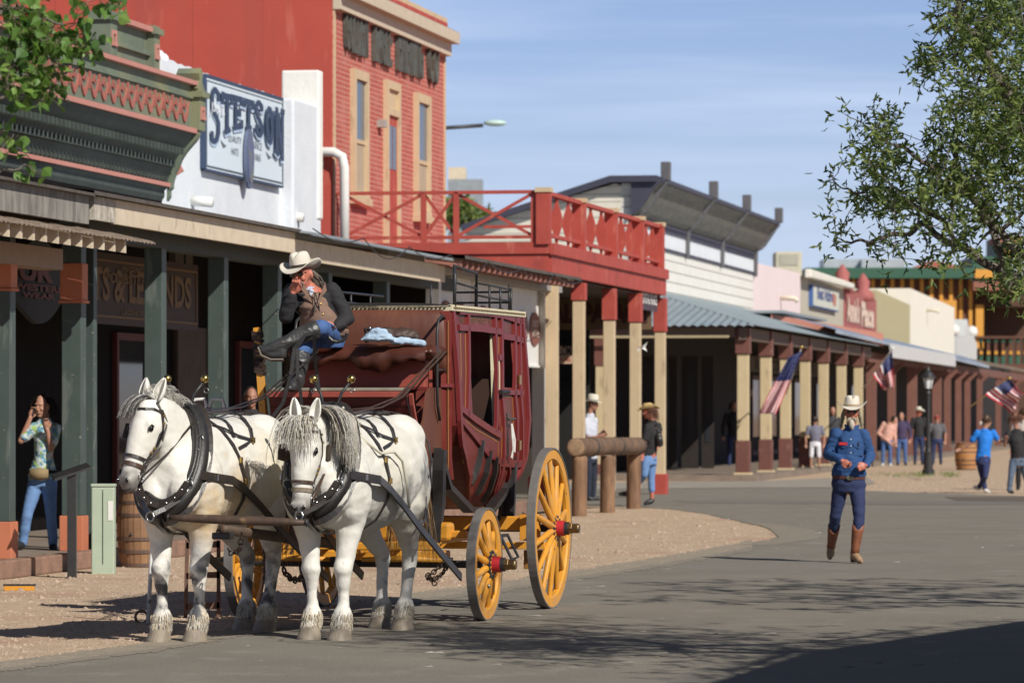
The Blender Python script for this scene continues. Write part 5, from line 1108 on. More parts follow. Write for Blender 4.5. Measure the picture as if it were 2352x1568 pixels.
def fur(name, muzzle, patches, legdark):
    m = mat(name, (.78,.76,.70), .6, (.62,.59,.52), 5, .8, bump=.12, bscale=40); t = m.node_tree; l = t.links.new; b = t.nodes['Principled BSDF']
    tc = [n for n in t.nodes if n.type == 'TEX_COORD'][0]
    def over(fac_socket, c):
        mm = t.nodes.new('ShaderNodeMix'); mm.data_type = 'RGBA'; mm.inputs['B'].default_value = c+(1,)
        src = [x for x in t.links if x.to_socket == b.inputs['Base Color']][0].from_socket
        l(fac_socket, mm.inputs['Factor']); l(src, mm.inputs['A']); l(mm.outputs['Result'], b.inputs['Base Color'])
    def near(p, r0, r1, c, ns=0, amt=1):
        d = t.nodes.new('ShaderNodeVectorMath'); d.operation = 'DISTANCE'; d.inputs[1].default_value = p; l(tc.outputs['Object'], d.inputs[0])
        r = t.nodes.new('ShaderNodeMapRange'); r.inputs['From Min'].default_value = r1; r.inputs['From Max'].default_value = r0; r.inputs['To Max'].default_value = amt; s = d.outputs['Value']
        if ns:
            n = t.nodes.new('ShaderNodeTexNoise'); n.inputs['Scale'].default_value = ns; n.inputs['Detail'].default_value = 4; l(tc.outputs['Object'], n.inputs['Vector'])
            a = t.nodes.new('ShaderNodeMath'); a.operation = 'MULTIPLY_ADD'; a.inputs[1].default_value = (r1-r0)*1.6; a.inputs[2].default_value = -(r1-r0)*.8; l(n.outputs['Fac'], a.inputs[0])
            q = t.nodes.new('ShaderNodeMath'); q.operation = 'ADD'; l(s, q.inputs[0]); l(a.outputs[0], q.inputs[1]); s = q.outputs[0]
        l(s, r.inputs['Value']); over(r.outputs[0], c)
    for p, r0, r1, c, amt in patches: near(p, r0, r1, c, 9, amt)
    near(muzzle, .075, .19, (.12,.105,.10), 14, .9)
    # dapple on the lower legs
    sp_ = t.nodes.new('ShaderNodeSeparateXYZ'); l(tc.outputs['Object'], sp_.inputs[0])
    r = t.nodes.new('ShaderNodeMapRange'); r.inputs['From Min'].default_value = .78; r.inputs['From Max'].default_value = .45; l(sp_.outputs['Z'], r.inputs['Value'])
    n = t.nodes.new('ShaderNodeTexNoise'); n.inputs['Scale'].default_value = 9; n.inputs['Detail'].default_value = 5; l(tc.outputs['Object'], n.inputs['Vector'])
    r2 = t.nodes.new('ShaderNodeMapRange'); r2.inputs['From Min'].default_value = .64-legdark*.2; r2.inputs['From Max'].default_value = .80-legdark*.2; l(n.outputs['Fac'], r2.inputs['Value'])
    mm = t.nodes.new('ShaderNodeMath'); mm.operation = 'MULTIPLY'; l(r.outputs[0], mm.inputs[0]); l(r2.outputs[0], mm.inputs[1]); over(mm.outputs[0], (.085,.085,.09))
    return m
# ================================================================ horse
HOOF = mat('hoof', (.33,.28,.21), .6, (.16,.13,.10), 14, .8, stretch=(1,1,.15))
SKIN_G = mat('dark_skin', (.03,.026,.026), .5); EYE = mat('eye_black', (.006,.005,.005), .08, spec=.9)
HLEA = mat('harness_leather', (.022,.019,.018), .38, (.05,.036,.026), 14, .6, spec=.6, bump=.1); HLEB = mat('bridle_brown', (.055,.03,.02), .45, (.1,.06,.04), 14, .6)
def make_horse(name, label, rx, ry, ang, poll, hdir, ndir, seed, legdark, patches, right):
    rnd = random.Random(seed)
    r = thing(name, label, 'horse', (rx, ry, 0), atan2(-cos(R(ang)), -sin(R(ang))), 'white horses hitched to the stagecoach')
    P = V(poll); h = V(hdir).normalized(); n = V(ndir); n = (n-h*n.dot(h)).normalized(); l = n.cross(-h).normalized()
    if l.y < 0: l = -l
    S = 1.04
    HS = [(-.035,.055,.055,-.055),(.02,.088,.095,-.075),(.09,.105,.128,-.085),(.17,.112,.142,-.092),(.25,.100,.135,-.09),(.34,.082,.108,-.068),(.43,.067,.085,-.052),(.50,.063,.076,-.046),(.56,.064,.072,-.045),(.605,.056,.058,-.048),(.635,.030,.032,-.05)]
    def hp(t, a, off=0):
        for (t0,w0,d0,c0),(t1,w1,d1,c1) in zip(HS, HS[1:]):
            if t <= t1 or t1 == HS[-1][0]: f = (t-t0)/(t1-t0); w = w0+(w1-w0)*f; d = d0+(d1-d0)*f; c_ = c0+(c1-c0)*f; break
        return P+(h*t+n*c_)*S+(l*(w*S+off)*cos(a)+n*(d*S+off)*sin(a))
    TR = [(1.02,1.16,.10,.14),(.96,1.15,.19,.25),(.84,1.16,.26,.34),(.64,1.20,.30,.405),(.38,1.21,.325,.42),(.08,1.185,.365,.43),(-.22,1.19,.385,.425),(-.48,1.24,.38,.40),(-.72,1.275,.345,.365),(-.92,1.25,.27,.32),(-1.05,1.20,.16,.23),(-1.10,1.18,.06,.12)]
    def tp(x, a, off=0):      # on the trunk; a = 0 left side, 90 top
        for (x0,c0,w0,d0),(x1,c1,w1,d1) in zip(TR, TR[1:]):
            if x >= x1: f = (x-x0)/(x1-x0); return V((x, (w0+(w1-w0)*f+off)*cos(R(a)), c0+(c1-c0)*f+(d0+(d1-d0)*f+off)*sin(R(a))))
    m = MB()
    m.loft([(V((x,0,c)), V((0,w,0)), V((0,0,d))) for x,c,w,d in TR], 28)
    m.ell((.55,0,1.50),(.34,0,0),(0,.10,0),(0,0,.14))                                   # withers
    m.ell((.93,.12,1.08),(.14,0,0),(0,.13,0),(0,0,.17)); m.ell((.93,-.12,1.08),(.14,0,0),(0,.13,0),(0,0,.17))   # breast
    m.ell((-.62,.13,1.45),(.34,0,0),(0,.20,0),(0,0,.20)); m.ell((-.62,-.13,1.45),(.34,0,0),(0,.20,0),(0,0,.20))   # croup
    # neck
    B = V((.66,0,1.30)); E = P-n*.10+h*.02; ax = (E-B)
    for k in range(1):
        secs = []
        for t, w, d, bow in ((0,.22,.37,0),(.25,.175,.32,.02),(.5,.13,.255,.035),(.75,.105,.20,.03),(.93,.092,.16,.01),(1.02,.07,.12,0)):
            c = B+ax*t; dd = (ax.normalized()*(1-t*.5)+(-h)*t*.0).normalized(); up = V((0,1,0)).cross(dd) if False else dd.cross(V((0,-1,0)))
            up = up.normalized(); 
            if up.z < 0: up = -up
            lat = V((0,1,0))*(1-t)+l*t
            secs.append((c+up*bow, lat.normalized()*w, up*d))
        m.loft(secs, 24)
    # head
    m.loft([(P+(h*t+n*c)*S, l*w*S, n*d*S) for t,w,d,c in HS], 22)
    for s in (1,-1):
        m.ell(P+(h*.19-n*.135+l*s*.042)*S, l*.052, n*.10, h*.115)                      # jaw
        m.ell(P+(h*.160-n*.012+l*s*.080)*S, l*.026, n*.030, h*.045)                       # brow
        m.ell(P+(h*.565+n*.0+l*s*.04)*S, l*.028, n*.030, h*.035)
    m.ell(P+(h*.60-n*.095)*S, l*.04, n*.04, h*.035)                                     # chin
    m.ell(P+(h*.06-n*.01)*S, l*.055, n*.05, h*.10)
    # legs
    for s in (1,-1):
        dx = .03 if (s > 0) == right else -.04
        m.ell((.72,s*.19,1.12),(.20,0,-.06),(0,.14,0),(.05,0,.30))
        m.limb([((.70,s*.18,1.02),.155),((.68,s*.165,.88),.118),((.685+dx*.4,s*.15,.72),.086),((.70+dx*.7,s*.138,.58),.068),((.72+dx,s*.134,.52),.072),((.71+dx,s*.132,.455),.056),((.695+dx,s*.13,.36),.042),((.695+dx,s*.13,.29),.041),((.70+dx,s*.128,.24),.048),((.705+dx,s*.126,.19),.070),((.745+dx,s*.126,.115),.056),((.76+dx,s*.126,.07),.058)], 14)
        fx_ = -.0 if s > 0 else -.20
        m.ell((-.66,s*.21,1.10),(.26,0,.08),(0,.155,0),(-.06,0,.30))
        m.limb([((-.60,s*.20,.96),.165),((-.66+fx_*.3,s*.185,.84),.125),((-.78+fx_*.6,s*.165,.70),.083),((-.90+fx_*.9,s*.145,.585),.062),((-.905+fx_,s*.14,.53),.062),((-.885+fx_,s*.135,.45),.050),((-.86+fx_,s*.13,.32),.044),((-.845+fx_,s*.125,.24),.049),((-.84+fx_,s*.122,.19),.070),((-.80+fx_,s*.12,.115),.055),((-.785+fx_,s*.12,.07),.057)], 14)
    fm = fur('fur_'+str(seed), tuple(P+(h*.62-n*.04)*S), patches, legdark)
    body = organic(m, 'body', fm, r, voxel=.0125, smooth=5, wr=.006, ws=6)
    # hooves and feather
    for s in (1,-1):
        dx = .03 if (s > 0) == right else -.04; fx_ = 0 if s > 0 else -.20
        for cx, cy_ in ((.775+dx, s*.126),(-.77+fx_, s*.12)):
            MB().loft([(V((cx+.012,cy_,0)), V((.105,0,0)), V((0,.092,0))),(V((cx+.008,cy_,.02)), V((.102,0,0)), V((0,.09,0))),(V((cx-.012,cy_,.085)), V((.075,0,0)), V((0,.070,0))),(V((cx-.018,cy_,.10)), V((.06,0,0)), V((0,.058,0)))], 22).build('hoof', HOOF, r, smooth=False, bevel=.004)
            m = MB()
            for k in range(460):
                a = rnd.uniform(0,2*pi); zt = rnd.uniform(.08,.235); back = .5-.5*cos(a)
                if zt > .2 and back < .4 and rnd.random() < .75: continue
                rr = .046 if zt > .22 else .060
                ox = -.045 if zt > .2 else -.03*(zt>.14)
                p = V((cx-.02+ox+rr*cos(a), cy_+rr*sin(a), zt)); o_ = V((cos(a),sin(a),0))
                m.m = 0 if rnd.random() < .55 else (1 if rnd.random() < .8 or legdark < .3 else 2)
                lock(m, p, [o_*.45+V((0,0,-.9)), o_*.05+V((0,0,-1)), o_*.18+V((0,0,-1))], min(.07, max(.03,zt-.05))+rnd.uniform(0,.015), .006, .0025, 5, V((-sin(a),cos(a),0)), rnd)
            m.build('feather', FEATHER, r, smooth=True)
    # ears
    for s in (1,-1):
        b = P+(l*s*.060-n*.03-h*.02)*S; up_ = (-h*1.0+l*s*.22-n*.10+V((0,0,.3))).normalized(); fwd = (n+l*s*.35).normalized(); fwd = (fwd-up_*fwd.dot(up_)).normalized(); lat = up_.cross(fwd)
        m = MB(); N = 9; vs = []; fs = []
        prof_ = [(0,.026),(.03,.036),(.07,.040),(.11,.032),(.145,.018),(.168,.004)]
        for hh, w in prof_:
            for k in range(N):
                t = -1+2*k/(N-1); vs.append(b+up_*hh*1.05+lat*(w*sin(t*2.2)*1.0)-fwd*(w*cos(t*2.2)))
        for i in range(len(prof_)-1):
            for k in range(N-1): fs.append((i*N+k, i*N+k+1, (i+1)*N+k+1, (i+1)*N+k))
        m.add(vs, fs); o = m.build('ear', [fm], r, smooth=True); k = o.modifiers.new('s','SOLIDIFY'); k.thickness = .006
        o.data.materials.append(SKIN_G)
        # eye, nostril
        e = P+(h*.185+l*s*.098-n*.022)*S; MB().ell(e, l*.016, n*.021, h*.024).build('eye', EYE, r, smooth=True)
        m = MB(); m.tube([e+(h*.026+n*.018+l*s*.004), e+(-h*.0+n*.026+l*s*.002), e+(-h*.026+n*.008+l*s*.004), e+(-h*.022-n*.02+l*s*.002)], .0055, 6); m.build('eyelid', SKIN_G, r, smooth=True)
        MB().ell(P+(h*.578+l*s*.043+n*.018)*S, (l*.012+n*s*.0), n*.014, (h*.020)).build('nostril', EYE, r, smooth=True)
    m = MB(); m.tube([P+(h*.617-n*.03+l*.052)*S, P+(h*.635-n*.045+l*.02)*S+n*.012, P+(h*.637-n*.045)*S+n*.014, P+(h*.635-n*.045-l*.02)*S+n*.012, P+(h*.617-n*.03-l*.052)*S], .004, 6); m.build('mouth', SKIN_G, r, smooth=True)
    # mane, forelock and tail
    crest = []
    for k in range(40):
        t = .10+.9*k/39; c = B+ax*t; up = ax.normalized().cross(V((0,-1,0))); up = up if up.z > 0 else -up; d = .36+(.15-.36)*t; crest.append(c+up*(d+.01))
    m = MB()
    if right:
        for k in range(1700):
            i = rnd.uniform(0,39); p = crest[int(i)]+V((rnd.uniform(-.02,.02),rnd.uniform(-.03,.035),0)); t = i/39
            m.m = 0 if rnd.random() < .45 else (1 if rnd.random() < .45 else 2)
            s = 1 if rnd.random() < .93 else -1
            lock(m, p, [V((.15,s*1.0,.45)), V((.15,s*1.0,-.5)), V((.12,s*.35,-1)), V((.05,s*.12,-1)), V((.0,s*.02,-1))], rnd.uniform(.34,.60)*(.7+.5*t), (.0065), .009, 9, V((1,0,0)), rnd)
    else:
        for k in range(420):
            i = rnd.uniform(0,39); p = crest[int(i)]+V((0,rnd.uniform(-.03,.03),0)); m.m = 0 if rnd.random() < .8 else 2
            s = rnd.choice((-1,-1,1)); lock(m, p, [V((.05,0,1)), V((-.1,s*.4,.6)), V((-.1,s*.9,-.1)), V((-.1,s*.5,-.8))], rnd.uniform(.07,.17), .009, .004, 6, V((1,0,0)), rnd)
    m.build('mane', HAIRW, r, smooth=True)
    m = MB()
    for k in range(270 if right else 330):
        p = P+(-h*.03+l*rnd.uniform(-.055,.055)+n*rnd.uniform(-.05,.01))*S
        if right:
            m.m = 0 if rnd.random() < .5 else (1 if rnd.random() < .4 else 2); a = rnd.uniform(-1,1)
            lock(m, p, [-h*.5+n*.9+l*a*.4, n*.7+h*.6+l*a*.8, h+l*a*.42+n*.10, h+l*a*.18], rnd.uniform(.18,.42), .0075, .004, 8, l, rnd)
        else:
            m.m = 3 if rnd.random() < .55 else (2 if rnd.random() < .6 else 0)
            lock(m, p, [-h*.2+n*.7-l*.3, n*.35+h*.8-l*.55, h*.9-l*.55-n*.05, h-l*.2-n*.15], rnd.uniform(.14,.28), .0075, .004, 8, l, rnd)
            if rnd.random() < .25: m.m = 0; lock(m, p, [-h+l*rnd.uniform(-.5,.5), -h*.8+n*.4+l*rnd.uniform(-.8,.8)], rnd.uniform(.05,.11), .008, .003, 5, l, rnd)
    m.build('forelock', HAIRW, r, smooth=True)
    m = MB(); TL = [mat('tail_brown', (.20,.11,.05), .6), mat('tail_blond', (.50,.34,.18), .6)]
    for k in range(200):
        a = rnd.uniform(0,2*pi); p = V((-1.07+.03*cos(a), .04*sin(a), 1.42)); m.m = rnd.choice((0,0,1))
        lock(m, p, [V((-.9,.1*sin(a),-.1)), V((-.3,.25*sin(a),-1)), V((0,.12*sin(a),-1)), V((.05*cos(a),.08*sin(a),-1))], rnd.uniform(.75,1.15), .014, .008, 9, V((0,1,0)), rnd)
    m.build('tail', TL, r, smooth=True)
    # ------------------------------------------------ harness
    def hstrap(ts, w, name='strap', mt=HLEA, off=.006, par=None, th=.006):
        pts = [hp(t, R(a), off) for t, a in ts]; nr = [(hp(t, R(a), .02)-hp(t, R(a), 0)).normalized() for t, a in ts]
        return MB().strap(pts, w, th, nr).build(name, mt, par or r)
    br = MB(); 
    def loop(t, w, m_=HLEA, dt=0): return hstrap([(t+dt*cos(R(a)), a) for a in range(0, 361, 15)], w, 'noseband', m_)
    nb = loop(.40, .022, HLEA if not right else HLEB); loop(.455, .030, HLEB if not right else mat('worn_leather', (.30,.25,.18), .7, (.12,.09,.06), 20, .8))
    for s in (0, 1):
        A_ = (lambda a: a) if s == 0 else (lambda a: 180-a)
        hstrap([(-.01,A_(20)),(.05,A_(0)),(.12,A_(-10)),(.20,A_(-18)),(.30,A_(-18)),(.40,A_(-14)),(.50,A_(-18))], .022, 'cheekpiece')
        hstrap([(.40,A_(-15)),(.36,A_(-45)),(.28,A_(-60)),(.16,A_(-50))], .018, 'cheekpiece')
        hstrap([(.05,A_(0)),(.045,A_(35)),(.06,A_(65)),(.065,A_(90))], .020, 'browband')
        # blinker
        c = hp(.185, R(A_(8)), .045); sl_ = 1 if s == 0 else -1
        m = MB(); pl = [(-.055,-.045),(.055,-.045),(.065,.0),(.055,.05),(-.055,.05),(-.065,.0)]
        c = hp(.19, R(A_(-12)), .03); fv = (n*.75+l*sl_*.65).normalized(); q = h.cross(fv).normalized()
        m.prism([(a,b+.045) for a,b in pl], lambda a,b,t: c+h*a+fv*b+q*t, -.004, .004); m.build('blinker', HLEA if not right else HLEB, r, bevel=.003)
        m = MB(); cc = hp(.515, R(A_(-22)), .012); m.tube([cc+h*.028*cos(k*pi/6)+n*.028*sin(k*pi/6) for k in range(12)], .004, 6, closed=True); cc2 = hp(.42, R(A_(-14)), .012); m.tube([cc2+h*.014*cos(k*pi/4)+n*.014*sin(k*pi/4) for k in range(8)], .0035, 6, closed=True); m.build('bit_ring', STEEL, r, smooth=True)
        m = MB()
        for t in (.06,.115,.30,.335): cc = hp(t, R(A_(-10)), .013); m.box(cc.x-.006,cc.x+.006,cc.y-.006,cc.y+.006,cc.z-.009,cc.z+.009)
        m.build('buckle', BRASS, r)
    # collar: padded loop round the neck base
    ct, cb = V((.60,0,1.685)), V((1.045,0,.955)); cc = (ct+cb)/2; la = (ct-cb)/2; nx = V((0,1,0)).cross(la).normalized(); nx = nx if nx.x > 0 else -nx
    def cpt(a, k=1.0, o=0): return cc+la*cos(a)*k+V((0,(.212*k*(1-.16*cos(a))+0),0))*sin(a)+nx*(o+.035*abs(sin(a)))
    N = 44
    m = MB(); m.tube([cpt(2*pi*k/N, 1.0, .0) for k in range(N)], [.052+.012*abs(sin(pi*k/N)) for k in range(N)], 12, closed=True); m.build('collar', BLACKL, r, smooth=True)
    m = MB(); m.tube([cpt(2*pi*k/N, .90, .045) for k in range(N)], .026, 10, closed=True); m.build('collar_rim', BLACKL, r, smooth=True)
    m = MB(); m.strap([cpt(2*pi*k/N, 1.13, -.035) for k in range(N+1)], .10, .018, [(cpt(2*pi*k/N,1.2,0)-cc).normalized()*.5+nx*.8 for k in range(N+1)]); m.build('collar_pad', HLEA, r)
    hm = MB(); 
    for s in (1,-1):
        pts = [cpt(s*a, 1.03, .055) for a in [.12+.28*k for k in range(11)]]; top = pts[0]
        hm.strap(pts, .030, .020, [nx]*len(pts)); hm.m = 1
        for k in range(3, 10): hm.sphere(pts[k]+nx*.012, .0055, 6, 4)
        hm.m = 0
        tt = V((.60, s*.06, 1.70)); hm.tube([top, tt+V((.03,0,.03)), tt+V((.02,s*.02,.10)), tt+V((-.01,s*.075,.18))], .011, 8); hm.m = 2
        hm.sphere(tt+V((-.015,s*.085,.205)), .031, 14, 10); hm.m = 0
        q = tt+V((-.03,s*.09,.12)); hm.m = 1; hm.tube([q+V((0,.018*cos(k*pi/4),.018*sin(k*pi/4))) for k in range(8)], .003, 5, closed=True); hm.m = 0
    hm.build('hames', [IRON, STEEL, BRASS], r, smooth=True)
    for s in (1,-1):
        a = cpt(s*2.2, 1.05, .07); m = MB(); m.tube([a+V((.0,.03*cos(k*pi/5),.03*sin(k*pi/5))) for k in range(10)], .005, 6, closed=True); m.tube([a+V((0,0,-.03)), a+V((.02,-s*.05,-.10))], .008, 6); a2 = cpt(s*1.3, 1.05, .06); m.tube([a2+V((.0,.024*cos(k*pi/5),.024*sin(k*pi/5))) for k in range(10)], .004, 6, closed=True); m.build('hame_ring', STEEL, r, smooth=True)
        yk = V((1.36 if right else 1.30, 0, .92)); m = MB(); b_ = a+V((.02,-s*.05,-.10)); m.strap([b_, (b_+yk)/2+V((.02,0,-.01)), yk+V((-.03,s*.02,.02))], .034, .010, (1,s*.3,.2)); m.build('breast_strap', HLEA, r)
        # trace
        t0 = cpt(s*1.95, 1.06, .03); pts = [t0+V((0,s*.035,0)), tp(.62, (0 if s>0 else 180)+(-4 if s>0 else 4), .075), tp(.30, -14 if s>0 else 194, .03), tp(0, -24 if s>0 else 204, .03)+V((0,0,-.03)), V((-.35,s*.385,.80)), V((-.75,s*.40,.63)), V((-1.10,s*.40,.50)), V((-1.42,s*.40,.385))]
        m = MB(); m.strap(pts, .065, .016, [V((0,s,.1))]*len(pts)); m.build('trace', HLEA, r, bevel=.002)
        m = MB(); q = (pts[0]+pts[1])/2+V((0,s*.012,0)); m.box(q.x-.015,q.x+.015,q.y-.006,q.y+.008,q.z-.022,q.z+.022); q = pts[4]; m.tube([q+V((.02*cos(k*pi/4),0,.045*sin(k*pi/4))) for k in range(8)], .006, 6, closed=True); m.build('trace_fitting', STEEL, r, bevel=.003)
        def band(seq, w, name, off=.008, th=.008):
            pts = [tp(x, a if s > 0 else 180-a, off+(.028 if x < -.3 and a > 0 else .004)) for x, a in seq]; nr = [(tp(x, a if s > 0 else 180-a, .05)-tp(x, a if s > 0 else 180-a, 0)).normalized() for x, a in seq]
            m = MB(); m.strap(pts, w, th, nr); return m.build(name, HLEA, r)
        band([(.45,90),(.44,70),(.42,50),(.38,30),(.33,12),(.28,-5),(.25,-25),(.24,-50),(.24,-75),(.24,-90)], .038, 'belly_band')
        band([(.48,60),(.35,50),(.20,42),(.0,38),(.14,33),(.30,27)], .024, 'side_strap'); 
        band([(-.42,90),(-.30,72),(-.15,54),(.0,38)], .03, 'hip_strap'); band([(.0,90),(.10,72),(.2,56),(.30,40)], .028, 'hip_strap')
        band([(-.62,90),(-.68,70),(-.74,48),(-.80,25),(-.84,5),(-.86,-12)], .022, 'hip_strap'); 
        band([(-.98,-8),(-.90,-12),(-.80,-16),(-.68,-18)], .06, 'breeching', .012, .012)
        m = MB(); q = tp(-.70,-20 if s>0 else 200,.012); m.strap([q, V((-.55,s*.37,.86)), V((-.36,s*.385,.79))], .02, .006, (0,s,.2)); q2 = tp(-.76,-22 if s>0 else 202,.01); m.strap([q2, V((-.74,s*.33,.85)), V((-.72,s*.36,.70))], .018, .006, (0,s,.2)); m.build('lazy_strap', HLEA, r)
        m = MB()
        for x, a in ((.34,14),(.28,-6),(.0,37)):
            q = tp(x, a if s>0 else 180-a, .018); m.box(q.x-.018,q.x+.018,q.y-.008,q.y+.008,q.z-.022,q.z+.022)
        m.build('buckle', BRASS, r, bevel=.003)
        # rein from bit to collar
        b0 = hp(.515, R(-22 if s>0 else 202), .02); m = MB(); e0 = cpt(s*.9,1.0,.09); mid = (b0+e0)/2-V((0,0,.03)); m.strap([b0, mid, e0, V((.45,s*.10,1.66)), V((.0,s*.06,1.68)), V((-.5,s*.04,1.70)), V((-1.1,s*.02,1.78)), V((-2.3,s*.02,2.15))], .016, .005, (0,.2,1)); m.build('rein', HLEB if right else HLEA, r)
    m = MB(); m.tube([V((.62,0,1.66)), V((.2,0,1.655)), V((-.3,0,1.665)), V((-.8,0,1.66)), V((-1.0,0,1.52))], .012, 8); m.build('back_strap', HLEA, r, smooth=True)
    if right:
        m = MB(); m.tube([V((.66,.10,1.70)), V((.62,.20,1.50)), V((.45,.33,1.36)), V((.25,.37,1.37)), V((.12,.395,1.30)), V((.02,.40,1.12)), V((-.02,.405,.95))], .011, 8); m.build('rope', mat('rope_white', (.66,.62,.50), .85), r, smooth=True)
    m = MB(); yk = V((1.36 if right else 1.30,0,.92)); m.tube([yk+V((0,.03*cos(k*pi/4),.035*sin(k*pi/4))) for k in range(8)], .008, 6, closed=True); m.build('yoke_ring', STEEL, r, smooth=True)
    m = MB(); m.strap([cb+V((.06,0,.06)), cb+V((.09,0,-.05)), V((1.06,0,.84)), V((.9,0,.79)), V((.6,0,.775))], .05, .014, [V((1,0,.2)),V((1,0,0)),V((.6,0,-.6)),V((0,0,-1)),V((0,0,-1))]); m.build('martingale', HLEA, r)
    m = MB(); m.strap([cpt(a, 1.02, .085) for a in (2.2,2.5,2.8,pi,2*pi-2.8,2*pi-2.5,2*pi-2.2)], .05, .02, nx); m.m = 1
    for a in (2.15,2.4,2.65,2.9,3.38,3.63,3.88,4.13): m.sphere(cpt(a,1.02,.098), .0055, 6, 4)
    m.build('hame_strap', [HLEA, STEEL], r)
    for s in (1,-1):
        m = MB(); m.strap([hp(.03, R(0 if s>0 else 180), .008), hp(.10, R(-45 if s>0 else 225), .012), hp(.16, R(-75 if s>0 else 255), .012), hp(.18, R(-90), .012)], .016, .006, [l*s,l*s,(l*s-n),-n]); m.build('throat_lash', HLEA, r)
    m = MB(); m.strap([V((1.28,.0,.90)), V((1.0,0,.80)), V((.8,0,.78)), V((.3,0,.77))], .035, .01, (0,0,1)); m.build('pole_strap', HLEA, r)
    return r
STAIN = (.58,.40,.19)
make_horse('white_horse', 'white draft horse nearest the street with long shaggy mane over its face', -1.16, 31.85, 15.5, (1.17,-.035,1.575), (.10,-.02,-1), (1,-.03,.1), 11, .12,
    [((.1,.3,1.2),.1,.4,(.72,.66,.52),.5),((-.7,.3,.9),.1,.3,(.66,.58,.44),.6)], True)
make_horse('white_horse', 'white draft horse beside the boardwalk, short mane and dark grey forelock, grey knees', -2.205, 31.6, 16.5, (1.13,-.10,1.735), (.34,-.16,-1), (.93,-.38,.3), 12, 1.05,
    [((.75,.22,.95),.08,.34,STAIN,.8),((.3,.35,1.0),.1,.42,STAIN,.7),((-.3,.36,1.3),.1,.4,(.72,.64,.46),.6),((.7,.15,.2),.03,.12,STAIN,.5)], False)
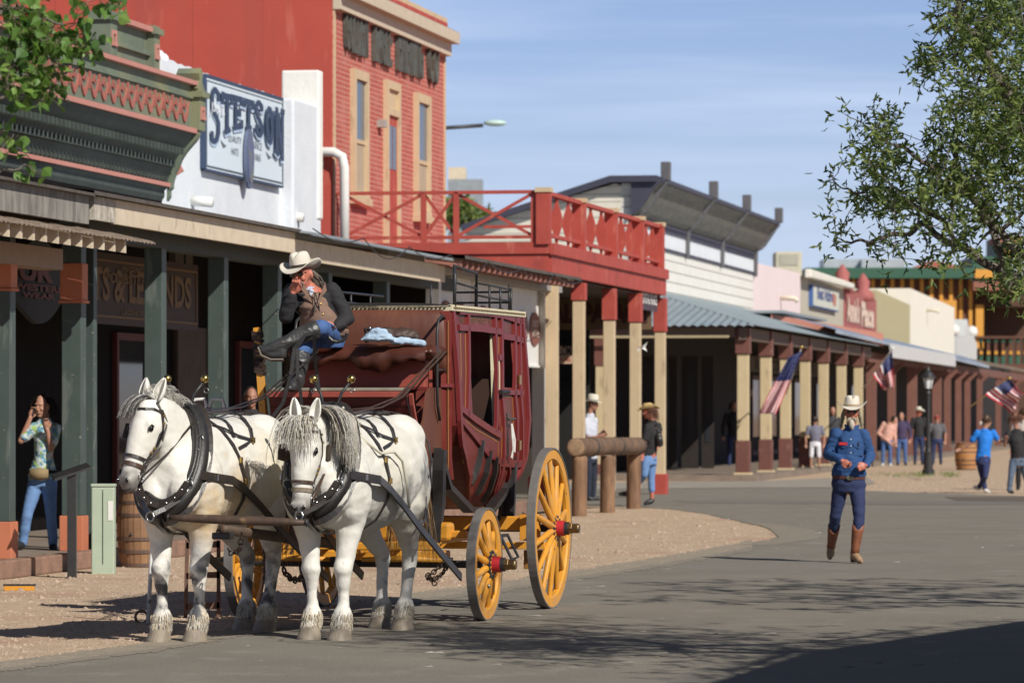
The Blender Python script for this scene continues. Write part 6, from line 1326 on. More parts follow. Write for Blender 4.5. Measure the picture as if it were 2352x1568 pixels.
# ================================================================ people
SKIN = mat('skin', (.46,.24,.16), .55, (.36,.17,.11), 12, .5); SKINR = mat('sunburnt_skin', (.50,.17,.11), .5, (.38,.11,.07), 10, .6); SKIND = mat('tanned_skin', (.36,.17,.11), .55, (.27,.12,.08), 12, .5)
def cloth(name, c, c2=None, sc=7): return mat(name, c, .85, c2, sc, .6, bump=.25, bscale=26)
def figure(name, label, px, py, J, top, legs, skin=SKIN, shoes=None, hair=None, sleeve='long', voxel=.014, face=(0,-1,0), k=1.0, cat='person', group=None, Y=None, z0=0, build=1.0, shorts=None, hairlen=.05, wr=.008, tuck=0):
    """J: joints given as (column, row, depth offset); py is the row of the ground (or seat level z0) under the person at depth Y"""
    if Y is None: Y = FPX*(HC-z0)/(py-HY)
    X0 = (px-CX)/FPX*Y; r = thing(name, label, cat, (X0, Y, z0), 0, group)
    def j(n):
        a = J[n]; y = Y+(a[2] if len(a) > 2 else 0); return V(((a[0]-CX)/FPX*y-X0, y-Y, HC+(HY-a[1])/FPX*y-z0))
    P = {n: j(n) for n in J if isinstance(J[n], tuple) and not n.startswith('hd')}; F = V(face).normalized(); UP = V((0,0,1)); B = build
    if 'up' in J: pass
    hd = P['head']; nk = P['neck']; upv = (hd-nk).normalized()*.5+UP; upv.normalize(); F = (F-upv*F.dot(upv)).normalized(); Lt = upv.cross(F)    # Lt: the person's left... sign only
    # --- body (skin), one surface
    m = MB(); s = k
    m.ell(hd+upv*.025*s, Lt*.076*s, F*.096*s, upv*.115*s)
    m.ell(hd-upv*.05*s+F*.018*s, Lt*.060*s, F*.075*s, upv*.075*s); m.ell(hd-upv*.098*s+F*.060*s, Lt*.030*s, F*.028*s, upv*.022*s)
    m.loft([(hd+upv*.03*s+F*.085*s, Lt*.010*s, upv*.012*s),(hd-upv*.022*s+F*.118*s, Lt*.018*s, upv*.014*s),(hd-upv*.036*s+F*.092*s, Lt*.020*s, upv*.012*s)], 8)
    m.ell(hd+upv*.036*s+F*.086*s, Lt*.055*s, F*.014*s, upv*.012*s); m.ell(hd-upv*.062*s+F*.090*s, Lt*.024*s, F*.010*s, upv*.010*s)
    for q in (1,-1):
        m.ell(hd+Lt*q*.078*s-F*.008*s, Lt*.012*s, F*.018*s, upv*.032*s); m.ell(hd-upv*.02*s+F*.070*s+Lt*q*.038*s, Lt*.022*s, F*.02*s, upv*.022*s)
    m.limb([(hd-upv*.07*s-F*.02*s,.052*s),(nk,.058*s)])
    ch = (P['shL']+P['shR'])/2; hp_ = (P['hipL']+P['hipR'])/2
    m.limb([(nk,.06*s),(ch-UP*.05,.10*s),(hp_,.12*s)])
    for q in 'LR':
        m.limb([(P['sh'+q],.045*s),(P['el'+q],.038*s),(P['ha'+q],.026*s)]); m.limb([(P['hip'+q],.075*s),(P['kn'+q],.05*s),(P['an'+q],.036*s)])
        # hand: palm, four bent fingers and a thumb
        d = (P['ha'+q]-P['el'+q]).normalized(); w = P['ha'+q]; hdv = J.get('hd'+q); d = V(hdv).normalized() if hdv else d
        n_ = d.cross(V((0,1,0))); n_ = n_.normalized() if n_.length > .2 else V((1,0,0)); e_ = d.cross(n_)
        m.ell(w+d*.045*s, n_*.040*s, e_*.018*s, d*.052*s, 10, 8)
        for i in range(4):
            b = w+d*.078*s+n_*(-.027+.018*i)*s; ln = (.060,.072,.068,.052)[i]*s; cu = J.get('curl',.5); e2 = e_*(-1 if e_.y > 0 else 1)
            m.limb([(b,.0088*s),(b+d*ln*.45+e2*ln*.15*cu,.0082*s),(b+d*ln*.72*(1-.2*cu)+e2*ln*.55*cu,.0074*s),(b+d*ln*(.9-.5*cu)+e2*ln*.85*cu,.0062*s)], 8)
        m.limb([(w+d*.02*s-n_*.03*s,.013*s),(w+d*.055*s-n_*.05*s,.0105*s),(w+d*.085*s-n_*.045*s+e_*.01*s,.008*s)], 8)
    organic(m, 'body', skin, r, voxel=voxel*.55, smooth=2)
    # --- top
    m = MB(); sv = (P['shL']-P['shR']); sw = sv.length/2; sd = sv.normalized(); fr = sd.cross(UP); fr = fr.normalized() if fr.length > .1 else V((0,-1,0))
    fr = fr if fr.dot(F) > 0 else -fr
    wm = (ch*.45+hp_*.55); 
    m.loft([(nk+UP*.015, sd*.066*s, fr*.066*s),(nk-UP*.03, sd*.10*s, fr*.085*s),(ch-UP*.015*s, sd*(sw*.93), fr*.095*s*B),(ch-UP*.13*s, sd*(sw*.98), fr*.135*s*B),(wm+fr*.02*(B-1)*5, sd*(sw*.86*B), fr*.135*s*B),(hp_+UP*(.06+tuck)*s+fr*.015, sd*(.155*s*B+.01), fr*.125*s*B),(hp_+UP*(-.02+tuck)*s, sd*.165*s*B, fr*.125*s*B)], 26)
    for q in 'LR':
        e = P['el'+q]; a = P['sh'+q]; w = P['ha'+q]
        if sleeve == 'long': m.limb([(a,.072*s),((a+e)/2,.066*s),(e,.060*s),((e+w)/2,.054*s),(w-(w-e).normalized()*.02,.040*s)], 14)
        elif sleeve == 'short': m.limb([(a,.070*s),(a+(e-a)*.35,.066*s),(a+(e-a)*.68,.064*s)], 14)
        else: m.limb([(a,.06*s)], 14)
    shirt = organic(m, 'shirt', top, r, voxel=voxel, smooth=4, wr=wr, ws=11)
    # --- legs
    m = MB(); m.loft([(hp_+UP*.09*s, sd*.150*s*B, fr*.115*s*B),(hp_+UP*.0*s, sd*.168*s*B, fr*.125*s*B),(hp_-UP*.09*s, sd*.168*s, fr*.12*s)], 22)
    for q in 'LR':
        a, b, c = P['hip'+q], P['kn'+q], P['an'+q]
        if shorts: m.limb([(a,.092*s),(a+(b-a)*shorts,.080*s)], 14)
        else: m.limb([(a,.094*s),((a+b)/2,.082*s),(b,.064*s),((b+c)/2,.060*s),(b+(c-b)*J.get('leg',.93),.054*s)], 14)
    organic(m, 'trousers', legs, r, voxel=voxel, smooth=5, wr=wr*.7, ws=6)
    for q in 'LR':
        if shoes is None: continue
        a = P['an'+q]; t = P['toe'+q]; m = MB(); d = (t-a); ang = V((d.x,d.y,0)); ang = ang.normalized() if ang.length > 1e-3 else F
        m.limb([(a+V((0,0,.0)),.046*s),(a+d*.2-V((0,0,.01)),.050*s),(a+d*.6,.046*s),(t,.034*s)], 12); organic(m, 'shoe', shoes, r, voxel=voxel*.7, smooth=2)
    if hair:
        m = MB(); rnd = random.Random(len(label)); n = int(J.get('nh',140))
        m.ell(hd+upv*.050*s-F*.024*s, Lt*.081*s, F*.092*s, upv*.106*s, 14, 10)
        for i in range(n):
            a = rnd.uniform(-1.75,1.75); e = rnd.uniform(.15,1.1); d0 = (-F*cos(a)+Lt*sin(a)).normalized(); p = hd+upv*.03*s+d0*.078*s*cos(e)+upv*.10*s*sin(e)
            lock(m, p, [d0*.5+upv*.1-UP*.2, d0*.15-UP, d0*.05-UP], hairlen*rnd.uniform(.7,1.15)+.05, .014, .004, 6, Lt, rnd)
        m.build('hair', hair, r, smooth=True)
    return r, P, dict(hd=hd, F=F, L=Lt, up=upv, sd=sd, fr=fr, ch=ch, hp=hp_, nk=nk)
def hat(r, c, F, L, up, mt, crown=.13, cr=.088, brim=.175, curl=.055, pinch=.02, band=None, dip=.03, s=1.0):
    """western hat: brim turned up at the sides, creased crown"""
    N = 48; m = MB(); vs = []; rings = [(cr*.98,0),(cr+.02,0),(cr+(brim-cr)*.5,.35),(brim*.93,.8),(brim,1.0)]
    def P_(rr, f, th, o=0):
        x, y = cos(th), sin(th)       # x: side, y: front
        z = curl*f*abs(x)**2.2-dip*f*abs(y)**3
        return c+L*(rr*x*(1-.12*f*abs(x)))*s+F*(rr*1.12*y)*s+up*(z+o)*s
    for o in (0,-.006):
        for rr, f in rings: vs += [P_(rr, f, 2*pi*k/N, o) for k in range(N)]
    R_ = len(rings); fs = []
    for a in range(R_-1):
        for k in range(N): fs.append((a*N+k,a*N+(k+1)%N,(a+1)*N+(k+1)%N,(a+1)*N+k)); b = R_+a; fs.append((b*N+k,(b+1)*N+k,(b+1)*N+(k+1)%N,b*N+(k+1)%N))
    for k in range(N): fs.append(((R_-1)*N+k,(R_-1)*N+(k+1)%N,(2*R_-1)*N+(k+1)%N,(2*R_-1)*N+k))
    m.add(vs, fs)
    prof_ = [(1.0,0),(.98,.3),(.94,.6),(.88,.82),(.74,.96),(.45,1.0),(.0,.98)]; vs = []; 
    for f, h_ in prof_:
        for k in range(N):
            th = 2*pi*k/N; x, y = cos(th), sin(th); z = h_*crown
            if h_ > .5: z -= pinch*(1-abs(x))**2*(h_-.3)*1.6; 
            q = cr*f*(1-(.18*max(0,y)*h_*abs(x)))
            vs.append(c+L*q*x*s+F*q*1.15*y*s+up*z*s)
    fs = [(a*N+k,a*N+(k+1)%N,(a+1)*N+(k+1)%N,(a+1)*N+k) for a in range(len(prof_)-1) for k in range(N)]
    m.add(vs, fs); h_ = m.build('hat', mt, r, smooth=True)
    if band: m = MB(); m.strap([c+L*cr*1.01*cos(2*pi*k/N)*s+F*cr*1.16*sin(2*pi*k/N)*s+up*.014*s for k in range(N+1)], .02*s, .006, [(L*cos(2*pi*k/N)+F*sin(2*pi*k/N)) for k in range(N+1)]); m.build('hat_band', band, h_)
    return h_
FELTW = mat('cream_felt', (.66,.61,.52), .85, (.58,.53,.44), 4, .4); STRAW = mat('straw', (.62,.44,.20), .85, (.40,.27,.11), 14, .8, bump=.5, bscale=60)
DENIM = cloth('denim_blue', (.065,.135,.33), (.04,.085,.22)); DENIMD = cloth('denim_dark', (.022,.035,.105), (.014,.02,.06)); DENIML = cloth('denim_light', (.15,.27,.50), (.10,.18,.36))
BLKC = cloth('black_cloth', (.016,.016,.018), (.026,.024,.024)); 
# ---------------- the man walking in blue
BLUES = cloth('blue_shirt', (.022,.075,.21), (.014,.05,.15))
J = dict(head=(1956,948,0), neck=(1956,982,.02), shL=(1983,998,0), shR=(1921,996,0), elL=(1999,1046,.03), elR=(1901,1042,.03), haL=(1989,1068,-.20), haR=(1934,1058,-.22), hdL=(-.75,-.3,-.30), hdR=(.85,-.35,-.45), curl=.8,
    hipL=(1967,1112,0), hipR=(1932,1110,0), knL=(1974,1186,-.10), knR=(1919,1184,.05), anL=(1963,1270,-.12), anR=(1909,1256,.34), toeL=(1976,1289,-.26), toeR=(1906,1279,.26), leg=.35)
r, P, D = figure('person', 'bearded man in blue shirt, jeans and cowboy hat walking alone in the road', 1945, 1293, J, BLUES, DENIMD, SKINR, None, None, face=(-.05,-1,-.12), voxel=.011, build=1.16, wr=.010, tuck=.10)
hd, F, L_, up = D['hd'], D['F'], D['L'], D['up']
hat(r, hd+up*.075, F, L_, (up+V((.06,-.02,0))).normalized(), FELTW, .120, .088, .19, .060, .03, mat('hat_band_tan', (.4,.3,.2), .7))
m = MB(); rnd = random.Random(5)
for i in range(120):
    s_ = rnd.choice((1,-1)); p = hd+L_*s_*rnd.uniform(.070,.086)-F*rnd.uniform(-.01,.07)+up*rnd.uniform(-.0,.05); m.m = rnd.choice((0,0,1)); lock(m, p, [L_*s_*.3-up, L_*s_*.15-up, -up+L_*s_*rnd.uniform(-.2,.5)], rnd.uniform(.12,.21), .016, .006, 7, F, rnd)
m.build('hair', [mat('hair_straw', (.42,.37,.27), .7), mat('hair_ash', (.30,.27,.20), .7)], r, smooth=True)
m = MB(); m.ell(hd+F*.100-up*.115, L_*.032, F*.022, up*.055)
for i in range(150):
    a = rnd.uniform(-1,1); p = hd+F*(.105-.02*abs(a))-up*(.075)+L_*a*.036; m.m = rnd.choice((0,0,1)); lock(m, p, [F*.4-up, -up+L_*(-a)*.25, -up+L_*(-a)*.2], rnd.uniform(.05,.11), .007, .002, 6, L_, rnd)
for i in range(80):
    s_ = rnd.choice((1,-1)); p = hd+F*.112-up*.045+L_*s_*rnd.uniform(.0,.03); m.m = rnd.choice((0,0,1)); lock(m, p, [L_*s_*.8-up*.5+F*.2, L_*s_*.4-up], rnd.uniform(.035,.065), .009, .002, 5, F, rnd)
m.build('beard', [mat('beard_cream', (.58,.52,.41), .75), mat('beard_straw', (.42,.36,.26), .75)], r, smooth=True)
m = MB(); 
for s_ in (1,-1): m.ell(hd+F*.094+up*.018+L_*s_*.034, L_*.028, F*.008, up*.018)
m.tube([hd+F*.098+up*.024+L_*.06, hd+F*.104+up*.024, hd+F*.098+up*.024-L_*.06], .004, 6); m.build('sunglasses', EYE, r, smooth=True)
fr, sd = D['fr'], D['sd']; ch, hpv = D['ch'], D['hp']
m = MB(); m.loft([(hpv+V((0,0,.095)), sd*.182, fr*.146),(hpv+V((0,0,.055)), sd*.186, fr*.149)], 28, cap=False); m.build('belt', LEA, r)
m = MB(); m.ell(hpv+V((0,0,.07))+fr*.160, sd*.045, fr*.012, V((0,0,.030))); m.build('belt_buckle', mat('buckle_metal', (.30,.28,.20), .35, metal=.8), r, smooth=True)
m = MB()
for i in range(6): m.ell(ch+(hpv-ch)*(.10+.135*i)+fr*(.112+.055*sin(pi*min(1,.25+i/7))), sd*.007, fr*.006, V((0,0,.007)))
m.build('shirt_button', WHITE, r, smooth=True)
for s_ in (1,-1):
    c = ch-V((0,0,.16))+fr*.150+sd*s_*.085; m = MB(); tl = lambda a,b,t: c+sd*a+V((0,0,b))+fr*(t-abs(a)*.0)-fr*.09*abs((s_*.085+a)/.185)**2.5
    m.prism([(-.055,-.07),(.055,-.07),(.055,.055),(-.055,.055)], tl, .0, .010); m.prism([(-.058,.03),(0,.005),(.058,.03),(.058,.062),(-.058,.062)], tl, .010, .016); m.build('shirt_pocket', BLUES, r)
s_ = 1 if D['sd'].x < 0 else -1
c = ch-V((0,0,.105))+fr*.155+sd*s_*.085; MB().beam(c-sd*.045, c+sd*.045, .018, .03).build('red_packet', RED, r); c2 = ch-V((0,0,.10))+fr*.158-sd*s_*.085; MB().beam(c2-V((0,0,.03)), c2+V((0,0,.03)), .012, .012).build('pen', IRON, r)
m = MB()
for s_ in (1,-1): c = D['nk']+fr*.075-V((0,0,.005)); m.prism([(0,.02),(s_*.085,.045),(s_*.075,-.02),(s_*.02,-.055)], lambda a,b,t: c+sd*a+V((0,0,b))+fr*(t-abs(a)*.35), 0, .012)
m.build('collar', BLUES, r)
MB().sphere(P['haR']+V((.075,-.05,-.05)), .018, 10, 7).build('held_lighter', IRON, r, smooth=True)
BOOTB = mat('boot_brown', (.25,.085,.035), .5, (.15,.05,.025), 6, .8, bump=.2); BOOTT = mat('boot_tan', (.36,.23,.13), .7, (.26,.16,.09), 8, .6)
for q in 'LR':
    a = P['an'+q]; kn = P['kn'+q]; t = P['toe'+q]; ax = (kn-a).normalized(); m = MB(); sx = V((1,0,0)); sy = ax.cross(sx).normalized()
    tp_ = a+ax*.315
    N = 26; vs = []; hs = [(.0,.050,.056),(.06,.048,.054),(.14,.056,.062),(.24,.064,.070),(.30,.068,.074)]
    for i, (h_, rx, ry) in enumerate(hs):
        for k_ in range(N):
            th = 2*pi*k_/N; dip = .045*(abs(cos(th))**3)*(i == 4) if False else .05*(1-abs(sin(th)))*(i == 4)
            vs.append(a+ax*(h_+.02*abs(cos(th))*(i==4)-.045*abs(sin(th))**4*(i==4))+sx*rx*cos(th)+sy*ry*sin(th))
    fs = [(i*N+k_, i*N+(k_+1)%N, (i+1)*N+(k_+1)%N, (i+1)*N+k_) for i in range(4) for k_ in range(N)]; m.add(vs, fs); o = m.build('boot', BOOTB, r, smooth=True); kk = o.modifiers.new('s','SOLIDIFY'); kk.thickness = .008
    d = (t-a); m = MB(); m.limb([(a+ax*.02,.050),(a+V((0,0,-.03)),.048),(a+d*.45+V((0,0,-.01)),.046),(a+d*.8,.040),(t,.030),(t+V((d.x,d.y,0))*.25,.018)], 14); f_ = organic(m, 'boot_foot', BOOTT, o, voxel=.008, smooth=3)
    dd = V((d.x,d.y,0)).normalized(); hh = a-dd*.03; MB().loft([(V((hh.x,hh.y,max(-.0,a.z-.10))), V((.032,0,0)), V((0,.034,0))),(V((hh.x,hh.y,a.z-.035)), V((.038,0,0)), V((0,.042,0)))], 14).build('boot_heel', mat('heel_dark', (.08,.05,.035), .6), o)
# ---------------- the coach driver
VEST = cloth('brown_vest', (.235,.145,.105), (.165,.10,.07))
J = dict(head=(695,633,0), neck=(712,664,.03), shL=(762,668,.05), shR=(672,668,0), elL=(797,732,.02), elR=(656,727,-.10), haL=(770,752,-.10), haR=(673,673,-.17), hdL=(-.9,-.2,-.1), hdR=(.28,-.30,.9), curl=.95,
    hipL=(762,772,.10), hipR=(722,775,.05), knL=(736,752,-.42), knR=(692,806,-.42), anL=(643,793,-.50), anR=(683,872,-.45), toeL=(607,804,-.50), toeR=(672,888,-.62), leg=.25)
r, P, D = figure('person', 'coach driver with grey moustache, cream hat and brown vest, legs crossed on the seat', 735, 800, J, BLKC, DENIM, SKINR, None, None, face=(-.50,-1,-.10), voxel=.010, Y=34.0, z0=2.17, build=1.12)
hd, F, L_, up = D['hd'], D['F'], D['L'], D['up']; fr, sd, ch, hpv, nk = D['fr'], D['sd'], D['ch'], D['hp'], D['nk']
hat(r, hd+up*.070, F, L_, (up+V((-.05,-.05,0))).normalized(), FELTW, .125, .086, .175, .055, .03, mat('hat_band_black', (.04,.035,.03), .4))
m = MB(); rnd = random.Random(9)
for i in range(130):
    p = hd-F*rnd.uniform(.02,.085)+L_*rnd.uniform(-.07,.07)+up*rnd.uniform(-.03,.03); m.m = rnd.choice((0,1,1)); lock(m, p, [-up*.7-F*.4+V((.5,0,0)), -up+V((.6,0,0)), V((.9,0,-.6))], rnd.uniform(.14,.22), .014, .008, 7, V((0,1,0)), rnd)
m.build('hair', [mat('hair_pepper', (.26,.23,.20), .6), mat('hair_brown_grey', (.14,.11,.085), .6)], r, smooth=True)
m = MB()
for i in range(130):
    s_ = rnd.choice((1,-1)); p = hd+F*.108-up*.040+L_*s_*rnd.uniform(.0,.03); m.m = rnd.choice((0,0,1)); lock(m, p, [L_*s_*.8-up*.3+F*.25, L_*s_*.6-up*.9, -up+L_*s_*.15], rnd.uniform(.05,.085), .011, .002, 6, F, rnd)
m.build('moustache', [mat('mous_cream', (.55,.48,.38), .75), mat('mous_grey', (.34,.29,.24), .75)], r, smooth=True)
m = MB()
for s_ in (1,-1): m.ell(hd+F*.094+up*.020+L_*s_*.034, L_*.030, F*.010, up*.020)
m.tube([hd+F*.098+up*.026+L_*.07-F*.05, hd+F*.104+up*.026, hd+F*.048+up*.026-L_*.07], .004, 6); m.build('sunglasses', EYE, r, smooth=True)
m = MB(); B_ = 1.12
wm = ch*.45+hpv*.55; sw = (P['shL']-P['shR']).length/2
m.loft([(nk-V((0,0,.035)), sd*.105, fr*.088),(ch-V((0,0,.01)), sd*(sw*.80), fr*.112),(ch-V((0,0,.13)), sd*(sw*.93), fr*.162),(wm+fr*.02, sd*(sw*.94), fr*.168),(hpv+V((0,0,.05))+fr*.02, sd*.20, fr*.160),(hpv-V((0,0,.0)), sd*.20, fr*.155)], 28); organic(m, 'vest', VEST, r, voxel=.010, smooth=3, wr=.008, ws=9)
cb = lambda t, o=.0: ch+(hpv-ch)*t+fr*(.128+.055*sin(pi*min(1,.2+t))+o)
m = MB(); m.strap([cb(.05,.0), cb(.3,.004), cb(.6,.004), cb(.9,.004)], .008, .006, fr); m.build('vest_seam', BLKC, r)
m = MB()
for t in (.30,.52,.74): m.ell(cb(t,.006)+sd*.02*(1 if sd.x > 0 else -1), sd*.010, fr*.006, V((0,0,.010)))
m.build('vest_button', BRASS, r, smooth=True)
m = MB()
for s_ in (1,-1): m.prism([(s_*.015,-.14),(s_*.085,.03),(s_*.10,-.03),(s_*.06,-.08)], lambda a,b,t: ch+V((0,0,b+.03))+sd*a+fr*(.145+t+.2*(-b)*.3), 0, .010)
m.build('lapel', VEST, r)
m = MB(); m.loft([(nk+V((0,0,.02)), sd*.066, fr*.070),(nk-V((0,0,.015)), sd*.082, fr*.086),(nk-V((0,0,.03)), sd*.074, fr*.08)], 20); c = nk+fr*.085; m.limb([(c-V((0,0,.02)),.022),(c+fr*.015-V((0,0,.05)),.028),(c+fr*.03-V((0,0,.10)),.032),(c+fr*.04-V((0,0,.15)),.020)], 10); m.limb([(c-V((0,0,.05)),.02),(c+sd*.035-V((0,0,.11)),.018)], 8); organic(m, 'neckerchief', cloth('kerchief', (.50,.54,.66), (.34,.38,.52), 30), r, voxel=.008, smooth=2)
BBOOT = mat('black_boot', (.022,.022,.024), .42, (.06,.058,.055), 7, .8, bump=.3, spec=.6)
for q in 'LR':
    a, kn, t = P['an'+q], P['kn'+q], P['toe'+q]; ax = (kn-a); m = MB()
    if q == 'L': tp_ = a+ax*.82; m.limb([(tp_,.078),(a+ax*.55,.072),(a+ax*.25,.058),(a,.052),(a+(t-a)*.5,.046),(t,.040),(t+V((-.03,0,.02)),.022)], 16); m.limb([(a,.05),(a+V((.015,0,-.07)),.040),(a+(t-a)*.6+V((0,0,-.045)),.036),(t,.035)], 14)
    else: tp_ = a+ax*.78; m.limb([(tp_,.080),(a+ax*.5,.074),(a+ax*.2,.060),(a-V((0,0,.02)),.056),(a+(t-a)*.5-V((0,0,.0)),.052),(t,.044),(t+V((-.02,-.06,-.01)),.026)], 16)
    organic(m, 'boot', BBOOT, r, voxel=.009, smooth=3, wr=.006, ws=14)
m = MB(); m.strap([P['anL']+V((.03,-.02,-.115)), P['anL']+(P['toeL']-P['anL'])*.55+V((0,-.02,-.095)), P['toeL']+V((-.02,-.01,-.045)), P['toeL']+V((-.05,0,.02))], .07, .010, (0.2,.2,1)); m.build('boot_sole', mat('sole_grey', (.20,.17,.14), .7), r)
MB().ell(P['haR']+V((.02,-.03,.09)), V((.012,0,0)), V((0,.008,0)), V((0,0,.008))).build('ring', STEEL, r, smooth=True)
m = MB(); m.tube([hd+L_*.08-up*.0, hd+F*.08-up*.10+L_*.03, ch+fr*.17-V((0,0,.02)), ch+fr*.18-V((0,0,.12))], .004, 6); m.tube([ch+fr*.18-V((0,0,.12)), ch+fr*.185-V((0,0,.17))], [.006,.014], 8); m.build('hat_cord', mat('cord', (.05,.04,.03), .7), r)
# reins in his hand and things on the seat
rr = thing('driving_reins', 'black leather driving reins looped from the driver hand down past the toe board', 'reins', Q(740,760,33.6)); OFF[rr] = V(Q(740,760,33.6))
m = MB()
for pts in ([(770,752,33.75),(700,770,33.4),(676,800,33.2),(668,860,33.0),(650,925,32.6),(622,962,32.2)], [(700,770,33.4),(682,800,33.2),(684,870,33.0),(690,900,32.7),(694,945,32.4)], [(722,770,33.3),(722,815,33.4),(728,860,33.5),(733,893,33.4)]):
    P3 = [Q(*p) for p in pts]; m.strap(P3, .026, .006, (.1,-1,.2))
m.tube([Q(775+22*cos(a), 765+20*sin(a), 33.7) for a in [k*pi/6 for k in range(9)]], .014, 8); m.build('rein_strap', BLACKL, rr)
rr = thing('folded_shirt', 'pale blue folded denim jacket lying on the coach seat', 'jacket', Q(880,785,34.0)); OFF[rr] = V(Q(880,785,34.0)); m = MB(); c = Q(868,782,33.95)
for k in range(5): m.loft([(c+V((-.13+.02*k,0,.006+.017*k)), V((.0,.08,0)), V((0,0,.012))),(c+V((0,0,.012+.017*k+.006*sin(k*2))), V((0,.10,0)), V((0,0,.02))),(c+V((.13-.015*k,0,.005+.017*k)), V((0,.08,0)), V((0,0,.012)))], 14)
m.limb([(c+V((.12,0,.0)),.03),(c+V((.25,.02,-.0)),.028),(c+V((.36,.02,-.02)),.024)], 10); organic(m, 'cloth', cloth('pale_denim', (.42,.55,.68), (.30,.42,.56)), rr, voxel=.010, smooth=1, wr=.010, ws=16)
rr = thing('leather_bag', 'dark brown leather bag slumped on the seat behind the folded jacket', 'bag', Q(900,768,34.1)); OFF[rr] = V(Q(900,768,34.1)); c = Q(890,770,34.12); m = MB(); m.loft([(c+V((-.18,0,.0)), V((0,.07,0)), V((0,0,.06))),(c+V((-.02,0,.01)), V((0,.09,0)), V((0,0,.05))),(c+V((.17,0,.0)), V((0,.08,0)), V((0,0,.06))),(c+V((.25,0,-.02)), V((0,.06,0)), V((0,0,.04)))], 14); organic(m, 'pouch', mat('bag_brown', (.07,.04,.03), .6, (.03,.02,.015), 9, .8), rr, voxel=.012, smooth=1, wr=.018, ws=12)
MB().sphere(c+V((-.14,-.05,.055)), .016, 8, 6).build('clasp', STEEL, rr, smooth=True)
# ================================================================ passers-by
HDK = [mat('hair_dark', (.025,.017,.013), .5)]; HBR = [mat('hair_brown', (.09,.045,.02), .5)]; HAU = [mat('hair_auburn', (.15,.055,.025), .5)]; SHB = mat('shoe_black', (.02,.02,.02), .5); SHW = mat('shoe_white', (.6,.6,.58), .6)
def floral():
    m = mat('floral_cloth', (.55,.62,.60), .8, (.10,.28,.40), 16, 1, bump=.2, contrast=(.44,.52)); speckle(m, 22, (.30,.45,.12), .56, .60); return m
def std(px, top, ground, w=.5, h=None, dy=0, lean=0):
    """upright figure joints: column, head row, ground row"""
    H_ = ground-top; f = lambda t: top+H_*t; s = H_*w*.22
    return dict(head=(px+lean,f(.065),dy), neck=(px+lean*.9,f(.145),dy+.02), shL=(px+lean*.7+s,f(.19),dy), shR=(px+lean*.7-s,f(.19),dy), elL=(px+s*1.45,f(.37),dy), elR=(px-s*1.45,f(.37),dy), haL=(px+s*1.4,f(.51),dy-.05), haR=(px-s*1.4,f(.51),dy-.05),
        hipL=(px+s*.5,f(.50),dy), hipR=(px-s*.5,f(.50),dy), knL=(px+s*.6,f(.73),dy-.03), knR=(px-s*.6,f(.73),dy-.03), anL=(px+s*.65,f(.955),dy), anR=(px-s*.65,f(.955),dy), toeL=(px+s*.7,f(.985),dy-.16), toeR=(px-s*.7,f(.985),dy-.16))
# woman on the boardwalk with a phone
J = dict(head=(98,934,0), neck=(102,962,.03), shL=(127,984,0), shR=(78,984,0), elL=(117,1030,-.12), elR=(48,1012,-.02), haL=(108,985,-.20), haR=(70,958,-.04), hdL=(-.1,-.2,1), hdR=(.35,-.1,.9),
    hipL=(112,1100,0), hipR=(84,1100,0), knL=(117,1180,0), knR=(62,1182,-.10), anL=(122,1252,.05), anR=(52,1248,-.05), toeL=(125,1262,-.1), toeR=(34,1256,-.22), leg=.98)
r, P, D = figure('person', 'woman in floral top and jeans phoning on the boardwalk between green posts', 95, 1262, J, floral(), DENIML, SKIN, SHB, HDK, 'short', voxel=.013, face=(-.6,-1,0), Y=46.5, z0=.17, k=.96, hairlen=.28)
MB().beam(P['haR']+V((.03,-.02,.02)), P['haR']+V((.05,-.02,.12)), .03, .015).build('phone', BLKC, r, bevel=.004)
m = MB(); c = D['hp']+D['fr']*.15+V((-.02,0,.06)); m.loft([(c-V((.10,0,0)), V((0,.04,0)), V((0,0,.05))),(c, V((0,.06,0)), V((0,0,.07))),(c+V((.10,0,0)), V((0,.04,0)), V((0,0,.05)))], 12); m.m = 1; m.loft([(D['hp']+V((0,0,.10)), D['sd']*.175, D['fr']*.14),(D['hp']+V((0,0,.06)), D['sd']*.178, D['fr']*.143)], 20, cap=False); m.build('waist_bag', [mat('bag_tan', (.28,.20,.10), .8), BLKC], r, smooth=True)
# man in sun hat by the balcony post
J = dict(head=(1361,928,0), neck=(1355,950,0), shL=(1366,966,.12), shR=(1344,968,-.12), elL=(1366,1006,.1), elR=(1350,1008,-.14), haL=(1382,994,-.05), haR=(1380,1000,-.16), hipL=(1362,1052,.1), hipR=(1350,1052,-.08), knL=(1364,1100,.1), knR=(1352,1100,-.08), anL=(1362,1141,.1), anR=(1352,1142,-.08), toeL=(1374,1146,.1), toeR=(1364,1148,-.08))
r, P, D = figure('person', 'man in pale sun hat and white shirt reading, behind the log hitching rail', 1357, 1150, J, cloth('white_lilac', (.58,.60,.68)), cloth('navy_trousers', (.02,.025,.045)), SKIND, SHB, None, 'short', face=(1,-.25,-.3), voxel=.016)
hat(r, D['hd']+D['up']*.065, D['F'], D['L'], D['up'], FELTW, .13, .10, .16, .0, .0, mat('band_grey', (.2,.2,.18), .7), dip=.03)
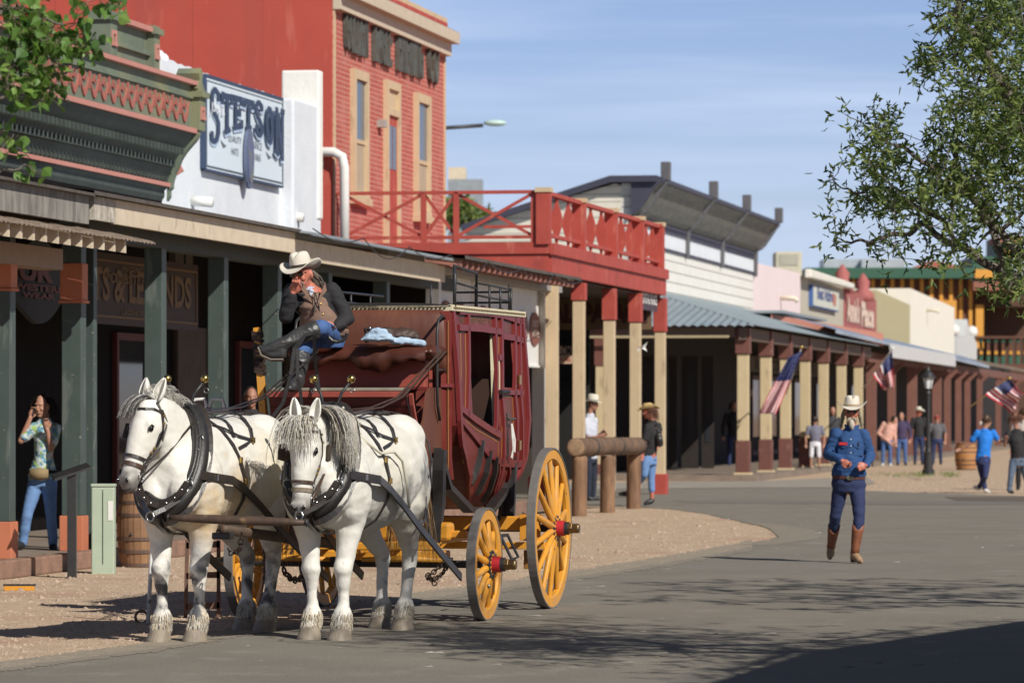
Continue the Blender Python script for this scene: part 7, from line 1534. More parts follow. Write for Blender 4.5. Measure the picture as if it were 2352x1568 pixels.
# woman in straw hat
J = dict(head=(1490,945,0), neck=(1498,966,0), shL=(1512,978,.08), shR=(1487,980,-.1), elL=(1512,1020,.1), elR=(1480,1018,-.12), haL=(1500,1045,.0), haR=(1476,1042,-.14), hipL=(1497,1056,.06), hipR=(1484,1056,-.06), knL=(1496,1100,.06), knR=(1480,1090,-.1), anL=(1498,1148,.05), anR=(1447,1132,.35), toeL=(1482,1156,.0), toeR=(1424,1134,.35), leg=.55)
r, P, D = figure('person', 'woman in curled straw hat, black top and rolled blue jeans leaning on the hitching rail', 1492, 1163, J, BLKC, DENIML, SKINR, SHB, HAU, 'short', face=(-1,-.3,-.2), voxel=.016, hairlen=.25)
hat(r, D['hd']+D['up']*.06, D['F'], D['L'], (D['up']+V((-.15,-.1,0))).normalized(), STRAW, .10, .09, .18, .07, .02)
m = MB(); m.limb([(D['ch']+V((.10,-.12,-.16)),.06),(D['ch']+V((.12,-.12,-.30)),.065)], 10); m.strap([D['ch']+V((.05,-.1,.05)), D['ch']+V((.12,-.16,-.1)), D['ch']+V((.10,-.15,-.3))], .02, .008, (0,1,0)); m.build('shoulder_bag', BLACKL, r, smooth=True)
# porch people
J = std(1686, 922, 1080, .5); figure('person', 'woman in black standing in the dark doorway behind the first cream post', 1686, 1080, J, BLKC, DENIMD, SKIN, SHB, HDK, 'long', face=(.4,-1,0), voxel=.02, Y=124.5, hairlen=.2)
J = std(1872, 958, 1080, .55); figure('person', 'child in grey shirt and white shorts between cream posts', 1872, 1080, J, cloth('grey_purple', (.18,.18,.24)), cloth('white_shorts', (.7,.7,.74)), SKIN, SHB, HDK, 'short', face=(.5,1,0), voxel=.018, Y=118.5, k=.85, shorts=1.0)
J = std(1912, 935, 1078, .5); figure('person', 'person in dark grey standing behind the walking man, under the cream porch', 1912, 1078, J, cloth('charcoal', (.05,.05,.055)), BLKC, SKIN, SHB, HDK, 'short', face=(.5,-1,0), voxel=.02, Y=127)
J = std(2036, 950, 1070, .5, lean=10); J['head'] = (2054,966,0); J['neck'] = (2048,975,0); J['haL'] = (2058,1018,-.1); J['haR'] = (2046,1018,-.2)
figure('person', 'person in pale pink jacket and jeans bending forward by a brown post', 2036, 1070, J, cloth('pale_pink', (.68,.38,.30)), DENIM, SKIN, SHW, HDK, 'long', face=(1,-.3,-.4), voxel=.02, Y=133, build=1.15)
J = std(2071, 948, 1069, .5); figure('person', 'woman in purple top and blue jeans carrying a tan bag beyond the pink jacket', 2071, 1069, J, cloth('purple_top', (.06,.04,.10)), DENIM, SKIN, SHB, HDK, 'long', face=(-.6,-1,0), voxel=.02, Y=136)
J = std(2110, 938, 1067, .45); r, P, D = figure('person', 'figure in black with pale cowboy hat beside the street lamp', 2110, 1067, J, BLKC, DENIMD, SKINR, SHB, None, 'long', face=(1,-.4,0), voxel=.02, Y=138)
hat(r, D['hd']+D['up']*.065, D['F'], D['L'], D['up'], FELTW, .12, .09, .18, .05, .02)
J = std(2152, 955, 1067, .55); r, P, D = figure('person', 'man in grey shirt and red cap seen from behind under the brown porch', 2152, 1067, J, cloth('grey_tee', (.12,.12,.13)), DENIMD, SKIN, SHB, None, 'short', face=(.2,1,0), voxel=.02, Y=138.5)
MB().ell(D['hd']+D['up']*.05, D['L']*.09, D['F']*.11, D['up']*.08).build('cap', cloth('cap_red', (.30,.04,.04)), r, smooth=True)
# boy in blue
J = dict(head=(2267,968,0), neck=(2262,985,0), shL=(2281,993,.02), shR=(2245,993,0), elL=(2293,1012,.1), elR=(2228,1018,.05), haL=(2305,1014,.2), haR=(2208,1032,.1), hdR=(-1,0,-.3), hipL=(2266,1056,0), hipR=(2250,1056,0), knL=(2263,1094,-.15), knR=(2256,1092,.1), anL=(2248,1120,.30), anR=(2263,1124,.0), toeL=(2238,1118,.2), toeR=(2272,1130,.10))
figure('person', 'boy in bright blue shirt and navy trousers walking away past the barrel', 2258, 1133, J, cloth('bright_blue', (.015,.21,.72)), cloth('navy_pants', (.02,.03,.10)), SKIN, SHW, HBR, 'short', face=(.75,.55,0), voxel=.015, k=.95, hairlen=.05)
J = dict(head=(2332,962,0), neck=(2335,985,0), shL=(2352,996,0), shR=(2316,996,0), elL=(2362,1028,0), elR=(2308,1022,.0), haL=(2360,1050,0), haR=(2310,1008,-.15), hipL=(2350,1060,0), hipR=(2328,1060,0), knL=(2356,1095,.1), knR=(2322,1094,-.1), anL=(2366,1124,.2), anR=(2318,1124,-.1), toeL=(2372,1130,.2), toeR=(2326,1132,.0), leg=.99)
figure('person', 'auburn haired woman in black top and blue grey jeans at the right edge', 2335, 1133, J, BLKC, cloth('slate_denim', (.10,.14,.20)), SKIN, SHB, HAU, 'short', face=(.5,1,0), voxel=.015, hairlen=.16)
J = std(2352, 938, 1125, .5); figure('person', 'brown haired person in pale top half hidden behind the auburn haired woman', 2352, 1125, J, cloth('pale_top', (.5,.42,.38)), BLKC, SKIN, SHB, HBR, 'short', face=(-.3,1,0), voxel=.018)
J = std(577, 892, 1230, .5); figure('person', 'dark haired person in black in the deep shade behind the left horse', 577, 1230, J, BLKC, BLKC, SKIND, SHB, HDK, 'long', face=(.2,-1,0), voxel=.018, Y=54.5, z0=.17)
# ================================================================ street furniture
LOG = mat('old_log', (.30,.17,.09), .85, (.12,.065,.04), 3, .95, bump=.6, bscale=10, stretch=(2.5,2.5,.5)); LOGH = mat('old_log_top', (.22,.13,.075), .85, (.09,.055,.035), 4, .95, bump=.6, bscale=12)
END = mat('log_end', (.36,.24,.14), .85, (.2,.12,.07), 14, .9)
r = thing('hitching_rail', 'heavy log hitching rail on three thick round posts behind the rear wheel', 'hitching rail', G(1395,1177)); OFF[r] = G(1395,1177)
def rough_log(pts, r_, n=20, seed=0):
    m = MB(); P = [V(p) for p in pts]; k = 14; out = []; rr = []
    for i in range(k+1):
        t = i/k*(len(P)-1); a = min(int(t), len(P)-2); out.append(P[a]+(P[a+1]-P[a])*(t-a)); rr.append(r_*(1+.05*noise.noise(V((i*.7,seed,0)))))
    m.tube(out, rr, n); return m
for px, py, top_ in ((1330,1185,1048),(1395,1177,1046),(1455,1168,1040)):
    g = G(px,py); zt = HC+(HY-top_)/FPX*g.y; rough_log([g-V((0,0,.1)), V((g.x+.01,g.y,zt))], .125, seed=px).build('post', LOG, r, smooth=True)
a, b = Q(1322,1027,68.7), Q(1467,1024,74.3); d = (b-a).normalized()
rough_log([a, (a+b)/2+V((0,0,.01)), b], .150, seed=3).build('rail', LOGH, r, smooth=True)
MB().ell(a-d*.002, d.orthogonal().normalized()*.145, d.cross(d.orthogonal().normalized())*.145, d*.02).build('rail_end', END, r, smooth=True)
for t in (.22,.62): c = a+(b-a)*t; m = MB(); o1 = d.orthogonal().normalized(); o2 = d.cross(o1); m.tube([c+o1*.158*cos(k*pi/8)+o2*.158*sin(k*pi/8) for k in range(16)], .012, 6, closed=True); m.build('wire_band', IRON, r, smooth=True)
def barrel(r, c, h, rad, m1):
    m = MB(); n = 28; m.m = 0
    m.lathe([(rad*.82,0)]+[(rad*(.82+.18*sin(pi*k/10)), h*k/10) for k in range(11)]+[(rad*.76,h),(rad*.74,h-.03),(0.001,h-.03)], c, n); o = m.build('staves', m1, r, smooth=False)
    for t in (.03,.2,.36,.66,.82,.96):
        R_ = rad*(.82+.18*sin(pi*t))+.004; m = MB(); m.lathe([(R_,h*t-.018),(R_+.004,h*t-.018),(R_+.004,h*t+.018),(R_,h*t+.018)], c, n); m.build('hoop', mat('rusty_hoop', (.09,.07,.06), .7, (.16,.08,.05), 9, .7), r)
    MB().sphere(V(c)+V((-rad*.35,-rad*.93,h*.42)), .018, 8, 6).build('bung', IRON, r)
def staves(name, c, c2):
    m = planks(name, c, c2, .75, .075, 'x', .08, .6); return m
g = G(327,1301); r = thing('barrel', 'weathered oak barrel with dark hoops standing below the left horse nose', 'barrel', g); OFF[r] = g
barrel(r, g, .85, .275, staves('oak_staves', (.36,.20,.10), (.17,.09,.05)))
g = G(2219,1079); r = thing('barrel', 'orange brown barrel beside the boy in the bright blue shirt', 'barrel', g); OFF[r] = g
barrel(r, g, .80, .33, staves('bright_staves', (.50,.24,.08), (.34,.15,.05)))
g = G(236,1317); r = thing('utility_box', 'pale green metal utility pedestal at the kerb by the barrel', 'utility box', g); OFF[r] = g
UG = mat('utility_green', (.42,.50,.38), .5, (.34,.41,.31), 4, .6); h = (1317-1113)/FPX*g.y
MB().box(g.x-.118,g.x+.118,g.y,g.y+.2,-.05,h-.02).build('cabinet', UG, r, bevel=.012); MB().box(g.x-.125,g.x+.125,g.y-.01,g.y+.21,h-.02,h+.01).build('lid', UG, r, bevel=.008); MB().box(g.x-.004,g.x+.004,g.y-.004,g.y,.1,h-.05).build('seam', IRON, r); MB().box(g.x+.055,g.x+.105,g.y-.006,g.y,.55,.75).build('notice', WHITE, r)
g = G(165,1327); r = thing('information_stand', 'black steel post with slanted plaque in front of the orange footed post', 'information sign', g); OFF[r] = g
h = (1327-1085)/FPX*g.y; MB().box(g.x-.045,g.x+.045,g.y-.02,g.y+.06,-.05,h).build('post', IRON, r, bevel=.004); m = MB(); m.add([(g.x-.16,g.y-.12,h-.06),(g.x+.19,g.y+.02,h+.06),(g.x+.12,g.y+.28,h+.10),(g.x-.22,g.y+.14,h-.02),(g.x-.16,g.y-.12,h-.085),(g.x+.19,g.y+.02,h+.035),(g.x+.12,g.y+.28,h+.075),(g.x-.22,g.y+.14,h-.045)], [(0,1,2,3),(7,6,5,4),(0,4,5,1),(1,5,6,2),(2,6,7,3),(3,7,4,0)]); m.build('plaque', IRON, r)
# boarding steps with white pipe rails on the far side of the team
g = G(440,1425); r = thing('boarding_steps', 'rusty boarding steps with worn white hand rails beyond the left horse', 'steps', g); OFF[r] = g
PW = mat('chipped_white_pipe', (.70,.68,.64), .6, (.12,.11,.10), 18, .95, contrast=(.36,.42)); RST = mat('rusted_frame', (.12,.07,.05), .8, (.2,.1,.06), 10, .7)
m = MB(); m.tube([Q(340,1431,33.7), Q(347,1290,33.72), Q(356,1128,33.8)], .016, 8); m.build('rail_post', PW, r, smooth=True)
for a, b in ((444,474),(482,515)):
    m = MB(); m.tube([Q(a,1000,34.8), Q(a,930,34.8), Q(a+4,917,34.8), Q(b-4,916,34.8), Q(b,930,34.8), Q(b,1010,34.8)], .014, 8); m.build('hand_rail', PW, r, smooth=True)
m = MB()
for px in (430,502): m.beam(Q(px,1240,34.6), Q(px+(-4 if px == 430 else 0),1424,34.6), .03, .03)
for py in (1252,1322,1392): m.beam(Q(428,py,34.6), Q(504,py-3,34.6), .03, .05)
m.build('frame', RST, r); MB().tube([Q(325+14*cos(k*pi/8),1416+14*sin(k*pi/8),33.8) for k in range(16)], .012, 6, closed=True).build('wheel', RST, r, smooth=True)
# street lamp
g = G(2132,1090); r = thing('street_lamp', 'black Victorian street lamp with white glass lantern in front of the brown posts', 'street lamp', g); OFF[r] = g
s = g.y/FPX; H = lambda py: (1090-py)*s
m = MB(); m.lathe([(.17,0),(.17,.12),(.13,.16),(.12,.55),(.14,.58),(.09,.64),(.075,.72),(.055,1.1),(.05,H(905)),(.08,H(903)),(.05,H(898)),(.05,H(892))], g, 16); m.build('column', IRON, r, smooth=False)
m = MB(); m.lathe([(.085,H(892)),(.15,H(868))], g, 6); m.build('lantern', mat('opal_glass', (.75,.78,.80), .2), r)
m = MB()
for k in range(6): a_ = k*pi/3; m.beam(g+V((.088*cos(a_),.088*sin(a_),H(892))), g+V((.155*cos(a_),.155*sin(a_),H(868))), .016, .016)
m.lathe([(.20,H(868)),(.20,H(866)),(.11,H(855)),(.05,H(850)),(.03,H(846)),(.01,H(838))], g, 12); m.build('lantern_frame', IRON, r)
# flags
FR_, FW_, FB_ = cloth('flag_red', (.48,.02,.035)), cloth('flag_white', (.72,.70,.68)), cloth('flag_blue', (.02,.03,.12))
def flag(label, Yd, staff, A_, B_, C_, D_, staffmat, fin=None, wav=.05, full=False):
    """A: hoist end at the canton, B: other hoist end, C: fly edge from B, D: fly edge from A (pixel columns and rows)"""
    a, b, c, d = (Q(p[0],p[1],Yd+(p[2] if len(p) > 2 else 0)) for p in (A_,B_,C_,D_)); g0 = V((a.x, Yd, a.z)); r = thing('flag', label, 'flag', g0, 0, 'flags on the porch posts'); OFF[r] = g0
    NS, NT = 34, 26; m = MB(); P = lambda u, v: (a*(1-u)*(1-v)+b*(1-u)*v+c*u*v+d*u*(1-v))+V((0,wav*(1.2*sin(v*9+u*3)+.7*sin(v*17-u*2))*(.35+u),wav*.35*sin(u*7+v*4)*u))
    vs = [P(i/NS, k/NT) for i in range(NS+1) for k in range(NT+1)]; m.v = vs
    for i in range(NS):
        for k in range(NT):
            st = int(k/2); m.f.append((i*(NT+1)+k, i*(NT+1)+k+1, (i+1)*(NT+1)+k+1, (i+1)*(NT+1)+k)); m.mi.append(2 if (i < NS*.42 and (full or k < 14)) else (0 if st % 2 == 0 else 1))
    o = m.build('cloth', [FR_, FW_, FB_], r, smooth=True); k_ = o.modifiers.new('s','SOLIDIFY'); k_.thickness = .006
    m = MB()
    for i in range(6):
        for k in range(5):
            u, v = .035+.062*i, (.10+.18*k if full else .05+.10*k); p = P(u, v); q1 = (P(u+.012,v)-p); q2 = (P(u,v+.02)-p); nn_ = q1.cross(q2).normalized()*.008
            for sg in (1,-1):
                pts = [p+(q1*cos(2*pi*j/10)+q2*sin(2*pi*j/10))*(1.0 if j % 2 == 0 else .45)+nn_*sg for j in range(10)]; m.add(pts, [tuple(range(10))])
    m.build('stars', FW_, o)
    s0, s1 = Q(staff[0][0],staff[0][1],Yd+staff[0][2]), Q(staff[1][0],staff[1][1],Yd+staff[1][2]); MB().tube([s0, s1], .018, 8).build('staff', staffmat, r, smooth=True)
    MB().sphere(s1, .045, 10, 8).build('finial', BRASS if fin is None else fin, r, smooth=True); return r
flag('flag drooping diagonally in front of the second and third cream posts', 103.5, [(1806,905,3.0),(1841,797,0)], (1843,806), (1812,820), (1743,946), (1781,955,-.3), WHITE, wav=.07, full=True)
flag('flag on a white staff hanging between the last cream post and brown post', 118, [(1982,892,8),(2050,800,0)], (2049,806), (2005,862), (2028,893), (2053,893,-.3), WHITE, WHITE, wav=.10)
flag('dark flag on a yellow staff at the right edge above the strolling pair', 105, [(2230,932,4),(2318,868,0)], (2317,870), (2262,905), (2325,948), (2350,905,-.5), mat('staff_yellow', (.55,.40,.12), .6), wav=.08)
for px, py in ((1476,795),(2260,965)):
    r = thing('cloth_scrap', 'white rag tied to the third balcony post' if px < 2000 else 'white rag tied to a far brown post', 'rag', Q(px,py,83 if px < 2000 else 150)); OFF[r] = Q(px,py,83 if px < 2000 else 150); c = OFF[r]; k = 1 if px < 2000 else 1.4
    m = MB(); m.add([c+V((-.10*k,0,-.04)), c+V((.0,-.04,.0)), c+V((.10*k,0,.09*k)), c+V((.05*k,.02,-.02)), c+V((.09*k,0,-.10*k)), c+V((-.03,.0,-.03)), c+V((-.09*k,.02,-.12*k))], [(0,1,3,5),(1,2,3),(3,4,5),(0,5,6)]); m.build('cloth', WHITE, r)
# ================================================================ stones, litter and tufts
rnd = random.Random(21); m = MB()
def stone(m, p, s):
    pr = [V((rnd.gauss(0,1),rnd.gauss(0,1),rnd.gauss(0,.6))).normalized()*s*rnd.uniform(.7,1.2) for _ in range(6)]
    vs = [V((s*rnd.uniform(.7,1.2),0,0)),V((0,s*rnd.uniform(.7,1.2),0)),V((-s*rnd.uniform(.7,1.2),0,0)),V((0,-s*rnd.uniform(.7,1.2),0)),V((0,0,s*.7)),V((0,0,-s*.3))]; a = rnd.uniform(0,6); c_, s_ = cos(a), sin(a)
    vs = [V((v.x*c_-v.y*s_, v.x*s_+v.y*c_, v.z))+p for v in vs]; m.add(vs, [(0,1,4),(1,2,4),(2,3,4),(3,0,4),(1,0,5),(2,1,5),(3,2,5),(0,3,5)])
def inpoly(x, y, poly):
    c_ = False; j = len(poly)-1
    for i in range(len(poly)):
        if (poly[i][1] > y) != (poly[j][1] > y) and x < (poly[j][0]-poly[i][0])*(y-poly[i][1])/(poly[j][1]-poly[i][1])+poly[i][0]: c_ = not c_
        j = i
    return c_
grav = [(0,1325),(210,1300),(600,1250),(1250,1165),(1500,1170),(1640,1180),(1700,1200),(1780,1225),(1730,1245),(1560,1278),(1300,1318),(950,1368),(800,1398),(600,1438),(350,1482),(180,1504),(0,1528)]
k = 0
while k < 5200:
    px, py = rnd.uniform(0,1880), rnd.uniform(1160,1530)
    if inpoly(px, py, grav): stone(m, G(px,py), rnd.uniform(.006,.016)*(2.2 if rnd.random() < .06 else 1)*(1+(1530-py)/500)); k += 1
for _ in range(500): px, py = rnd.uniform(1500,1990), rnd.gauss(1205,22); stone(m, G(px,max(1165,py)), rnd.uniform(.008,.02))
for _ in range(1300):
    px = rnd.uniform(0,1850); py = interp(px, [(0,1528),(180,1504),(350,1482),(600,1438),(950,1368),(1300,1318),(1560,1278),(1850,1235)])+abs(rnd.gauss(0,9)); stone(m, G(px,py), rnd.uniform(.006,.013))
for _ in range(900): px, py = rnd.uniform(1990,2360), rnd.uniform(1088,1130); stone(m, G(px,py), rnd.uniform(.015,.035))
tag(m.build('pebbles', mat('pebble', (.52,.40,.30), .9, (.28,.20,.15), 3, 1), None), 'loose tan pebbles scattered over the gravel verge', 'pebbles', kind='stuff')
m = MB(); 
for _ in range(70): px, py = rnd.uniform(600,2352), rnd.uniform(1200,1560); g = G(px,py); a = rnd.uniform(-.5,.5); l_ = rnd.uniform(.02,.07); m.add([g+V((-l_,0,.009)), g+V((l_,a*.02,.009)), g+V((l_*.6,.02,.018)), g+V((-l_*.5,.03,.012))], [(0,1,2,3)])
tag(m.build('litter', mat('dry_leaf_litter', (.5,.47,.42), .9, (.1,.07,.05), 1, 1), None), 'small dry leaf litter and chips scattered on the asphalt', 'litter', kind='stuff')
g = G(36,1356); r = thing('timber_offcut', 'short yellow and black timber offcut lying on the gravel at lower left', 'timber', g); OFF[r] = g
MB().box(g.x-.11,g.x+.17,g.y,g.y+.09,.0,.045).build('block', YEL, r, bevel=.005); MB().box(g.x-.12,g.x+.18,g.y+.0,g.y+.10,.046,.06).build('rubber', IRON, r)
m = MB()
for _ in range(300):
    px = rnd.choice((rnd.gauss(2120,18),rnd.gauss(2060,30),rnd.gauss(2180,10))); g = G(px, rnd.uniform(1086,1096)); h = rnd.uniform(.04,.11); m.add([g+V((-.01,0,0)), g+V((.01,0,0)), g+V((rnd.uniform(-.05,.05),0,h))], [(0,1,2)])
tag(m.build('grass', mat('verge_grass', (.14,.17,.05), .9), None), 'thin green grass tufts round the street lamp base', 'grass', kind='stuff')
# ================================================================ trees
def grow(name, label, cat, root, main, tips, leafn, lsize, mleaf, mbark, seed, leaf_kind='narrow', rtrunk=.16, sagf=.06, twig=.012):
    """branches reach out from the main limbs to the tips; leaves hang in tufts round each twig end"""
    rnd = random.Random(seed); r = thing(name, label, cat, root); OFF[r] = V(root)
    nodes = []; segs = []
    for pl, r0, r1 in main:
        P = [V(p) for p in pl]; N = 8*(len(P)-1); prev = None
        for i in range(N+1):
            t = i/N*(len(P)-1); a = min(int(t), len(P)-2); f = t-a; p = P[a].lerp(P[a+1], f)+V((noise.noise(V((i*.31,seed,1)))*.06,noise.noise(V((i*.31,seed,5)))*.06,noise.noise(V((i*.3,seed,9)))*.06)); rr = r0+(r1-r0)*i/N
            nodes.append((p, rr)); 
            if prev is not None: segs.append(([prev[0], p], [prev[1], rr]))
            prev = (p, rr)
    base = V(root)+V((0,0,2)); T = sorted([V(t) for t in tips], key=lambda p: min((p-n[0]).length for n in nodes))
    ends = []
    for t in T:
        n = min(nodes, key=lambda q: (q[0]-t).length+(.0 if q[1] > .02 else .15)); d = t-n[0]
        if d.length < .05: ends.append((t, V((0,0,1)))); continue
        k = max(3, int(d.length/.12)); pts = []; bow = V((rnd.uniform(-1,1),rnd.uniform(-1,1),rnd.uniform(-.3,1)))*d.length*.12; rr0 = min(n[1]*.7, twig+.010*d.length)
        for i in range(k+1): f = i/k; pts.append(n[0]+d*f+bow*sin(pi*f)+V((rnd.gauss(0,.012),rnd.gauss(0,.012),rnd.gauss(0,.012)))*(0 < i < k))
        rad = [rr0+(.003-rr0)*i/k for i in range(k+1)]; segs.append((pts, rad)); nodes += [(pts[i], rad[i]) for i in range(1,k+1)]; ends.append((t, (pts[-1]-pts[-2]).normalized()))
        if d.length > .4: ends.append((pts[k*2//3], bow.normalized()))
    m = MB()
    for pts, rad in segs: m.tube(pts, rad, 7)
    m.build('trunk', mbark, r, smooth=True)
    m = MB()
    for p, d in ends:
        for _ in range(leafn):
            if leaf_kind == 'narrow':
                o = p+V((rnd.gauss(0,.05),rnd.gauss(0,.05),rnd.gauss(0,.05))); ax_ = (d*.5+V((rnd.gauss(0,1),rnd.gauss(0,1),rnd.gauss(.1,.7)))).normalized(); sd_ = ax_.cross(V((rnd.gauss(0,1),rnd.gauss(0,1),rnd.gauss(0,1)))).normalized(); L_ = lsize*rnd.uniform(.7,1.3)
                for j in range(3):
                    q = o+ax_*L_*.35*j; a_ = (ax_+sd_*(0,.9,-.9)[j]).normalized() if j else ax_; b_ = a_.cross(sd_.cross(ax_)).normalized()*L_*.17; nn_ = a_.cross(b_).normalized()*L_*.06
                    m.m = rnd.choice((0,0,1,2)); m.add([q, q+a_*L_*.45+b_-nn_, q+a_*L_, q+a_*L_*.45-b_-nn_, q+a_*L_*.45+nn_], [(0,1,4),(1,2,4),(2,3,4),(3,0,4)])
            else:
                o = p+V((rnd.gauss(0,.045),rnd.gauss(0,.05),rnd.gauss(0,.045))); L_ = lsize*rnd.uniform(.6,1.2); ax_ = V((rnd.gauss(0,.6),rnd.gauss(0,.6),-rnd.uniform(.2,1))).normalized(); sd_ = ax_.cross(V((rnd.gauss(0,1),rnd.gauss(0,1),rnd.gauss(0,1)))).normalized(); nn_ = ax_.cross(sd_)
                m.m = rnd.choice((0,0,1,2)); pl = [(0,0),(.12,.30),(.34,.46),(.58,.36),(.80,.16),(1.06,0),(.80,-.16),(.58,-.36),(.34,-.46),(.12,-.30)]
                m.add([o+ax_*a_*L_+sd_*b_*L_+nn_*(abs(b_)*.25-.05*a_)*L_ for a_, b_ in pl]+[o+ax_*.5*L_], [(j,(j+1)%10,10) for j in range(10)])
                m.m = 3; m.tube([p, (p+o)/2+V((0,0,.01)), o+ax_*.02], .0016, 4)
    m.build('crown', mleaf, r, smooth=False); return r
def leafmat(name, c):
    m = mat(name, c, .5, tuple(x*.7 for x in c), 3, .6, spec=.4); b = m.node_tree.nodes['Principled BSDF']
    t = m.node_tree; tr = t.nodes.new('ShaderNodeBsdfTranslucent'); tr.inputs[0].default_value = (c[0]*1.3,c[1]*1.6,c[2]*.8,1); ms = t.nodes.new('ShaderNodeMixShader'); ms.inputs[0].default_value = .28
    o = [n for n in t.nodes if n.type == 'OUTPUT_MATERIAL'][0]; t.links.new(b.outputs[0], ms.inputs[1]); t.links.new(tr.outputs[0], ms.inputs[2]); t.links.new(ms.outputs[0], o.inputs[0]); return m
LG = [leafmat('leaf_green', (.15,.20,.055)), leafmat('leaf_dark', (.07,.11,.035)), leafmat('leaf_light', (.26,.31,.09))]
LG2 = [leafmat('cotton_leaf', (.12,.23,.045)), leafmat('cotton_dark', (.07,.15,.035)), leafmat('cotton_light', (.20,.32,.07)), leafmat('stem_green', (.2,.2,.08))]
BARK = mat('grey_bark', (.20,.17,.14), .9, (.10,.08,.065), 12, .8, bump=.5)
YT = 27.0
def T_(px, py, dy=0): return Q(px, py, YT+dy)
rnd = random.Random(31); tips = []
crown = [(2160,-40),(2135,60),(2125,150),(2155,230),(2120,330),(2150,390),(2095,420),(2070,330),(2045,250),(1955,250),(1945,262),(1985,330),(1990,400),(1960,440),(1930,480),(1925,560),(1965,600),(2020,560),(2060,615),(2130,625),(2210,640),(2352,700),(2500,720),(2900,650),(3100,200),(3000,-500),(2500,-900),(2200,-500)]
while len(tips) < 1150:
    px, py = rnd.uniform(1900,3100), rnd.uniform(-900,720)
    if not inpoly(px, py, crown): continue
    dens = 1.0 if (px < 2400 and py > -80) else .30
    if px < 2110: dens = .8
    if py > 480: dens *= .35
    if rnd.random() > dens: continue
    dy = rnd.gauss(0,.9); tips.append(T_(px, py, dy))
for px, py in ((1903,412),(1912,490),(1918,558),(1940,262),(1975,300),(2115,175),(2140,95),(2135,40),(1950,372),(2000,585),(2035,262)): tips.append(T_(px, py, rnd.uniform(-.2,.2)))
for _ in range(330):
    t = rnd.uniform(0,2); a, b = (V((1.33,26.2,0)),V((2.1,29.4,0))) if t < 1 else (V((2.1,29.4,0)),V((4.04,33.7,0))); f = t % 1; z = rnd.uniform(4.35,5.2)
    q = a.lerp(b, f)+V((rnd.gauss(-.05,.25), rnd.gauss(.1,.35), 0)); q = V(src(q.x, q.y, z)+(0,))
    if HY-(z-HC)*FPX/q.y < -40: q.z = z; tips.append(q)
root = T_(2760, 950); root.z = 0
main = [([root, root+V((.0,0,1.6)), T_(2620,640), T_(2480,420)], .15, .05), ([T_(2620,640), T_(2480,700), T_(2350,668), T_(2235,585), T_(2120,520), T_(2020,548), T_(1935,560)], .048, .006),
        ([T_(2480,700), T_(2330,560), T_(2200,440), T_(2090,350), T_(1990,300)], .034, .005), ([T_(2480,420), T_(2330,230), T_(2230,80), T_(2160,-60)], .07, .01), ([T_(2480,420,.3), T_(2480,100,.5), T_(2520,-300,.6)], .07, .015), ([T_(2480,420,-.3), T_(2700,150,-.5), T_(2820,-150,-.4)], .07, .015),
        ([T_(2235,585), T_(2110,470), T_(2010,430), T_(1960,445), T_(1905,410)], .018, .003), ([T_(2350,668), T_(2200,400,.3), T_(2180,250,.4)], .03, .008), ([T_(2620,640), (5.6,25,4.6), (5.2,23,4.7), (4.9,21.6,4.6)], .05, .01), ([T_(2480,420), (5.9,26,4.7), (7.0,28,4.8)], .05, .01)]
grow('tree', 'leafy green tree reaching in from the right edge across the sky', 'tree', root, main, tips, 11, .052, LG, BARK, 5)
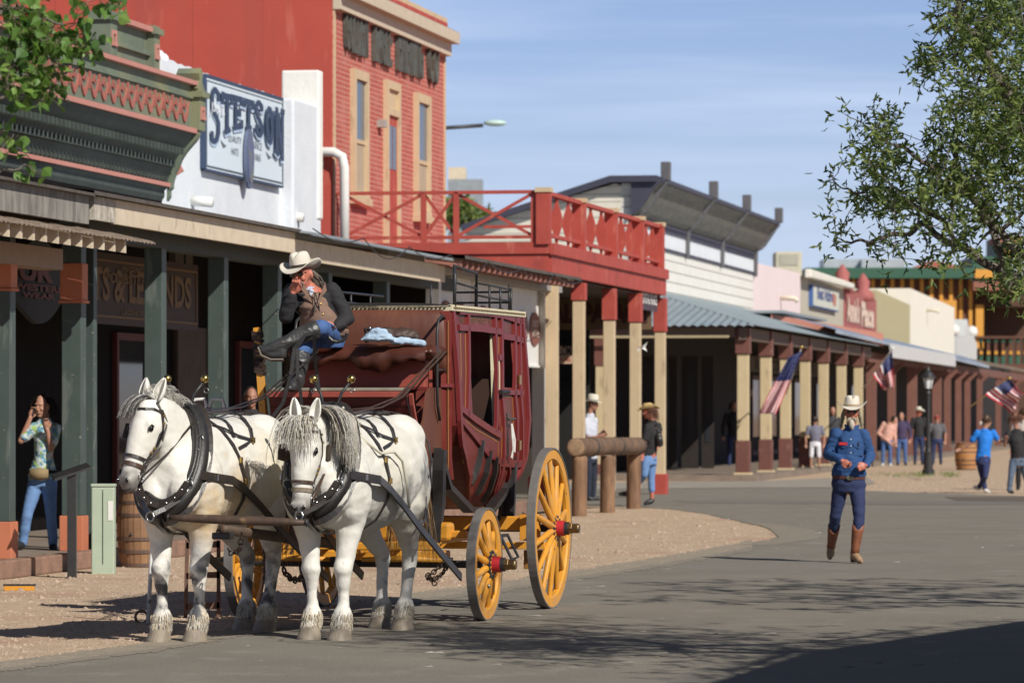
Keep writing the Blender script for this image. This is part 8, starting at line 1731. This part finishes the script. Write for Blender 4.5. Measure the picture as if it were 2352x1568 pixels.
# the second tree is beyond the right edge: its crown throws the streaks on the road
tips = []; rnd = random.Random(8)
while len(tips) < 240:
    p = V((rnd.uniform(5.2,9.5), rnd.uniform(31.0,36.6), rnd.uniform(4.1,6.3))); 
    if p.x < p.y*.125+.25 or (p.x < 6 and rnd.random() > (p.x-4.9)/1.8): continue
    tips.append(p)
grow('tree', 'tree standing just beyond the right edge beside the road', 'tree', (8.5,33,0), [([(8.5,33,0),(8.4,33,2.5),(7.5,33,4.2)], .16,.08), ([(7.5,33,4.2),(6.4,32.5,4.8),(5.3,32.4,5.1)], .06,.01), ([(7.5,33,4.2),(6.6,34,5.0),(5.6,34.4,5.4)], .06,.01), ([(7.5,33,4.2),(8.4,32,5.5)], .07,.02)], tips, 13, .07, LG, BARK, 6)
# leafy twigs at the top left corner
YL = 23.0; rnd = random.Random(4); tips = []
def TL_(px, py, dy=0): return Q(px, py, YL+dy)
for (cx, cy_, sx, sy, n) in ((40,30,45,35,34),(90,70,50,35,24),(30,110,30,45,24),(150,110,45,22,22),(185,100,22,22,12),(100,160,45,22,16),(30,190,30,28,16),(70,215,40,20,12),(105,190,25,15,7),(10,300,14,18,4),(18,325,10,10,2),(70,382,14,16,4),(275,8,14,14,4),(240,5,14,6,3),(190,15,20,8,4)):
    for _ in range(n): tips.append(TL_(rnd.gauss(cx,sx*.6), rnd.gauss(cy_,sy*.6), rnd.gauss(0,.15)))
r0 = TL_(-500, 950); r0.z = 0
grow('cottonwood_tree', 'broad leaved green branch dipping into the top left corner', 'tree', r0, [([r0, r0+V((.1,0,2.0)), TL_(-380,200), TL_(-250,60)], .16, .08), ([TL_(-380,200), TL_(-150,140), TL_(40,165), TL_(180,165)], .03, .004), ([TL_(-250,60), TL_(-80,20), TL_(60,30), TL_(160,60)], .03, .004), ([TL_(-250,60), TL_(60,-60), TL_(250,-30), TL_(280,5)], .025, .003), ([TL_(-380,200), TL_(-200,330), TL_(-40,400), TL_(68,378)], .015, .003), ([TL_(-380,200), TL_(-100,230), TL_(30,235), TL_(120,205)], .02, .003), ([TL_(-380,200),TL_(-120,300),TL_(15,310)], .012, .003)], tips, 3, .070, LG2, BARK, 9, 'broad', twig=.006)
# distant greenery behind the balcony rail
rnd = random.Random(77); b0 = Q(1040,950,180)
tp_ = [Q(rnd.gauss(1042,14), rnd.gauss(490,12), 180+rnd.gauss(0,1)) for _ in range(90)]+[Q(rnd.gauss(1090,12), rnd.gauss(500,6), 180+rnd.gauss(0,1)) for _ in range(50)]
grow('distant_tree', 'small green treetops behind the red balcony cross rails', 'tree', (b0.x,180,0), [([(b0.x,180,0), Q(1042,500,180)], .2, .08), ([Q(1042,520,180), Q(1090,505,180)], .1, .05)], tp_, 8, .30, LG, BARK, 3)
